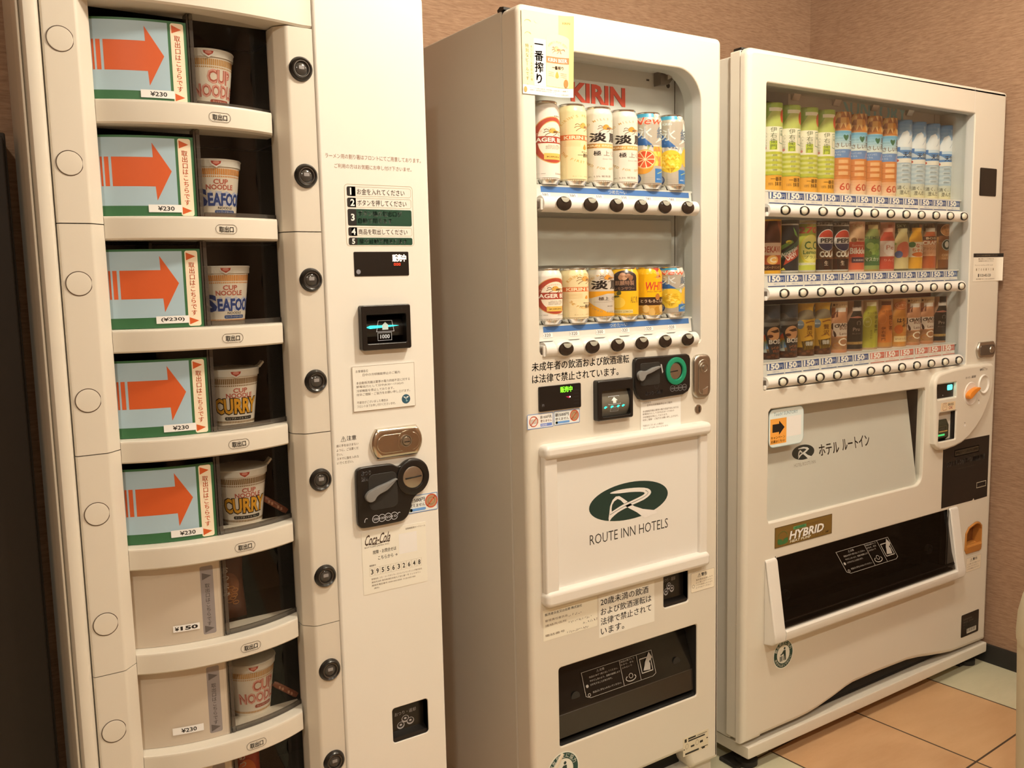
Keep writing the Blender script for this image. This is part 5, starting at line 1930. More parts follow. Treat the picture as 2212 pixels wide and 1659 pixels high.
def art_ice(A, h, kind):
    tall = h > 0.14
    z = lambda f: f * h
    rnd = random.Random(11 + len(kind))
    BLU, DBL = n_('2f5f9e'), n_('274a86')
    lime, lem = n_('d8c23c'), n_('e9c440')
    A.poly([(-0.058, z(0.62)), (0.010, z(0.535)), (0.010, z(0.985)), (-0.058, z(0.985))], BLU)
    A.poly([(0.0125, z(0.60)), (0.046, z(0.70)), (0.046, z(0.985)), (0.0125, z(0.985))], n_('d8dcd4'))
    A.rect(-0.058, z(0.93), 0.010, z(0.985), n_('3f9ac0'))
    A.up()
    A.text('氷', -0.0205, z(0.655), 0.0260, z(0.155), n_('f0f4f4'), 0.015)
    A.text('結', 0.0150, z(0.655), 0.0240, z(0.15), n_('6a7a8c') if kind != 'g' else n_('3c7a7c'), 0.02)
    if kind != 'lemon':
        A.up()
        A.text('New', -0.0320, z(0.835), 0.056, z(0.095), n_('f4dcd0'), 0.045, 0.35)
        A.up()
        A.text('New', -0.0320, z(0.835), 0.056, z(0.095), n_('d8583c'), 0.012, 0.35)
        A.z -= 2
    else:
        A.text('KIRIN', -0.0185, z(0.855), 0.0170, z(0.030), n_('d8e8ec'), 0.02)
    A.z = 1
    facets(A, -0.040, z(0.40), 0.046, z(0.57), 7, 2, [n_('c9c4bc'), n_('dcd8d0'), n_('b4b0aa'), n_('a8b47c')], rnd)
    A.up()
    if kind == 'grapefruit':
        facets(A, 0.008, z(0.30), 0.044, z(0.55), 4, 4, [n_('efc04a'), n_('f3d06a'), n_('e8a83c'), n_('e08a54')], rnd)
        A.up()
        A.ell(-0.012, z(0.335), 0.0215, 0.0235, n_('e39a3a'))
        A.up()
        citrus(A, -0.0075, z(0.385), 0.0205, n_('e0603c'), n_('f0b060'), n_('d4502e'), 0)
    else:
        A.ell(-0.004, z(0.38), 0.0235, 0.0250 if tall else 0.0225, lem)
        A.poly([(-0.024, z(0.40)), (-0.004, z(0.22)), (0.014, z(0.36))], lem)
        A.ell(0.030, z(0.43), 0.013, 0.020, n_('e6b83a'))
        A.up()
        facets(A, -0.022, z(0.29), 0.013, z(0.47), 4, 5, [n_('f0d050'), n_('eabf34'), n_('f5dd78'), n_('d8ab2c')], rnd)
        A.ell(-0.0275, z(0.30), 0.006, 0.016, n_('9aa83c'))
    A.z = 2
    A.ell(-0.0235, z(0.135) if tall else z(0.20), 0.0090, 0.0100, n_('2f4574'))
    A.up()
    A.ell(-0.0215, z(0.14) if tall else z(0.205), 0.0045, 0.0065, n_('8a94b4'))
    A.z = 2
    A.rect(0.0110, 0.0140, 0.034, z(0.265), n_('3a74b4'))
    A.up()
    A.line([(0.016, z(0.20)), (0.031, z(0.235))], 0.0016, n_('b8c880'))
    A.text('糖類オフ', 0.014, 0.020, 0.016, 0.003, n_('d8e0e8'))
    A.z = 1
    for j in range(3):
        A.line([(-0.014, 0.016 + 0.004 * j), (0.008, 0.016 + 0.004 * j)], 0.0005, n_('8a8680'))


def art_lemon_sour(A, h):
    z = lambda f: f * h
    BRN = n_('3a2e2c')
    A.poly([(-0.0210, z(0.555)), (0.030, z(0.555)), (0.030, z(0.80))] + [(0.0045 + 0.0255 * math.cos(math.radians(a)), z(0.80) + 0.0170 * math.sin(math.radians(a))) for a in range(10, 171, 10)] + [(-0.0210, z(0.80))], BRN)
    A.up()
    A.ring(0.0045, z(0.80), 0.0255, 0.0170, 0.0008, n_('b08a6a'), a0=0, a1=180)
    for i, (x, zz) in enumerate(((0.0, 0.86), (0.010, 0.84), (0.004, 0.80), (0.016, 0.80), (-0.004, 0.81))):
        A.ell(x, z(zz), 0.0060, 0.0045, n_(['c09070', 'a87a5c', 'd0a484', '94684c', 'b88868'][i]), 0.4 * i)
    A.text('麒麟特製', -0.0150, z(0.66), 0.038, z(0.09), n_('c49a80'), 0.02)
    A.text('レモンサワー', -0.0160, z(0.575), 0.040, z(0.055), n_('b08a70'), 0.02)
    A.z = 1
    LF = n_('5c5a2c')
    A.poly(spline([(-0.024, z(0.44)), (-0.015, z(0.475)), (-0.006, z(0.455)), (-0.014, z(0.425))], 4, True), LF)
    A.poly(spline([(-0.010, z(0.475)), (-0.012, z(0.53)), (-0.005, z(0.565)), (-0.003, z(0.50))], 4, True), LF)
    A.ell(-0.010, z(0.34), 0.0145, 0.0125, n_('eec850'))
    A.text('ALC. 9%', 0.0150, z(0.33), 0.018, z(0.12), n_('8a6a24'), 0.01)
    A.rect(-0.0190, z(0.135), 0.0200, z(0.205), n_('d8c890'))
    A.text('FRESH LEMON', -0.0170, z(0.150), 0.036, z(0.035), n_('9a8a5c'), 0.01)
    A.text('果汁2% アルコール分9%', -0.026, z(0.095), 0.052, z(0.022), n_('7a5a20'))


def art_corn(A, h):
    z = lambda f: f * h
    A.rect(-0.052, z(0.265), 0.052, z(0.42), n_('40281c'))
    A.rect(-0.052, 0.0125, 0.052, z(0.265), n_('c99a4a'))
    A.rect(0.0000, z(0.80), 0.0165, z(0.985), n_('b83c24'))
    A.up()
    for j in range(8):
        A.ell(-0.035 + 0.0105 * j, z(0.14 + 0.03 * (j % 3)), 0.0062, 0.0085, n_(['d8b068', 'b88838', 'e0c080'][j % 3]))
    A.vtext('新発売', 0.0085, z(0.975), 0.0078, n_('f0c8a0'), 0.02)
    A.text('WHITE', -0.0165, z(0.55), 0.045, z(0.16), n_('d04a30'), 0.02, 0.12)
    A.text('SINGLE GRAIN WHISKY', -0.012, z(0.515), 0.034, z(0.025), n_('a06a2c'))
    A.ell(0.0080, z(0.425), 0.0050, 0.0075, n_('b87838'))
    A.text('とうもろこし香る', -0.0235, z(0.315), 0.055, z(0.065), n_('f0dcc0'), 0.02)
    A.ell(-0.0455, z(0.16), 0.0065, 0.0090, n_('7c5c48'))


CANS = [
    (0, 'tall white can with a red ring, first on the upper beer shelf', WCAN, 'lager'),
    (1, 'tall cream beer can with an orange banner, second on the upper shelf', CRCAN, 'first'),
    (2, 'tall silver-white can with big black characters, third on the upper shelf', ink('e2dace', 0.22, wb=False), 'tanrei'),
    (3, 'tall silver-white can with big black characters, left neighbour of the grapefruit can', ink('e2dace', 0.22, wb=False), 'tanrei'),
    (4, 'tall blue cocktail can with a cut pink grapefruit on it', SLV, 'grapefruit'),
    (5, 'tall blue can with a lemon, right end of the upper beer shelf', SLV, 'lemon'),
    (6, 'short white can with a red ring, first on the lower beer shelf', WCAN, 'lager'),
    (7, 'short cream beer can with an orange banner, second on the lower shelf', CRCAN, 'first'),
    (8, 'short silver can with big black characters and an orange-yellow foot', ink('d8d0c4', 0.2, 0.2, wb=False), 'tanrei'),
    (9, 'short yellow can with a dark brown arch and lemon leaves', ink('eebb2a', 0.22, wb=False), 'sour'),
    (10, 'short yellow can with a dark brown belt and red lettering', ink('efb81c', 0.22, wb=False), 'corn'),
    (11, 'short blue can with a lemon, right end of the lower beer shelf', SLV, 'newlemon'),
]
for i, lab, body, kind in CANS:
    h = 0.1675 if i < 6 else 0.1175
    x, zc = PX2[i % 6], (1.4832 if i < 6 else 1.1937)
    c = thing('drink_can', lab, 'can', (0, 0, 0), 'tall cans on the upper beer shelf' if i < 6 else 'short cans on the lower beer shelf')
    mb = can_shell(h, body)
    A = Art()
    if kind == 'lager':
        art_lager(A, h)
    elif kind == 'first':
        art_first(A, h)
    elif kind == 'tanrei':
        art_tanrei(A, h)
    elif kind == 'sour':
        art_lemon_sour(A, h)
    elif kind == 'corn':
        art_corn(A, h)
    else:
        art_ice(A, h, kind)
    fit = {'lager': (1.7, 0.0), 'first': (1.65, 0.006), 'tanrei': (1.55, -0.004), 'sour': (1.18, -0.026), 'corn': (1.3, -0.010)}.get(kind, (1.27, -0.0195))
    mb.art(A, can_fn(h), 0.002, 0.00009, fit, 0.098)
    mb.done('body', c)
    can_end(c, h)
    c.location = (x, 0.0475, zc)
    ROOT[c.name] = Vector(c.location)

# ------------------------------------------------------------------ soft drink vending machine (right)
M3 = thing('vending_machine', 'rightmost vending machine, wide and cream, with three rows of soft drinks', 'vending machine', (2.26, 0.36, 0))
A0, A1, B3, TOP3 = 1.681, 2.832, 0.087, 1.8215
mb = MB()
mb.panel(1.694, 2.826, 0.079, 1.812, 0.058, 0.74, PAINT_B, R=0.003, fil=0.002, holes=[rr_pts(1.72, 0.20, 2.80, 1.79, 0.01)])
mb.box(1.70, 2.82, 0.735, 0.740, 0.085, 1.805, PAINT_B)
mb.done('cabinet', M3)
mb = MB()
mb.panel(1.684, 2.829, 0.092, 1.8185, 0.0275, 0.058, PAINT, R=0.004, fil=0.002, holes=[rr_pts(1.72, 0.20, 2.80, 1.79, 0.01)])
mb.done('inner_frame', M3)
mb = MB()
mb.panel(1.6865, 2.827, 0.094, 1.816, 0.0225, 0.030, GAP, fil=0.0005, holes=[rr_pts(1.72, 0.20, 2.80, 1.79, 0.01)])
mb.done('door_gasket', M3)
mb = MB()
mb.box(1.690, 1.715, 0.030, 0.056, 1.818, 1.8265, BLACK, 0.003)
mb.done('hinge_cap', M3)
mb = MB()
mb.box(1.700, 2.838, -0.002, 0.70, 0.042, 0.0745, PAINT, 0.004)
mb.done('plinth', M3)
for x in (1.745, 2.795):
    for y in (0.045, 0.66):
        mb = MB()
        mb.lathe([(0, 0), (0.030, 0), (0.030, 0.014), (0.012, 0.018), (0.012, 0.043)], BLACKM, (x, y, 0), n=20)
        mb.box(x - 0.05, x + 0.035, y - 0.012, y + 0.05, 0.0, 0.010, BLACKM, 0.003)
        mb.done('foot', M3)
win3 = rr_pts(1.7465, 1.0015, 2.6555, 1.7445, 0.004, 3)
low3 = [(1.772, 0.658), (2.408, 0.660)] + [(2.412 + 0.030 * math.cos(math.radians(a)), 0.690 + 0.030 * math.sin(math.radians(a))) for a in range(-80, 1, 16)] + [(2.4465, 0.940), (2.440, 0.947), (1.775, 0.951), (1.767, 0.944), (1.766, 0.672)]
tray3 = rr_pts(1.800, 0.362, 2.588, 0.5595, 0.004, 3)
card3 = (2.6925, 1.5075, 2.7845, 1.5900)
ret3 = [(2.6965, 0.4000), (2.7700, 0.3975), (2.7805, 0.4060), (2.7800, 0.4780)] + [(2.748 + 0.032 * math.cos(math.radians(a)), 0.470 + 0.0225 * math.sin(math.radians(a))) for a in range(15, 100, 14)] + [(2.705, 0.482), (2.690, 0.465), (2.688, 0.412)]
door3 = [(A0, B3), (1.753, B3), (1.754, 0.0905), (1.90, 0.0905), (1.945, 0.0925), (1.985, 0.0970), (2.05, 0.1090), (2.105, 0.1215), (2.140, 0.1265), (2.25, 0.1275), (2.40, 0.1240), (2.46, 0.1170), (2.53, 0.1050), (2.60, 0.0940), (2.64, 0.0890), (2.70, B3), (A1 - 0.006, B3 - 0.003), (A1, B3 + 0.004)] + [(A1 - 0.008 + 0.008 * math.cos(math.radians(a)), TOP3 - 0.008 + 0.008 * math.sin(math.radians(a))) for a in range(0, 91, 18)] + [(A0 + 0.020 - 0.020 * math.sin(math.radians(a)), TOP3 - 0.020 + 0.020 * math.cos(math.radians(a))) for a in range(0, 91, 15)]
mb = MB()
mb.panel(0, 0, 0, 0, 0.0, 0.024, PAINT, fil=0.014, holes=[win3, low3, tray3, ret3], hm=[INNER, None, BLACK, None], outer=lambda d: offset_poly(door3, d), seg=5, lip=0.003)
A = Art()
A.rect(2.6500, 1.7475, 2.6512, TOP3 - 0.002, ink('f8efdc'))  # seam groove painted flat: lit edge and shaded edge as two lines
A.rect(2.6488, 1.7475, 2.6497, TOP3 - 0.002, ink('cbb898'))
A.rect(2.8180, 0.10, 2.8186, 0.985, ink('cbb898'))
mb.art(A, plane(0.0))
mb.done('door', M3)
mb = MB()
mb.box(1.76, 2.80, 0.030, 0.034, 0.080, 0.20, GAP)  # near-black sheet, painting in the shade behind the door notch
mb.done('lower_grille', M3)
# display box
mb = MB()
mb.box(1.735, 2.668, 0.112, 0.115, 0.990, 1.760, INNER)
mb.box(2.6585, 2.6615, 0.018, 0.112, 0.990, 1.760, INNER)
mb.box(1.7395, 1.7425, 0.018, 0.112, 0.990, 1.760, INNER)
mb.box(1.735, 2.668, 0.045, 0.112, 1.757, 1.760, INNER)
mb.box(1.735, 2.668, 0.018, 0.112, 0.990, 0.993, INNER)
mb.box(2.6590, 2.6592, 0.018, 0.024, 1.00, 1.745, BLACKM)
A = Art()
A.rect(1.738, 1.700, 1.960, 1.757, ink('8d8a80'))
A.poly([(1.738, 1.745), (1.98, 1.722), (1.98, 1.716), (1.738, 1.716)], ink('2f3c40'))
A.rect(2.680 - 0.052, 1.70, 2.630, 1.757, ink('4a463e'))
A.up(2)
A.text('SUNTORY', 2.188, 1.7160, 0.300, 0.0560, ink('8fd0e4', wb=False), 0.03)
A.z = 1
A.rect(1.738, 1.196, 2.105, 1.2225, ink('242c34'))
A.rect(2.105, 1.190, 2.640, 1.2225, ink('7a3420'))
mb.art(A, plane(0.112))
mb.done('display_box', M3)
for k in range(5):
    mb = MB()
    x = 1.80 + 0.17 * k
    mb.prism([(0.100, 1.757), (0.112, 1.757), (0.112, 1.742), (0.108, 1.742)], 'x', x, x + 0.028, STEEL, 0.0008)
    mb.done('hanger_clip', M3)
mb = MB()
mb.box(1.744, 2.658, 0.0285, 0.0305, 0.9935, 1.7565, GLASS)
mb.done('window_pane', M3)
BX3 = [1.811 + 0.0721 * i for i in range(12)]
TAG_B, TAG_R = ink('33518f', wb=False), ink('d86a58', wb=False)


def tag_mesh(colour, word):
    mb = MB()
    A = Art()
    A.rect(-0.0325, -0.0145, 0.0325, 0.0145, ink('f2ece4', wb=False))
    A.up()
    A.rect(-0.0325, -0.0030, 0.0325, 0.0140, colour)
    A.rect(-0.0325, -0.0145, 0.0325, -0.0122, colour)
    A.up()
    A.text('150', -0.0300, -0.0022, 0.0440, 0.0158, ink('fbf6ee', wb=False), 0.05, 0.08)
    A.text('円', 0.0155, -0.0015, 0.0125, 0.0105, ink('fbf6ee', wb=False), 0.02)
    A.text(word, -0.0130, -0.0105, 0.026, 0.0055, ink('8a94b8' if colour is TAG_B else 'd89080', wb=False))
    mb.art(A, lambda u, v, o: (u, 0.0012 + 0.06 * v - o, v))
    return mb


tagB = tagR = None
btn = None
for row, (zs, zb) in enumerate(((1.4965, 1.4440), (1.2890, 1.2395), (1.0655, 1.0180))):
    mb = MB()
    mb.box(1.7445, 2.658, 0.034, 0.1115, zs - 0.004, zs, PAINT_W)
    mb.prism([(0.0385, zs), (0.0355, zs), (0.0325, zs - 0.036), (0.0385, zs - 0.036)], 'x', 1.748, 2.648, PAINT_W)
    mb.done('price_rail', M3)
    for i in range(12):
        x = 1.8265 + 0.07165 * i + (0.0025 if i % 3 == 0 else 0.0)
        hot = row == 2 and i >= 6
        src = tagR if hot else tagB
        if src is None:
            o = tag_mesh(TAG_R if hot else TAG_B, 'あったか〜い' if hot else 'つめた〜い').done('price_tag', None)
            o.parent = M3
            if hot:
                tagR = o
            else:
                tagB = o
        else:
            o = copy_part(src, M3, (0, 0, 0))
        o.location = Vector((x, 0.0322, zs - 0.0185)) - ROOT[M3.name]
    mb = MB()
    mb.tube([(1.758, 0.010, zb), (1.760, 0.010, zb), (2.628, 0.010, zb), (2.630, 0.010, zb)], 0.0155, PAINT_W, 20)
    mb.ellipsoid((2.630, 0.010, zb), 0.004, 0.0150, 0.0150, PAINT_W)
    mb.box(1.747, 1.760, 0.002, 0.018, zb - 0.009, zb + 0.007, DARKSTEEL, 0.002)
    mb.box(1.7475, 1.7555, -0.002, 0.016, zb - 0.016, zb - 0.005, PAINT_W, 0.002)
    mb.done('button_bar', M3)
    for x in BX3:
        if btn is None:
            mb = MB()
            mb.ellipsoid((0.0015, -0.0050, 0), 0.0185, 0.0080, 0.0120, BLACK, 28)
            mb.ellipsoid((-0.0035, -0.0085, 0), 0.0110, 0.0066, 0.0094, ink('d6c9a8'), 24)
            o = btn = mb.done('select_button', None)
            o.parent = M3
        else:
            o = copy_part(btn, M3, (0, 0, 0))
        o.location = Vector((x, 0.0, zb)) - ROOT[M3.name]


def on3(A, name, label=None, Y=0.0):
    mb = MB()
    mb.art(A, plane(Y - 0.0001))
    return mb.done(name, M3, label)


mb = MB()
mb.prism(rr_pts(*card3, 0.004), 'y', -0.0015, 0.001, BLACK, 0.0006)
mb.done('card_reader', M3, 'glossy black card reader window')
# number sticker at the right edge, curling past the door
mb = MB()
SF = lambda u, v, o: (u, -0.0006 - 0.010 * max(0.0, (u - 2.800) / 0.031) ** 2 - o, v)
sx0, sx1, sz0, sz1 = 2.674, 2.828, 1.2515, 1.3355
mb.loft([[SF(sx0 + (sx1 - sx0) * i / 44, z, 0) for z in (sz0, sz1)] for i in range(45)], ink('ecdcbc'), closed=False, caps=False)
A = Art()
A.rect(sx0, sz1 - 0.0115, sx1, sz1, K_)
A.up()
A.text('マイナビ主催 自動販売機ベンディング', sx0 + 0.015, sz1 - 0.0085, 0.118, 0.0048, ink('8a7a5c'))
A.z = 1
A.lines([('■ 故障などのお問合せは', 0.62, 0.20), ('管理番号をお知らせください', 0.60, 0.20), '', ('サントリービバレッジサービス', 0.72, 0.06)], sx0, sz1 - 0.0145, 0.14, 0.0042, ink('6a563c'), 1.5)
for j in range(8):
    A.text('17081921'[j], sx0 + 0.016 + 0.0135 * j, sz0 + 0.0320, 0.0045, 0.0070, ink('8a7450'))
A.text('▮', sx0 + 0.028, sz0 + 0.0130, 0.0055, 0.0095, K_)
A.text('0120-402-220', sx0 + 0.038, sz0 + 0.0135, 0.062, 0.0085, ink('4a3a28'), 0.015)
A.text('受付時間 9:00〜17:00 土日祝を除く', sx0 + 0.018, sz0 + 0.0045, 0.105, 0.0042, ink('7a6448'))
mb.art(A, SF, (sx1 - sx0) / 44, 0.0002)
mb.done('number_sticker', M3)
# chrome lock
hx0, hx1, hz0, hz1 = 2.7065, 2.8090, 1.0145, 1.0650
mb = MB()
mb.panel(hx0, hx1, hz0, hz1, -0.009, 0.001, STEEL, fil=0.006, outer=barrel)
l3 = mb.done('lock_handle', M3, 'dull steel lock handle')
mb = MB()
mb.panel(2.7160, 2.7960, 1.0235, 1.0560, -0.0105, -0.008, DARKSTEEL, R=0.008, fil=0.002)
mb.lathe([(0.0115, 0.0), (0.0105, 0.002), (0.0, 0.003)], STEEL, (2.7790, -0.0105, 1.0395), 'y', n=24)
mb.done('lever_plate', l3)
# coin panel with its big quarter-round edge
raw = [(2.4653, 0.9434), (2.4687, 0.9621), (2.4783, 0.9769), (2.4959, 0.9851), (2.5659, 0.9929), (2.6607, 0.9966), (2.7595, 0.9958), (2.8003, 0.9938), (2.8093, 0.9877), (2.8137, 0.9298), (2.8041, 0.8972), (2.7828, 0.8620), (2.7549, 0.8277), (2.7200, 0.8000), (2.6725, 0.7723), (2.6313, 0.7590), (2.5934, 0.7527), (2.5404, 0.7486), (2.5064, 0.7511), (2.4907, 0.7601), (2.4779, 0.7723)]
CP = [(2.465 + (x - 2.465) * 0.9194, 1.293 + (z - 1.293) * 0.99) for x, z in raw]
q3 = 0.987
disp3 = (2.5054 * q3 + 0.004, 0.9110, 2.6115 * q3, 0.9545)
bill3 = (2.5220 * q3 + 0.003, 0.783, 2.6150 * q3, 0.8685)
mb = MB()
mb.panel(0, 0, 0, 0, -0.018, 0.001, PAINT, fil=0.008, holes=[rr_pts(*disp3, 0.002), rr_pts(*bill3, 0.003)], outer=lambda d: offset_poly(CP, d), lip=0.004, hm=[None, BLACK])
A = Art()
x0, z0 = 2.5408 * q3, 0.8745
A.rect(x0 - 0.010, z0 - 0.001, x0 + 0.066, z0 + 0.024, ink('e6c898'), 0.001)
A.up()
A.frame(x0, z0 + 0.0010, x0 + 0.022, z0 + 0.0225, 0.0012, ink('8a4a3c'), 0.004)
A.ring(x0 + 0.011, z0 + 0.0145, 0.005, 0.0045, 0.0008, ink('8a4a3c'))
A.text('新札対応', x0 + 0.0275, z0 + 0.0125, 0.030, 0.0085, ink('6a4232'), 0.015)
A.text('OK', x0 + 0.0310, z0 + 0.0020, 0.022, 0.0090, ink('a85040'), 0.02)
A.z = 1
A.text('おつり・', 2.6600 * q3, 0.9600, 0.030, 0.0070, ink('6a5444'), 0.01)
A.text('返却', 2.6920 * q3, 0.9605, 0.023, 0.0075, ink('3c3024'), 0.02)
A.text('硬貨はここへ', 2.7372 * q3, 0.9790, 0.044, 0.0070, ink('5c4a38'), 0.01)
A.ring(2.7590 * q3, 0.9720, 0.020, 0.016, 0.0010, ink('7a664c'), a0=20, a1=160)
for x, z in ((2.738 * q3, 0.884), (2.664 * q3, 0.822)):
    A.ell(x, z + 0.004, 0.0030, 0.0018, ink('8a8270'))
    A.rect(x - 0.003, z - 0.007, x + 0.005, z - 0.001, ink('fbf4e4'))
mb.art(A, plane(-0.018))
cp = mb.done('coin_panel', M3)
mb = MB()
mb.box(disp3[0] - 0.002, disp3[2] + 0.002, -0.008, -0.004, disp3[1] - 0.002, disp3[3] + 0.002, BLACK)
A = Art()
A.rect(disp3[2] - 0.033, disp3[3] - 0.0225, disp3[2] - 0.006, disp3[3] - 0.0065, glow('4ff0d8', 3.0), 0.004)
A.ell(disp3[0] + 0.046, disp3[1] + 0.008, 0.0012, 0.0018, ink('d0c8b8'))
mb.art(A, plane(-0.008))
mb.done('display', cp)
mb = MB()
mb.box(bill3[0] - 0.002, bill3[2] + 0.002, 0.001, 0.004, bill3[1] - 0.002, bill3[3] + 0.002, BLACK)
mb.prism([(-0.002, bill3[1]), (-0.012, bill3[1] + 0.010), (-0.012, bill3[1] + 0.045), (-0.004, bill3[1] + 0.062), (0.002, bill3[1] + 0.062), (0.002, bill3[1])], 'x', bill3[0] + 0.001, bill3[0] + 0.060, _principled('dark_guide', (0.03, 0.035, 0.02), 0.15))
A = Art()
A.frame(bill3[0] + 0.008, bill3[1] + 0.028, bill3[0] + 0.050, bill3[1] + 0.044, 0.0010, ink('6a5c3c'))
A.up()
A.text('1000', bill3[0] + 0.013, bill3[1] + 0.032, 0.028, 0.008, ink('5c5440'))
A.rect(bill3[0] + 0.010, bill3[1] + 0.0265, bill3[0] + 0.054, bill3[1] + 0.0300, ink('b08a4c'))
A.rect(bill3[0] + 0.004, bill3[1] + 0.0150, bill3[0] + 0.040, bill3[1] + 0.0205, glow('46d070', 1.1), 0.001)
mb.art(A, plane(-0.0121))
mb.done('bill_slot', cp)
mb = MB()
mb.lathe([(0.0, 0.001), (0.031, 0.001), (0.034, 0.002), (0.036, 0.0)], PAINT_W, (2.690 * q3, -0.018, 0.9130), 'y', n=36)
OR3 = _principled('orange_lever', (0.78, 0.27, 0.03), 0.35)
mb.prism(spline([(2.6250, 0.9120), (2.6300, 0.9000), (2.6450, 0.9050), (2.6600, 0.9150), (2.6800, 0.9240), (2.6850, 0.9300), (2.6700, 0.9320), (2.6400, 0.9240)], 3, True), 'y', -0.034, -0.018, OR3, 0.002)
mb.done('return_lever', cp, 'orange coin return lever')
mb = MB()
mb.lathe([(0.030, 0.0), (0.0285, 0.004), (0.0265, 0.004), (0.0180, -0.004), (0.0, -0.004)], PAINT_W, (2.7610 * q3, -0.018, 0.9365), 'y', n=36)
mb.lathe([(0.0, 0.0), (0.0185, 0.0)], BLACK, (2.7590 * q3, -0.0155, 0.9365), 'y', n=28)
mb.box(2.7590 * q3 - 0.012, 2.7590 * q3 + 0.006, -0.0165, -0.0150, 0.9355, 0.9370, STEEL)
mb.done('coin_slot', cp)
# lower show window: recess, leaning white panel with the hotel mark, pane and round-cornered sticker
mb = MB()
mb.box(1.758, 2.455, 0.064, 0.067, 0.650, 0.960, BLACKM)
mb.box(2.449, 2.452, 0.022, 0.066, 0.650, 0.960, BLACKM)
mb.box(1.760, 1.763, 0.022, 0.066, 0.650, 0.960, BLACKM)
mb.box(1.758, 2.455, 0.022, 0.066, 0.953, 0.956, BLACKM)
mb.box(1.758, 2.455, 0.022, 0.066, 0.650, 0.654, BLACKM)
mb.done('show_window_recess', M3)
LP = lambda v: 0.010 + 0.044 * (v - 0.658) / 0.290
mb = MB()
mb.prism([(LP(0.655), 0.655), (LP(0.955), 0.955), (LP(0.955) + 0.003, 0.955), (LP(0.655) + 0.003, 0.655)], 'x', 1.764, 2.432, paint('white_show_panel', (0.76, 0.74, 0.70), 0.25, 0.03))
A = Art()
A.ell(1.9440, 0.8150, 0.0455, 0.0195, ink('1c2a26'), n=40)
A.up()


def hotel_r(A, cx, cz, sx, sz, col):
    for P in ([(-0.40, 0.62), (0.05, 0.70), (0.42, 0.55), (0.55, 0.30), (0.25, -0.05), (-0.20, -0.35), (-0.52, -0.85), (-0.42, -0.35), (0.10, 0.08), (0.32, 0.30), (0.15, 0.45), (-0.40, 0.50)], [(-0.52, -0.55), (-0.40, 0.15), (-0.25, 0.36), (-0.05, 0.0), (-0.18, -0.05), (-0.28, 0.12), (-0.38, -0.2)], [(-0.05, -0.22), (0.12, -0.08), (0.35, -0.45), (0.72, -0.78), (0.35, -0.95), (0.15, -0.55)]):
        A.poly([(cx + x * sx, cz + z * sz) for x, z in P], col)


hotel_r(A, 1.9440, 0.8150, 0.0455, 0.0195, ink('e6dac4'))
A.z = 1
A.text('ホテル', 2.0080, 0.7955, 0.0860, 0.0310, ink('241c14'), 0.022)
A.text('ルートイン', 2.1080, 0.7985, 0.1230, 0.0320, ink('241c14'), 0.022)
A.text('HOTEL ROUTE INN', 1.9020, 0.7800, 0.0880, 0.0090, ink('8a7a64'), -0.01)
mb.art(A, lambda u, v, o: (u, LP(v) - o, v))
mb.done('leaning_panel', M3, 'white leaning panel with a small oval hotel mark')
mb = MB()
mb.box(1.763, 2.4475, 0.0085, 0.0095, 0.660, 0.950, GLASS)
mb.done('show_window_pane', M3)
A = Art()
A.frame(1.776, 0.8490, 1.911, 0.9480, 0.0016, ink('9fb0a4'), 0.018)
A.rect(1.7815, 0.8575, 1.8435, 0.9230, ink('f0a040'))
A.text('Touch! SUNTORY', 1.7950, 0.9300, 0.092, 0.0085, ink('6a8a8a'))
A.rect(1.8455, 0.8720, 1.9010, 0.9240, ink('eee8d8'))
A.up()
A.poly([(1.7900, 0.8880), (1.8150, 0.8880), (1.8150, 0.8800), (1.8360, 0.8985), (1.8150, 0.9170), (1.8150, 0.9090), (1.7900, 0.9090)], K_)
A.text('キャンペーン', 1.7850, 0.8700, 0.053, 0.0080, ink('5c3418'), 0.01)
A.text('応募はこちら!', 1.7850, 0.8605, 0.053, 0.0075, ink('5c3418'), 0.015)
sticker('campaign_sticker', M3, 1.776, 0.8490, 1.911, 0.9480, 0.0082, ink('dfe2d4'), A, r=0.018)
# black poster (the mascot is left out)
A = Art()
A.frame(2.610, 0.7200, 2.746, 0.7415, 0.0022, ink('d8c49a'))
A.rect(2.610, 0.7200, 2.746, 0.7415, ink('3a2f20'))
A.up()
A.text('故障かな?', 2.617, 0.7260, 0.050, 0.0095, ink('d8c49a'), 0.01)
A.text('SUNTORY 自販機', 2.672, 0.7265, 0.068, 0.0095, ink('b09a70'), 0.01)
A.text('ソフトドリンクコイン自動販売機', 2.5690, 0.6930, 0.2140, 0.0170, ink('cfc4ac'), 0.012)
A.text('Softdrink Coin Vending Machine', 2.6300, 0.6780, 0.100, 0.0042, ink('5a5040'))
A.frame(2.7400, 0.6035, 2.7950, 0.6215, 0.0016, ink('d8c8a4'))
A.text('くわしくは', 2.7440, 0.6085, 0.046, 0.0080, ink('d8c8a4'), 0.01)
mb = MB()
mb.prism([(2.5480, 0.5690), (2.7200, 0.5680), (2.7260, 0.5740), (2.7320, 0.5665), (2.8050, 0.5675), (2.8050, 0.7665), (2.5480, 0.7690)], 'y', -0.0004, 0.0002, ink('14110e', 0.35))
mb.art(A, plane(-0.0005))
mb.done('black_poster', M3)
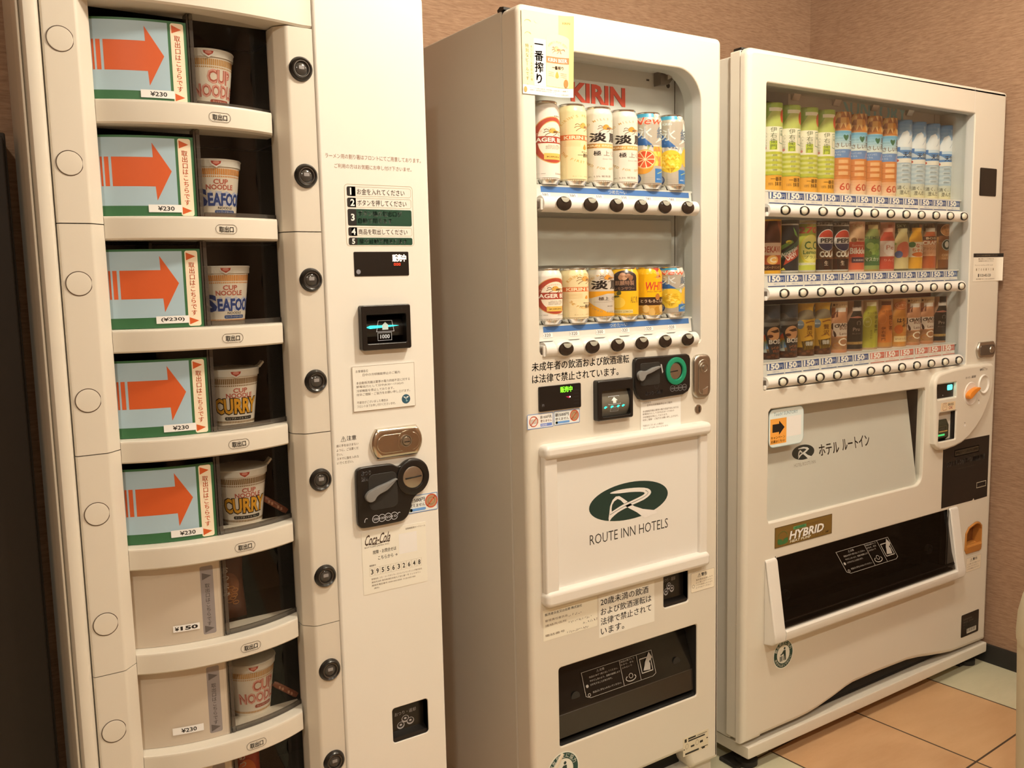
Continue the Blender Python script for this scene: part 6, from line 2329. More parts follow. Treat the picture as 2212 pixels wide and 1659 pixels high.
# hybrid plate
A = Art()
A.frame(1.7940, 0.5870, 2.0240, 0.6410, 0.0012, ink('3c2a12'))
A.rect(1.865, 0.6245, 1.917, 0.6325, ink('4f8a50'), 0.002)
A.text('省エネ自販機', 1.871, 0.6255, 0.040, 0.0060, ink('cfe0b0'))
A.text('ECO FRIENDLY', 1.925, 0.6260, 0.060, 0.0058, ink('6a4a20'))
for c_, dx in ((ink('2c1c0a'), 0.0025), (ink('f4ecd4'), 0.0)):
    A.up()
    A.text('HYBRID', 1.849 + dx, 0.6000 - dx * 0.3, 0.138, 0.0225, c_, 0.03, 0.25)
A.text('HEAT PUMP', 1.852, 0.5915, 0.083, 0.0070, ink('e8dcb8'), 0.015, 0.25)
A.text('SYSTEM', 1.945, 0.5930, 0.065, 0.0068, ink('7a5a28'), 0.01, 0.25)
LFG = ink('3a6a34')
for s_ in (-1, 1):
    A.poly(spline([(1.824, 0.5935), (1.824 + s_ * 0.018, 0.5960), (1.824 + s_ * 0.019, 0.6080), (1.824 + s_ * 0.004, 0.6060)], 4, True), LFG)
A.ring(1.824, 0.6110, 0.019, 0.017, 0.0015, ink('5a6a2c'), a0=-20, a1=200)
sticker('hybrid_plate', M3, 1.7940, 0.5870, 2.0240, 0.6410, 0.0, ink('8a6a30', 0.25, 0.3), A, t=0.0012)
# outlet tray
arm = [(0.001, 0.563), (-0.004, 0.562), (-0.008, 0.556), (-0.035, 0.384), (-0.039, 0.370), (-0.036, 0.352), (-0.026, 0.343), (0.001, 0.338)]
mb = MB()
mb.prism(arm, 'x', 1.7565, 1.7990, PAINT_W, 0.004, 3)
mb.done('tray_arm', M3)
mb = MB()
mb.prism(arm, 'x', 2.588, 2.6320, PAINT_W, 0.004, 3)
mb.done('tray_arm', M3)
mb = MB()
mb.prism([(0.001, 0.374), (-0.034, 0.3775), (-0.0385, 0.3735), (-0.0390, 0.364), (-0.036, 0.352), (-0.026, 0.343), (0.001, 0.338)], 'x', 1.7990, 2.588, PAINT_W)
mb.done('tray_lip', M3)
mb = MB()
FLAPY = lambda v: 0.004 - 0.028 * (0.560 - v) / 0.180
mb.loft([[(1.800, 0.006, 0.562), (1.800, FLAPY(0.43), 0.43), (1.800, -0.026, 0.396), (1.800, -0.030, 0.380)], [(2.587, 0.006, 0.562), (2.587, FLAPY(0.43), 0.43), (2.587, -0.026, 0.396), (2.587, -0.030, 0.380)]], FLAP, closed=False, caps=False)
A = outlet_art(2.0420, 0.4620, 0.236, 0.0680, ink('b4a894'))
mb.art(A, lambda u, v, o: (u + (0.530 - v) * 0.60, FLAPY(v) - 0.0008 - o, v))
mb.done('outlet_flap', M3, 'smoked outlet flap with pale pictograms')
mb = MB()
mb.box(1.798, 2.590, 0.084, 0.087, 0.350, 0.570, CHAMBER)
mb.box(1.7965, 1.7995, 0.0, 0.086, 0.355, 0.566, CHAMBER)
mb.box(2.5885, 2.5915, 0.0, 0.086, 0.355, 0.566, CHAMBER)
mb.box(1.798, 2.590, 0.0, 0.086, 0.355, 0.360, CHAMBER)
mb.box(1.798, 2.590, 0.006, 0.086, 0.561, 0.566, CHAMBER)
mb.box(1.80, 2.588, -0.020, 0.060, 0.374, 0.380, BLACK)
mb.tube([(1.80, -0.022, 0.396), (2.588, -0.022, 0.396)], 0.004, BLACK, 8)
for x in (1.87, 2.53):
    mb.lathe([(0.014, 0.0), (0.014, 0.010), (0.011, 0.010), (0.010, 0.0)], BLACKM, (x, 0.030, 0.440), 'y', n=24)
mb.done('outlet_box', M3)
# orange coin return
OR4 = _principled('orange_tray', (0.50, 0.21, 0.045), 0.4)
mb = MB()
mb.panel(0, 0, 0, 0, -0.003, 0.030, OR4, fil=0.002, holes=[offset_poly(ret3, 0.0050)], outer=lambda d: offset_poly(offset_poly(ret3, -0.0010), d))
mb.box(2.688, 2.784, 0.026, 0.030, 0.397, 0.495, _principled('orange_deep', (0.20, 0.075, 0.018), 0.5))  # pocket back in a darker orange, recess shade put into the colour
mb.prism([(0.026, 0.399), (-0.004, 0.400), (-0.006, 0.420), (-0.002, 0.426), (0.010, 0.420), (0.026, 0.424)], 'x', 2.692, 2.778, OR4, 0.003)
mb.done('coin_return', M3, 'orange coin return pocket')
A = Art()
A.frame(2.6990, 0.3370, 2.7840, 0.3830, 0.0007, ink('9a8a6c'), 0.003)
A.text('⚠警告', 2.7200, 0.3690, 0.042, 0.0100, ink('5c4c38'), 0.015)
A.lines([('よじ登ったり倒したり', 0.95, 0.03), ('しないでください。', 0.85, 0.03), ('けがの原因になります。', 0.95, 0.03)], 2.7030, 0.3640, 0.076, 0.0050, ink('7a6a50'), 1.6)
sticker('warning_label', M3, 2.6990, 0.3370, 2.7840, 0.3830, 0.0, ink('e6d2ae'), A, r=0.003)
A = Art()
A.lines([('自動販売機', 0.5, 0.1), ('型式 名称 ', 0.6, 0.1), ('定格電圧 100V', 0.8, 0.1), ('消費電力', 0.55, 0.1)], 2.6840, 0.1850, 0.098, 0.0050, ink('6a6254'), 1.8)
A.rect(2.6990, 0.1700, 2.7780, 0.1480, ink('2a2a22'))
A.rect(2.7150, 0.1330, 2.7700, 0.1490, ink('c8bca0'))
A.up()
for j in range(12):
    A.rect(2.7180 + 0.0040 * j, 0.1370, 2.7180 + 0.0040 * j + (0.0012 if j % 3 else 0.0022), 0.1470, K_)
sticker('rating_plate', M3, 2.6835, 0.1260, 2.7835, 0.1995, 0.0, ink('18150f', 0.3), A, r=0.004, t=0.001)
recycle_badge(1.8335, 0.2935, 0.0395, M3, 0.0)

# ------------------------------------------------------------------ drink samples: printed half-round cards in clear sleeves
RS = 0.0328


def q_(h):
    return ink(h, 0.35, wb=False)


def bands(A, rows, x0=-0.0512, x1=0.060, h=1.0):
    """horizontal colour bands: (from, to, colour)"""
    for a, b, c in rows:
        A.rect(x0, a * h, x1, b * h, q_(c))


def smooth(A, z0, z1, c0, c1, n, x0=-0.0512, x1=0.060):
    """printed colour blend of the label"""
    a, b = [int(c0[i:i + 2], 16) for i in (0, 2, 4)], [int(c1[i:i + 2], 16) for i in (0, 2, 4)]
    for i in range(n):
        t = (i + 0.5) / n
        c = ''.join('%02x' % int(p + (q - p) * t) for p, q in zip(a, b))
        A.rect(x0, z0 + (z1 - z0) * i / n, x1, z0 + (z1 - z0) * (i + 1) / n, q_(c))


def s_green(A, h):
    z = lambda f: f * h
    bands(A, [(0.19, 0.455, 'aebd4c'), (0.735, 1.0, '8fae48')], h=h)
    A.rect(-0.0512, 0, 0.0512, z(0.195), q_('e9a93c'))
    A.up()
    A.poly([(-0.034, z(0.70)), (-0.010, z(0.905)), (0.012, z(0.905)), (0.034, z(0.70))], q_('bcc465'))
    A.rect(-0.012, z(0.945), 0.013, z(1.0), q_('a4c24a'))
    A.rect(-0.015, z(0.905), 0.015, z(0.945), q_('f0ead0'))
    A.rect(-0.034, z(0.205), 0.034, z(0.455), q_('c2c440'))
    A.up()
    for j in range(4):
        A.rect(-0.028, z(0.235 + 0.055 * j), 0.028, z(0.262 + 0.055 * j), q_('d6d682'))
        A.rect(-0.009, z(0.238 + 0.055 * j), 0.003, z(0.260 + 0.055 * j), q_('eeeec4'))
    A.rect(-0.0360, z(0.455), 0.0360, z(0.735), q_('f0ead2'), 0.002)
    A.ell(0.0165, z(0.855), 0.0080, z(0.075), q_('d4502e'))
    A.up()
    A.rect(-0.0135, z(0.475), 0.0015, z(0.575), q_('c2d040'))
    A.up()
    A.vtext('伊右衛門', -0.0060, z(0.730), 0.0135, q_('4f5f38'), 0.0, 1.05)
    A.vtext('いつもの茶', -0.0215, z(0.675), 0.0072, q_('8a8a6c'))
    A.ell(-0.0215, z(0.495), 0.0026, 0.0036, q_('d08478'))
    A.poly([(0.006, z(0.55)), (0.006, z(0.715)), (0.018, z(0.725)), (0.018, z(0.54))], q_('5c8a6c'), [[(0.0068, z(0.557)), (0.0068, z(0.708)), (0.0172, z(0.717)), (0.0172, z(0.548))]])
    A.vtext('茶葉', 0.012, z(0.70), 0.0075, q_('5c8a6c'))
    A.text('一番茶', -0.0110, z(0.125), 0.026, z(0.048), q_('5c3c14'), 0.01)
    A.text('抹茶', -0.0030, z(0.070), 0.018, z(0.048), q_('5c3c14'), 0.01)
    A.text('100%', -0.0150, z(0.078), 0.009, z(0.030), q_('7a5420'))
    A.rect(-0.038, z(0.055), -0.029, z(0.059), q_('8a6428'))


def s_barley(A, h):
    z = lambda f: f * h
    rnd = random.Random(3)
    bands(A, [(0.20, 0.455, 'd98746'), (0.78, 1.0, 'c07a3c')], h=h)
    smooth(A, 0, z(0.20), 'f3d9b8', 'e8a878', 6)
    A.up()
    facets(A, -0.036, z(0.80), 0.022, z(1.0), 5, 3, [q_('c98438'), q_('dfa85c'), q_('8f5426'), q_('e8bc7c'), q_('a86630')], rnd)
    A.poly([(0.010, z(0.86)), (0.046, z(0.80)), (0.046, z(1.0)), (0.008, z(1.0))], q_('7484a0'))
    A.ell(0.0190, z(0.925), 0.0078, z(0.052), q_('c86a48'))
    for j in range(3):
        A.rect(-0.034, z(0.235 + 0.07 * j), 0.034, z(0.240 + 0.07 * j), q_('b8662c'))
        A.rect(-0.015, z(0.250 + 0.07 * j), 0.006, z(0.290 + 0.07 * j), q_('eab680'))
    smooth(A, z(0.555), z(0.775), 'e8ece4', '5d9fc4', 7, -0.036, 0.036)
    A.rect(-0.036, z(0.455), 0.036, z(0.558), q_('6d90c4'))
    A.up()
    hx, hz = -0.0005, z(0.700)
    A.poly(spline([(hx, hz - 0.010), (hx + 0.0060, hz + 0.001), (hx + 0.0040, hz + 0.0065), (hx, hz + 0.004), (hx - 0.0040, hz + 0.0065), (hx - 0.0060, hz + 0.001)], 3, True), q_('35684a'))
    A.text('GREEN DA', -0.030, z(0.675), 0.022, z(0.022), q_('7a9a94'))
    A.text('麦', 0.0085, z(0.668), 0.012, z(0.068), q_('5a3c28'), 0.02)
    A.text('茶', 0.0085, z(0.592), 0.012, z(0.068), q_('5a3c28'), 0.02)
    A.text('やさしい', -0.0330, z(0.580), 0.040, z(0.055), q_('7a5030'), 0.015)
    A.text('カフェインゼロ', -0.028, z(0.515), 0.026, z(0.024), q_('e0e8f0'))
    A.text('ミネラル', -0.028, z(0.480), 0.018, z(0.020), q_('e0e8f0'))
    A.poly([(0.006, z(0.46)), (0.022, z(0.46)), (0.022, z(0.54)), (0.012, z(0.53))], q_('a49ac0'))
    A.text('600', -0.0125, z(0.065), 0.038, z(0.088), q_('c44a2c'), 0.01)
    A.vtext('たっぷり', -0.0205, z(0.158), 0.0058, q_('d89a88'))
    A.rect(-0.012, z(0.038), 0.020, z(0.042), q_('d8b090'))


def s_water(A, h):
    z = lambda f: f * h
    smooth(A, z(0.62), h, 'cfe0ee', '4f88c0', 8)
    bands(A, [(0.455, 0.62, '5a8cc4'), (0.20, 0.455, 'b4c6d2')], h=h)
    smooth(A, 0, z(0.20), 'e6d8a6', 'cdd2c8', 6)
    A.up()
    W = q_('e2e6ea')
    A.poly([(-0.046, z(0.60)), (-0.040, z(0.80)), (-0.034, z(0.86)), (-0.026, z(0.80)), (-0.020, z(0.74)), (-0.012, z(0.84)), (-0.002, z(0.865)), (0.010, z(0.80)), (0.020, z(0.865)), (0.030, z(0.80)), (0.046, z(0.78)), (0.046, z(0.66)), (-0.02, z(0.655))], W)
    A.ell(-0.036, z(0.965), 0.012, z(0.030), q_('d8e4ee'))
    A.rect(0.004, z(0.80), 0.010, z(0.94), q_('8fb0d4'))
    for j in range(4):
        A.rect(-0.030, z(0.225 + 0.06 * j), 0.030, z(0.255 + 0.06 * j), q_('c8d6dc'))
        A.rect(-0.012, z(0.230 + 0.06 * j), 0.006, z(0.262 + 0.06 * j), q_('e4eaec'))
    A.up()
    A.line([(-0.044, z(0.64)), (-0.030, z(0.78)), (-0.024, z(0.70))], 0.0020, q_('7896c0'))
    A.line([(0.002, z(0.70)), (0.012, z(0.775)), (0.020, z(0.70))], 0.0016, q_('b0bccc'))
    A.rect(-0.038, z(0.600), -0.016, z(0.660), q_('3f76b8'))
    A.poly([(-0.036, z(0.545)), (-0.02, z(0.605)), (-0.004, z(0.55)), (0.010, z(0.60)), (0.03, z(0.545))], q_('c4d0dc'))
    A.rect(-0.034, z(0.458), 0.034, z(0.515), q_('ece6da'))
    A.up()
    A.text('天然水', -0.0100, z(0.525), 0.036, z(0.075), q_('1c2434'), 0.015)
    A.ell(-0.024, z(0.488), 0.0062, z(0.020), q_('c8503c'))
    A.text('清く、', -0.0200, z(0.120), 0.022, z(0.050), q_('6a6a60'), 0.01)
    A.text('冷', 0.0080, z(0.125), 0.008, z(0.045), q_('4a6a6a'))
    A.text('澄んだ', -0.0150, z(0.055), 0.025, z(0.055), q_('6a6a60'), 0.01)
    A.rect(-0.033, z(0.065), -0.024, z(0.070), q_('8a8468'))


def bottle_shape(A, h, col, z0, z1, w, neck, cap=None, cx=0.0):
    z = lambda f: f * h
    A.poly(spline([(cx - w, z(z0 + 0.01)), (cx - w, z(z0 + (z1 - z0) * 0.55)), (cx - w * 0.94, z(z0 + (z1 - z0) * 0.68)), (cx - neck, z(z1))], 4) + spline([(cx + neck, z(z1)), (cx + w * 0.94, z(z0 + (z1 - z0) * 0.68)), (cx + w, z(z0 + (z1 - z0) * 0.55)), (cx + w, z(z0 + 0.01))], 4), q_(col))
    if cap:
        A.rect(cx - neck * 1.2, z(z1), cx + neck * 1.2, z(min(1.0, z1 + 0.08)), q_(cap))


def s_energy(A, h):
    z = lambda f: f * h
    bands(A, [(0, 1, 'd9a02c')], h=h)
    A.up()
    bottle_shape(A, h, '5c2a16', 0.05, 0.97, 0.021, 0.007, None, -0.002)
    A.rect(-0.0235, z(0.60), 0.020, z(0.97), q_('7a3a1c'))
    A.up()
    A.poly([(-0.022, z(0.60)), (-0.010, z(0.97)), (0.006, z(0.97)), (0.018, z(0.60))], q_('4a2010'))
    A.rect(-0.0230, z(0.34), 0.020, z(0.57), q_('d8b49a'))
    A.rect(-0.0230, z(0.17), 0.020, z(0.34), q_('b8542c'))
    A.rect(-0.0220, z(0.06), 0.019, z(0.165), q_('4a2412'))
    A.up()
    A.text('DEKAVI', -0.0215, z(0.39), 0.036, z(0.115), q_('a8402c'), 0.02)
    A.ell(-0.002, z(0.255), 0.0115, z(0.085), q_('e8b060'))
    A.up()
    A.text('C', -0.008, z(0.205), 0.013, z(0.10), q_('f0dcc0'), 0.03)
    A.text('スパークリング', -0.0195, z(0.090), 0.034, z(0.050), q_('d0a878'), 0.01)


def can_print(A, h, base, z0=0.05, z1=0.90, w=0.0225, cx=-0.003):
    A.rect(cx - w, z0 * h, cx + w, z1 * h, q_(base))
    A.rect(cx - w * 0.94, z1 * h, cx + w * 0.94, (z1 + 0.025) * h, q_('b8b0a4'))
    A.rect(cx - w * 0.96, (z0 - 0.03) * h, cx + w * 0.96, z0 * h, q_('c4bcae'))


def s_dew(A, h):
    z = lambda f: f * h
    bands(A, [(0, 0.84, '8a8a80'), (0.84, 1, '3c403c')], h=h)
    A.up()
    can_print(A, h, '23252a')
    A.up()
    A.poly([(-0.025, z(0.50)), (0.000, z(0.62)), (0.004, z(0.58)), (-0.023, z(0.42))], q_('5f8a3c'))
    A.poly([(0.002, z(0.86)), (0.006, z(0.72)), (0.016, z(0.66)), (0.010, z(0.76))], q_('6a9a44'))
    A.ell(-0.006, z(0.585), 0.006, z(0.035), q_('e0cc3c'))
    A.poly([(-0.016, z(0.15)), (-0.010, z(0.34)), (0.0185, z(0.54)), (0.0185, z(0.34))], q_('b8442c'))
    A.poly([(-0.022, z(0.24)), (-0.021, z(0.36)), (0.0185, z(0.66)), (0.0185, z(0.55))], q_('3a5a48'))
    A.poly([(-0.024, z(0.06)), (-0.016, z(0.11)), (-0.012, z(0.06))], q_('c8c040'))
    A.up()
    A.text('Mountain', -0.020, z(0.30), 0.042, z(0.070), q_('e4e8dc'), 0.02, 0.0, 0.55)
    A.text('DEW', -0.008, z(0.235), 0.026, z(0.105), q_('f0d8cc'), 0.04, 0.0, 0.55)


def s_lemon(A, h):
    z = lambda f: f * h
    bands(A, [(0, 1, '9a8a60')], h=h)
    A.up()
    can_print(A, h, 'c9cc50', 0.05, 0.93)
    A.rect(-0.0255, z(0.70), 0.0195, z(0.93), q_('8fae5c'))
    A.up()
    A.ell(0.004, z(0.44), 0.0235, z(0.29), q_('e9d84c'), n=36)
    A.up()
    A.ell(0.004, z(0.46), 0.0205, z(0.26), q_('f0e884'))
    A.text('270', -0.0235, z(0.75), 0.043, z(0.125), q_('b0402c'), 0.035, 0.1)
    A.text('増量中', -0.006, z(0.885), 0.022, z(0.05), q_('d8a060'), 0.01)
    A.up()
    A.text('C.C.', -0.0100, z(0.445), 0.034, z(0.155), q_('4f8040'), 0.02)
    A.text('Lemon', -0.0125, z(0.355), 0.034, z(0.075), q_('4f8040'), 0.02)
    A.text('プラス', -0.0100, z(0.270), 0.028, z(0.060), q_('6a7a34'), 0.01)
    A.rect(-0.0240, z(0.150), 0.018, z(0.195), q_('f0ecc8'))
    A.text('レモン50個分のビタミンC', -0.022, z(0.160), 0.038, z(0.022), q_('7a7a4c'))


def s_cola(A, h):
    z = lambda f: f * h
    bands(A, [(0, 0.20, 'a88458'), (0.20, 0.86, '8f6a44'), (0.86, 1, '2c2a28')], h=h)
    A.up()
    can_print(A, h, '2a2524')
    A.poly([(-0.0255, z(0.26)), (0.0195, z(0.26)), (0.0195, z(0.44)), (-0.0255, z(0.52))], q_('d08444'))
    A.rect(-0.0255, z(0.05), 0.0195, z(0.26), q_('5c2416'))
    A.up()
    cx, cz, rx, rz = 0.003, z(0.62), 0.0195, z(0.20)
    A.ell(cx, cz, rx * 1.06, rz * 1.06, q_('e8e4e0'))
    A.up()
    A.poly([(cx + rx * math.cos(math.radians(a)), cz + rz * math.sin(math.radians(a))) for a in range(18, 163, 12)], q_('cc4430'))
    A.poly([(cx + rx * math.cos(math.radians(a)), cz + rz * math.sin(math.radians(a))) for a in range(198, 343, 12)], q_('28305c'))
    A.text('PEPSI', cx - 0.0150, cz - z(0.045), 0.032, z(0.085), q_('1a1c2c'), 0.04)
    A.text('COLA', cx - 0.0165, z(0.295), 0.035, z(0.120), q_('f4ecdc'), 0.045)
    A.text('生', -0.004, z(0.135), 0.0085, z(0.09), q_('e8d0b8'), 0.02)
    A.text('〈生〉だから', -0.022, z(0.915), 0.036, z(0.055), q_('d0c8bc'), 0.01)


def s_bottle(bg, body, label, cap, rows, z1=0.86, w=0.0225, top=None):
    def f(A, h):
        z = lambda q: q * h
        bands(A, [(0, 1, bg)] + ([(0.84, 1, top)] if top else []), h=h)
        A.up()
        bottle_shape(A, h, body, 0.03, z1, w, 0.0095, cap, -0.002)
        A.up()
        if label:
            A.rect(-0.002 - w * 0.99, z(label[0]), -0.002 + w * 0.99, z(label[1]), q_(label[2]))
        A.up()
        for r in rows:
            if r[0] == 't':
                A.text(r[1], r[2], z(r[3]), r[4], z(r[5]), q_(r[6]), r[7] if len(r) > 7 else 0.015)
            elif r[0] == 'v':
                A.vtext(r[1], r[2], z(r[3]), r[4], q_(r[5]), 0.01)
            elif r[0] == 'e':
                A.ell(r[1], z(r[2]), r[3], z(r[4]), q_(r[5]))
            elif r[0] == 'r':
                A.rect(r[1], z(r[2]), r[3], z(r[4]), q_(r[5]), 0.001)
            elif r[0] == 'o':
                A.ring(r[1], z(r[2]), r[3], z(r[4]), r[5], q_(r[6]))
            elif r[0] == 'up':
                A.up()
    return f


s_bikkle = s_bottle('d8a888', 'd06040', (0.30, 0.60, 'c84a34'), 'd8b48c', [('r', -0.024, 0.60, 0.018, 0.86, 'e0b48c'), ('e', -0.010, 0.635, 0.006, 0.045, 'b07838'), ('r', -0.002, 0.62, 0.014, 0.66, 'b8402c'), ('up',), ('t', 'Suntory', -0.014, 0.49, 0.028, 0.06, 'e8a890'), ('t', 'Bikkle', -0.018, 0.355, 0.036, 0.125, 'f6e8d8', 0.035), ('r', -0.014, 0.18, 0.018, 0.29, '4a2c44'), ('up',), ('t', '乳酸菌飲料', -0.011, 0.21, 0.026, 0.04, 'd8c8c0'), ('t', 'ごくごく', -0.020, 0.90, 0.034, 0.055, 'c07a4c')])
s_musc = s_bottle('a8884c', '8f9a58', (0.12, 0.66, '5f8a48'), 'c8b078', [('e', -0.008, 0.52, 0.0085, 0.065, 'a4c46c'), ('e', 0.006, 0.50, 0.0085, 0.065, '8fb858'), ('e', -0.002, 0.40, 0.0085, 0.065, '9cc064'), ('e', 0.010, 0.38, 0.0085, 0.065, '7fa84c'), ('e', -0.012, 0.36, 0.0080, 0.060, '6f9844'), ('r', -0.024, 0.12, 0.020, 0.24, '3f6a3c'), ('up',), ('t', 'PREMIUM', -0.021, 0.645, 0.042, 0.065, '3c5a34', 0.01), ('t', 'マスカット', -0.018, 0.205, 0.038, 0.080, 'f0f0dc', 0.02)], top='7a3c24', w=0.024)
s_red = s_bottle('c08468', 'c04a34', (0.33, 0.66, 'd0583c'), 'e0a088', [('r', -0.024, 0.30, 0.020, 0.62, 'ecd4c4'), ('up',), ('e', 0.004, 0.46, 0.0165, 0.155, 'f4e8e0'), ('o', 0.004, 0.46, 0.0165, 0.155, 0.0006, 'd8a08c'), ('up',), ('t', 'Pe', -0.006, 0.44, 0.018, 0.09, 'c06a54', 0.0), ('t', 'りんご', -0.010, 0.20, 0.026, 0.05, 'e8b4a0'), ('t', '新!', -0.004, 0.88, 0.016, 0.075, 'b04a34', 0.02)], z1=0.80)
s_pear = s_bottle('6a6448', 'd0bc84', (0.28, 0.58, 'cdb47c'), 'cfc08c', [('e', 0.003, 0.44, 0.0175, 0.165, 'cc6a50'), ('up',), ('e', -0.010, 0.34, 0.0085, 0.075, '5a6a9c'), ('e', -0.020, 0.56, 0.005, 0.03, '8aa04c'), ('t', 'SKY', -0.016, 0.90, 0.020, 0.06, 'a8b088')], z1=0.80, top='3c4a34')
s_orange = s_bottle('8a8064', 'e0a02c', (0.28, 0.60, 'e8d8bc'), 'e8a838', [('e', -0.012, 0.545, 0.0075, 0.060, '4f7a40'), ('e', 0.004, 0.335, 0.016, 0.050, 'd8702c'), ('up',), ('t', 'なっ', -0.004, 0.48, 0.020, 0.085, 'c04a30', 0.03), ('t', 'ちゃん', -0.012, 0.385, 0.030, 0.085, 'd06a2c', 0.03), ('t', '朝', 0.002, 0.90, 0.010, 0.07, 'c87a4c')], z1=0.82, top='5a5c58')
s_craft = s_bottle('a88460', 'b45a30', (0.44, 0.72, 'b8663c'), 'c8b8a4', [('r', -0.024, 0.64, 0.020, 0.72, '4a2c1c'), ('r', -0.024, 0.30, 0.020, 0.55, 'd8a078'), ('up',), ('t', 'CRAFT', -0.019, 0.545, 0.040, 0.080, 'f0dcc4', 0.04), ('t', 'BOSS', -0.012, 0.655, 0.028, 0.05, 'd8b894', 0.03), ('t', 'ブラウンシュ', -0.018, 0.43, 0.038, 0.06, '8a4a28', 0.01), ('t', 'ガーティー', -0.018, 0.33, 0.036, 0.06, 'c07444', 0.01)], z1=0.82, top='4c4238')
s_coffee = s_bottle('5a3a22', '7a4824', (0.22, 0.60, '9a6434'), '3c2818', [('r', -0.026, 0.03, -0.014, 0.72, 'b07c44'), ('e', 0.006, 0.86, 0.0165, 0.130, 'a87040'), ('up',), ('o', 0.006, 0.86, 0.0165, 0.130, 0.0012, 'd8b080'), ('e', 0.006, 0.54, 0.0135, 0.125, '2c4034'), ('up',), ('e', 0.006, 0.55, 0.0060, 0.070, 'd8d4c8'), ('o', 0.006, 0.54, 0.0128, 0.118, 0.0014, 'd8d4c8'), ('t', 'カフェ', -0.004, 0.88, 0.020, 0.055, '5a3418', 0.01), ('t', 'ラテ', -0.001, 0.80, 0.014, 0.055, '5a3418', 0.01), ('t', 'COFFEE', -0.006, 0.29, 0.024, 0.055, 'd0a880', 0.02), ('t', 'FOR YOU', -0.006, 0.22, 0.024, 0.045, 'c09870', 0.01)], z1=0.74, w=0.0235)


def s_boss(A, h):
    z = lambda f: f * h
    bands(A, [(0.13, 0.34, '8a6a48'), (0.34, 0.75, '6a6864'), (0.0, 0.16, '3c2014'), (0.75, 1.0, '3a4048')], h=h)
    A.up()
    for c, d in (('c85030', 0.0), ('e08a34', 0.05), ('d8c048', 0.10), ('5f8a6c', 0.15), ('6a8ab0', 0.20)):
        A.poly([(-0.050, z(0.13)), (-0.050, z(0.17 + d * 0.5)), (-0.012, z(0.50 - d)), (-0.008, z(0.40 - d))], q_(c))
    A.poly([(-0.050, z(0.13)), (-0.016, z(0.33)), (-0.012, z(0.13))], q_('b4bcb4'))
    A.up()
    A.poly([(-0.020, z(0.60)), (0.022, z(0.64)), (0.018, z(0.10)), (-0.006, z(0.10))], q_('2e2c2c'))
    A.ell(-0.002, z(0.68), 0.0225, z(0.075), q_('7a746c'))
    A.poly(spline([(-0.030, z(0.70)), (-0.026, z(0.80)), (-0.014, z(0.84)), (-0.004, z(0.76)), (0.012, z(0.74)), (0.016, z(0.68))], 4, True), q_('5c5854'))
    A.up()
    A.ell(0.003, z(0.475), 0.0150, z(0.125), q_('d8a070'))
    A.up()
    A.poly([(-0.006, z(0.52)), (0.012, z(0.56)), (0.016, z(0.50)), (0.002, z(0.49))], q_('4a3020'))
    A.ell(-0.006, z(0.43), 0.0060, z(0.03), q_('5c2c1c'))
    A.line([(-0.006, z(0.42)), (-0.012, z(0.405))], 0.002, q_('2c1c14'))
    A.rect(-0.0215, z(0.475), -0.012, z(0.56), q_('3c3a3c'), 0.002)
    A.text('BOSS', -0.0085, z(0.285), 0.032, z(0.085), q_('e4dcd0'), 0.03)
    A.text('レインボー', -0.003, z(0.185), 0.020, z(0.06), q_('c87a40'), 0.02)
    A.text('マウンテン', -0.001, z(0.125), 0.019, z(0.05), q_('c86a38'), 0.02)
    for j in range(10):
        A.ell(-0.045 + 0.009 * j, z(0.05 + 0.03 * (j % 2)), 0.0045, 0.0032, q_('5c3018'))


def s_bossy(A, h):
    z = lambda f: f * h
    bands(A, [(0.16, 1.0, 'c89a34'), (0, 0.17, '4a2814')], h=h)
    A.up()
    A.poly([(-0.024, z(0.68)), (0.020, z(0.72)), (0.016, z(0.13)), (-0.010, z(0.11))], q_('e0ac34'))
    A.poly([(-0.014, z(0.28)), (0.017, z(0.32)), (0.0155, z(0.13)), (-0.010, z(0.11))], q_('3c3228'))
    A.poly(spline([(-0.026, z(0.70)), (-0.018, z(0.84)), (0.000, z(0.88)), (0.018, z(0.80)), (0.022, z(0.72)), (-0.005, z(0.69))], 4, True), q_('8a7c64'))
    A.up()
    A.ell(-0.0165, z(0.60), 0.0075, z(0.085), q_('7c8a94'))
    A.ell(0.0190, z(0.865), 0.0080, z(0.125), q_('2e2822'))
    A.up()
    A.text('BOSS', -0.0205, z(0.585), 0.010, z(0.03), q_('d8e0e4'), 0.02)
    A.vtext('贅沢', 0.003, z(0.585), 0.0145, q_('8a5a18'), 0.03)
    A.line([(-0.006, z(0.63)), (0.006, z(0.66)), (0.016, z(0.655))], 0.003, q_('9a5a20'))
    A.line([(-0.008, z(0.36)), (0.004, z(0.40)), (0.012, z(0.35))], 0.0025, q_('b87a28'))
    A.text('微糖', -0.006, z(0.195), 0.018, z(0.085), q_('d8d0c0'), 0.03)
    A.vtext('新', 0.019, z(0.93), 0.008, q_('c8b898'))
    for j in range(10):
        A.ell(-0.045 + 0.009 * j, z(0.05 + 0.04 * (j % 2)), 0.0045, 0.0032, q_('6a3c20'))


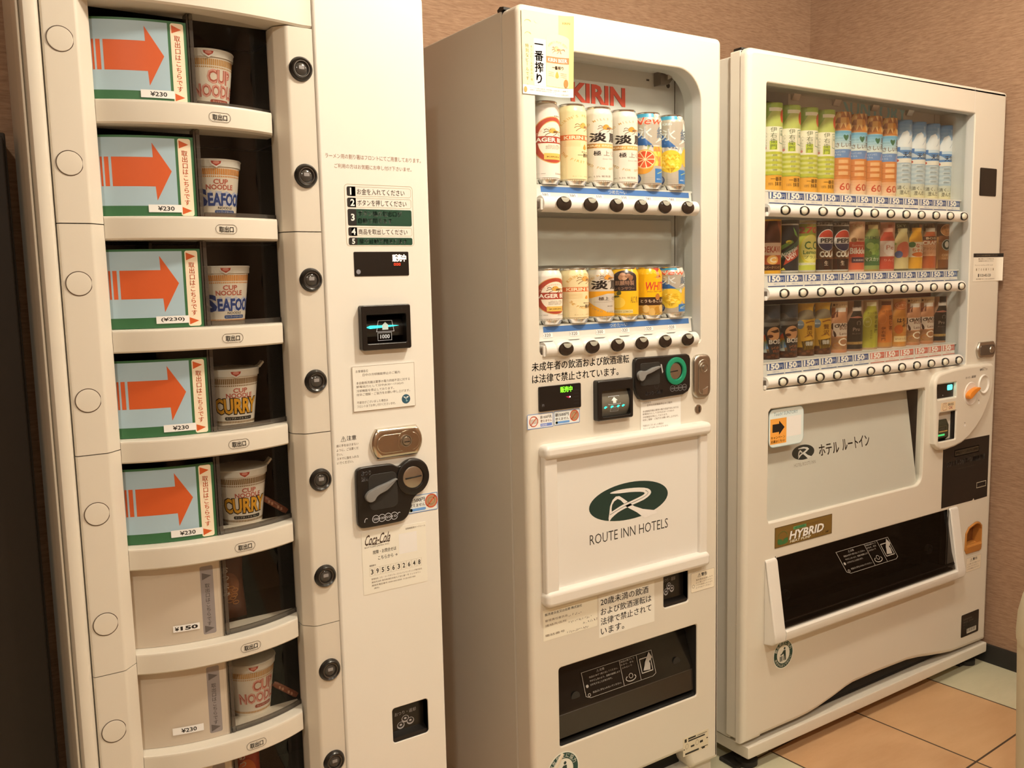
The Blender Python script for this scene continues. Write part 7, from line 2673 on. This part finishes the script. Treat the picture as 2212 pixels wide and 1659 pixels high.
def s_latte(A, h):
    z = lambda f: f * h
    bands(A, [(0, 0.88, 'c08058'), (0.88, 1.0, 'd0b088')], h=h)
    A.up()
    bottle_shape(A, h, 'd89c74', 0.04, 0.80, 0.0225, 0.010, 'ece0d4', -0.001)
    A.poly([(-0.030, z(0.66)), (-0.008, z(0.84)), (-0.008, z(0.70))], q_('7a4030'))
    A.rect(-0.0225, z(0.06), 0.0205, z(0.30), q_('e0b078'))
    A.up()
    A.rect(-0.018, z(0.32), 0.019, z(0.58), q_('f0e0d0'), 0.004)
    A.up()
    A.arctext('CRAFT', 0.002, z(0.36), 0.026, 125, 55, 0.0125, q_('3c2418'), 0.03)
    A.text('BOSS', -0.004, z(0.45), 0.020, z(0.075), q_('8a5a40'), 0.02)
    A.poly(spline([(-0.0175, z(0.585)), (-0.0215, z(0.50)), (-0.0125, z(0.40)), (-0.0105, z(0.33)), (-0.0140, z(0.31)), (-0.0165, z(0.40))], 4, True), q_('4a281c'))
    A.text('Latte', -0.004, z(0.345), 0.020, z(0.055), q_('7a4630'), 0.01)
    A.ring(0.006, z(0.21), 0.012, z(0.075), 0.0030, q_('f4e4cc'), a0=20, a1=320)
    A.ring(-0.010, z(0.14), 0.008, z(0.06), 0.0022, q_('c8843c'), a0=10, a1=260)
    A.text('●サントリー', -0.018, z(0.915), 0.032, z(0.045), q_('5c3820'), 0.01)


def s_black(A, h):
    z = lambda f: f * h
    bands(A, [(0, 1, 'a0785c')], h=h)
    A.up()
    bottle_shape(A, h, '2a2420', 0.03, 0.80, 0.0215, 0.0090, 'd8ccc0', 0.0)
    A.rect(-0.0085, z(0.86), 0.0095, z(1.0), q_('2c2622'))
    A.up()
    A.rect(-0.0215, z(0.135), 0.0215, z(0.185), q_('b08c50'))
    A.poly([(-0.019, z(0.665)), (0.0, z(0.70)), (0.019, z(0.665)), (0.0, z(0.655))], q_('c07c68'))
    A.up()
    A.text('Pro', -0.009, z(0.40), 0.016, z(0.07), q_('a89888'), 0.01)
    A.ring(0.004, z(0.555), 0.005, z(0.045), 0.0009, q_('a89888'), a0=-60, a1=230)
    A.text('BLACK', -0.010, z(0.335), 0.020, z(0.028), q_('7a6c60'))
    A.text('コーヒー', -0.013, z(0.147), 0.028, z(0.028), q_('5c4420'))


s_tea2 = s_bottle('b89878', 'b4ac3c', None, 'e6dcb4', [('o', -0.0110, 0.56, 0.0085, 0.10, 0.0007, 'dcd890'), ('t', '伊', -0.015, 0.535, 0.008, 0.05, 'dcd890', 0.0), ('v', '伊右衛門', 0.0105, 0.69, 0.0118, '4a4a20'), ('v', 'まろやか', -0.0025, 0.40, 0.0062, '7a7430'), ('t', 'ホット専用', -0.012, 0.715, 0.026, 0.05, '6a6430', 0.01)], z1=0.88, w=0.0235)
s_hoji = s_bottle('b08868', 'd07a34', None, '6a3420', [('o', -0.0110, 0.60, 0.0090, 0.10, 0.0006, 'dc9458'), ('v', '焙じ茶', 0.0105, 0.68, 0.0145, '4a2614'), ('v', '伊右衛門', -0.0080, 0.44, 0.0098, '6a3418'), ('t', 'ほうじ茶', -0.012, 0.73, 0.026, 0.05, '8a5028', 0.01), ('r', -0.0255, 0.03, 0.0215, 0.115, 'c88c44')], z1=0.88, w=0.0235)
s_honey = s_bottle('c88c50', 'cf8a3c', (0.30, 0.62, 'd89848'), 'c8783c', [('e', 0.0, 0.86, 0.0175, 0.090, 'c06c38'), ('e', -0.006, 0.36, 0.0100, 0.095, 'd8702c'), ('r', -0.016, 0.10, 0.018, 0.22, 'e8c890'), ('up',), ('o', 0.0, 0.86, 0.0150, 0.072, 0.0012, 'e4a878'), ('t', 'はち', -0.010, 0.50, 0.020, 0.09, '3c2010', 0.04), ('t', 'みつ', 0.002, 0.40, 0.018, 0.09, '3c2010', 0.04), ('t', 'レモン', -0.010, 0.835, 0.022, 0.055, 'f0c898', 0.02), ('t', 'はちみつレモン', -0.013, 0.14, 0.028, 0.045, '6a3c18', 0.01)], z1=0.76, w=0.0235)

ROWS = [
    (1.4967, 0.2235, [('green', s_green)] * 4 + [('barley', s_barley)] * 4 + [('water', s_water)] * 4, 'tall bottle samples on the top row'),
    (1.2892, 0.1390, [('energy', s_energy), ('dew', s_dew), ('lemon', s_lemon), ('cola', s_cola), ('cola', s_cola), ('bikkle', s_bikkle), ('musc', s_musc), ('red', s_red), ('pear', s_pear), ('orange', s_orange), ('craft', s_craft), ('coffee', s_coffee)], 'drink samples on the middle row'),
    (1.0657, 0.1420, [('boss', s_boss), ('boss', s_boss), ('bossy', s_bossy), ('bossy', s_bossy), ('latte', s_latte), ('black', s_black), ('tea2', s_tea2), ('hoji', s_hoji), ('honey', s_honey), ('latte', s_latte), ('latte', s_latte), ('black', s_black)], 'drink samples on the bottom row'),
]
ORD = ['leftmost', 'second from the left', 'third from the left', 'rightmost']
LAB = [
    [o + ' of the four green tea bottle samples on the top row' for o in ORD] + [o + ' of the four amber barley tea samples on the top row' for o in ORD] + [o + ' of the four blue and white water samples on the top row' for o in ORD],
    ['brown energy drink bottle sample on mustard yellow, first in the middle row', 'black soda can sample with green and red slanted lettering, middle row', 'yellow lemon soda can sample with red figures above, middle row', 'left one of the two black cola can samples, middle row', 'right one of the two black cola can samples, middle row', 'orange-red bottle sample with a white name on it, beside the cola cans', 'green grape drink sample under a dark brown strip, middle row', 'red bottle sample with a white disc on its label, middle row', 'pale yellow bottle sample with a red fruit on its label, middle row', 'bright orange juice bottle sample in the middle row', 'brown tea bottle sample with a black band on its label, middle row', 'dark brown coffee cup sample at the right end of the middle row'],
    ['leftmost grey coffee can sample with a rainbow and a pipe smoker, bottom row', 'second grey coffee can sample with a rainbow and a pipe smoker, bottom row', 'left one of the two golden coffee can samples, bottom row', 'right one of the two golden coffee can samples, bottom row', 'pinkish latte bottle sample beside the golden coffee cans, bottom row', 'black coffee bottle sample between the latte and the green tea, bottom row', 'yellow-green hot tea bottle sample in the bottom row', 'orange roasted tea bottle sample in the bottom row', 'honey-coloured hot lemon bottle sample in the bottom row', 'latte bottle sample right beside the honey lemon bottle, bottom row', 'latte bottle sample next to the last black bottle, bottom row', 'black coffee bottle sample at the right end of the bottom row'],
]
CAT = [['bottle'] * 12, ['bottle', 'can', 'can', 'can', 'can'] + ['bottle'] * 6 + ['cup'], ['can'] * 4 + ['bottle'] * 8]
sfn = lambda u, v, o: ((RS + o) * math.sin(u / RS), -(RS + o) * math.cos(u / RS), v)
_made = {}
for r, (z0, h, row, grp) in enumerate(ROWS):
    for i, (kind, fn) in enumerate(row):
        loc = Vector((1.8762 + 0.0706 * i, 0.1020, z0))
        if (kind, r) in _made:
            c = copy_thing(_made[(kind, r)], loc, LAB[r][i])
            c['category'] = CAT[r][i]
            continue
        c = thing('drink_sample', LAB[r][i], CAT[r][i], (0, 0, 0), grp)
        mb = MB()
        P = [(RS * math.sin(math.radians(a)), -RS * math.cos(math.radians(a))) for a in range(-90, 91, 6)]
        mb.prism(P, 'z', 0.0, h, q_('cfc4ae'))
        A = Art()
        fn(A, h)
        mb.art(A, sfn, 0.002, 0.00007, (1.35, (-0.009, -0.013, -0.012)[r]), 0.0512)
        mb.done('printed_card', c)
        mb = MB()
        rs = RS + 0.0010
        Q = [(rs * math.sin(math.radians(a)), 0.0005 - rs * math.cos(math.radians(a))) for a in range(-88, 89, 8)]
        mb.loft([[(x, y, 0.0004) for x, y in Q], [(x, y, h * (0.66 if r == 0 else 0.97)) for x, y in Q]], SLEEVE, closed=False, caps=False)
        mb.done('clear_sleeve', c)
        c.location = loc
        ROOT[c.name] = loc
        _made[(kind, r)] = c
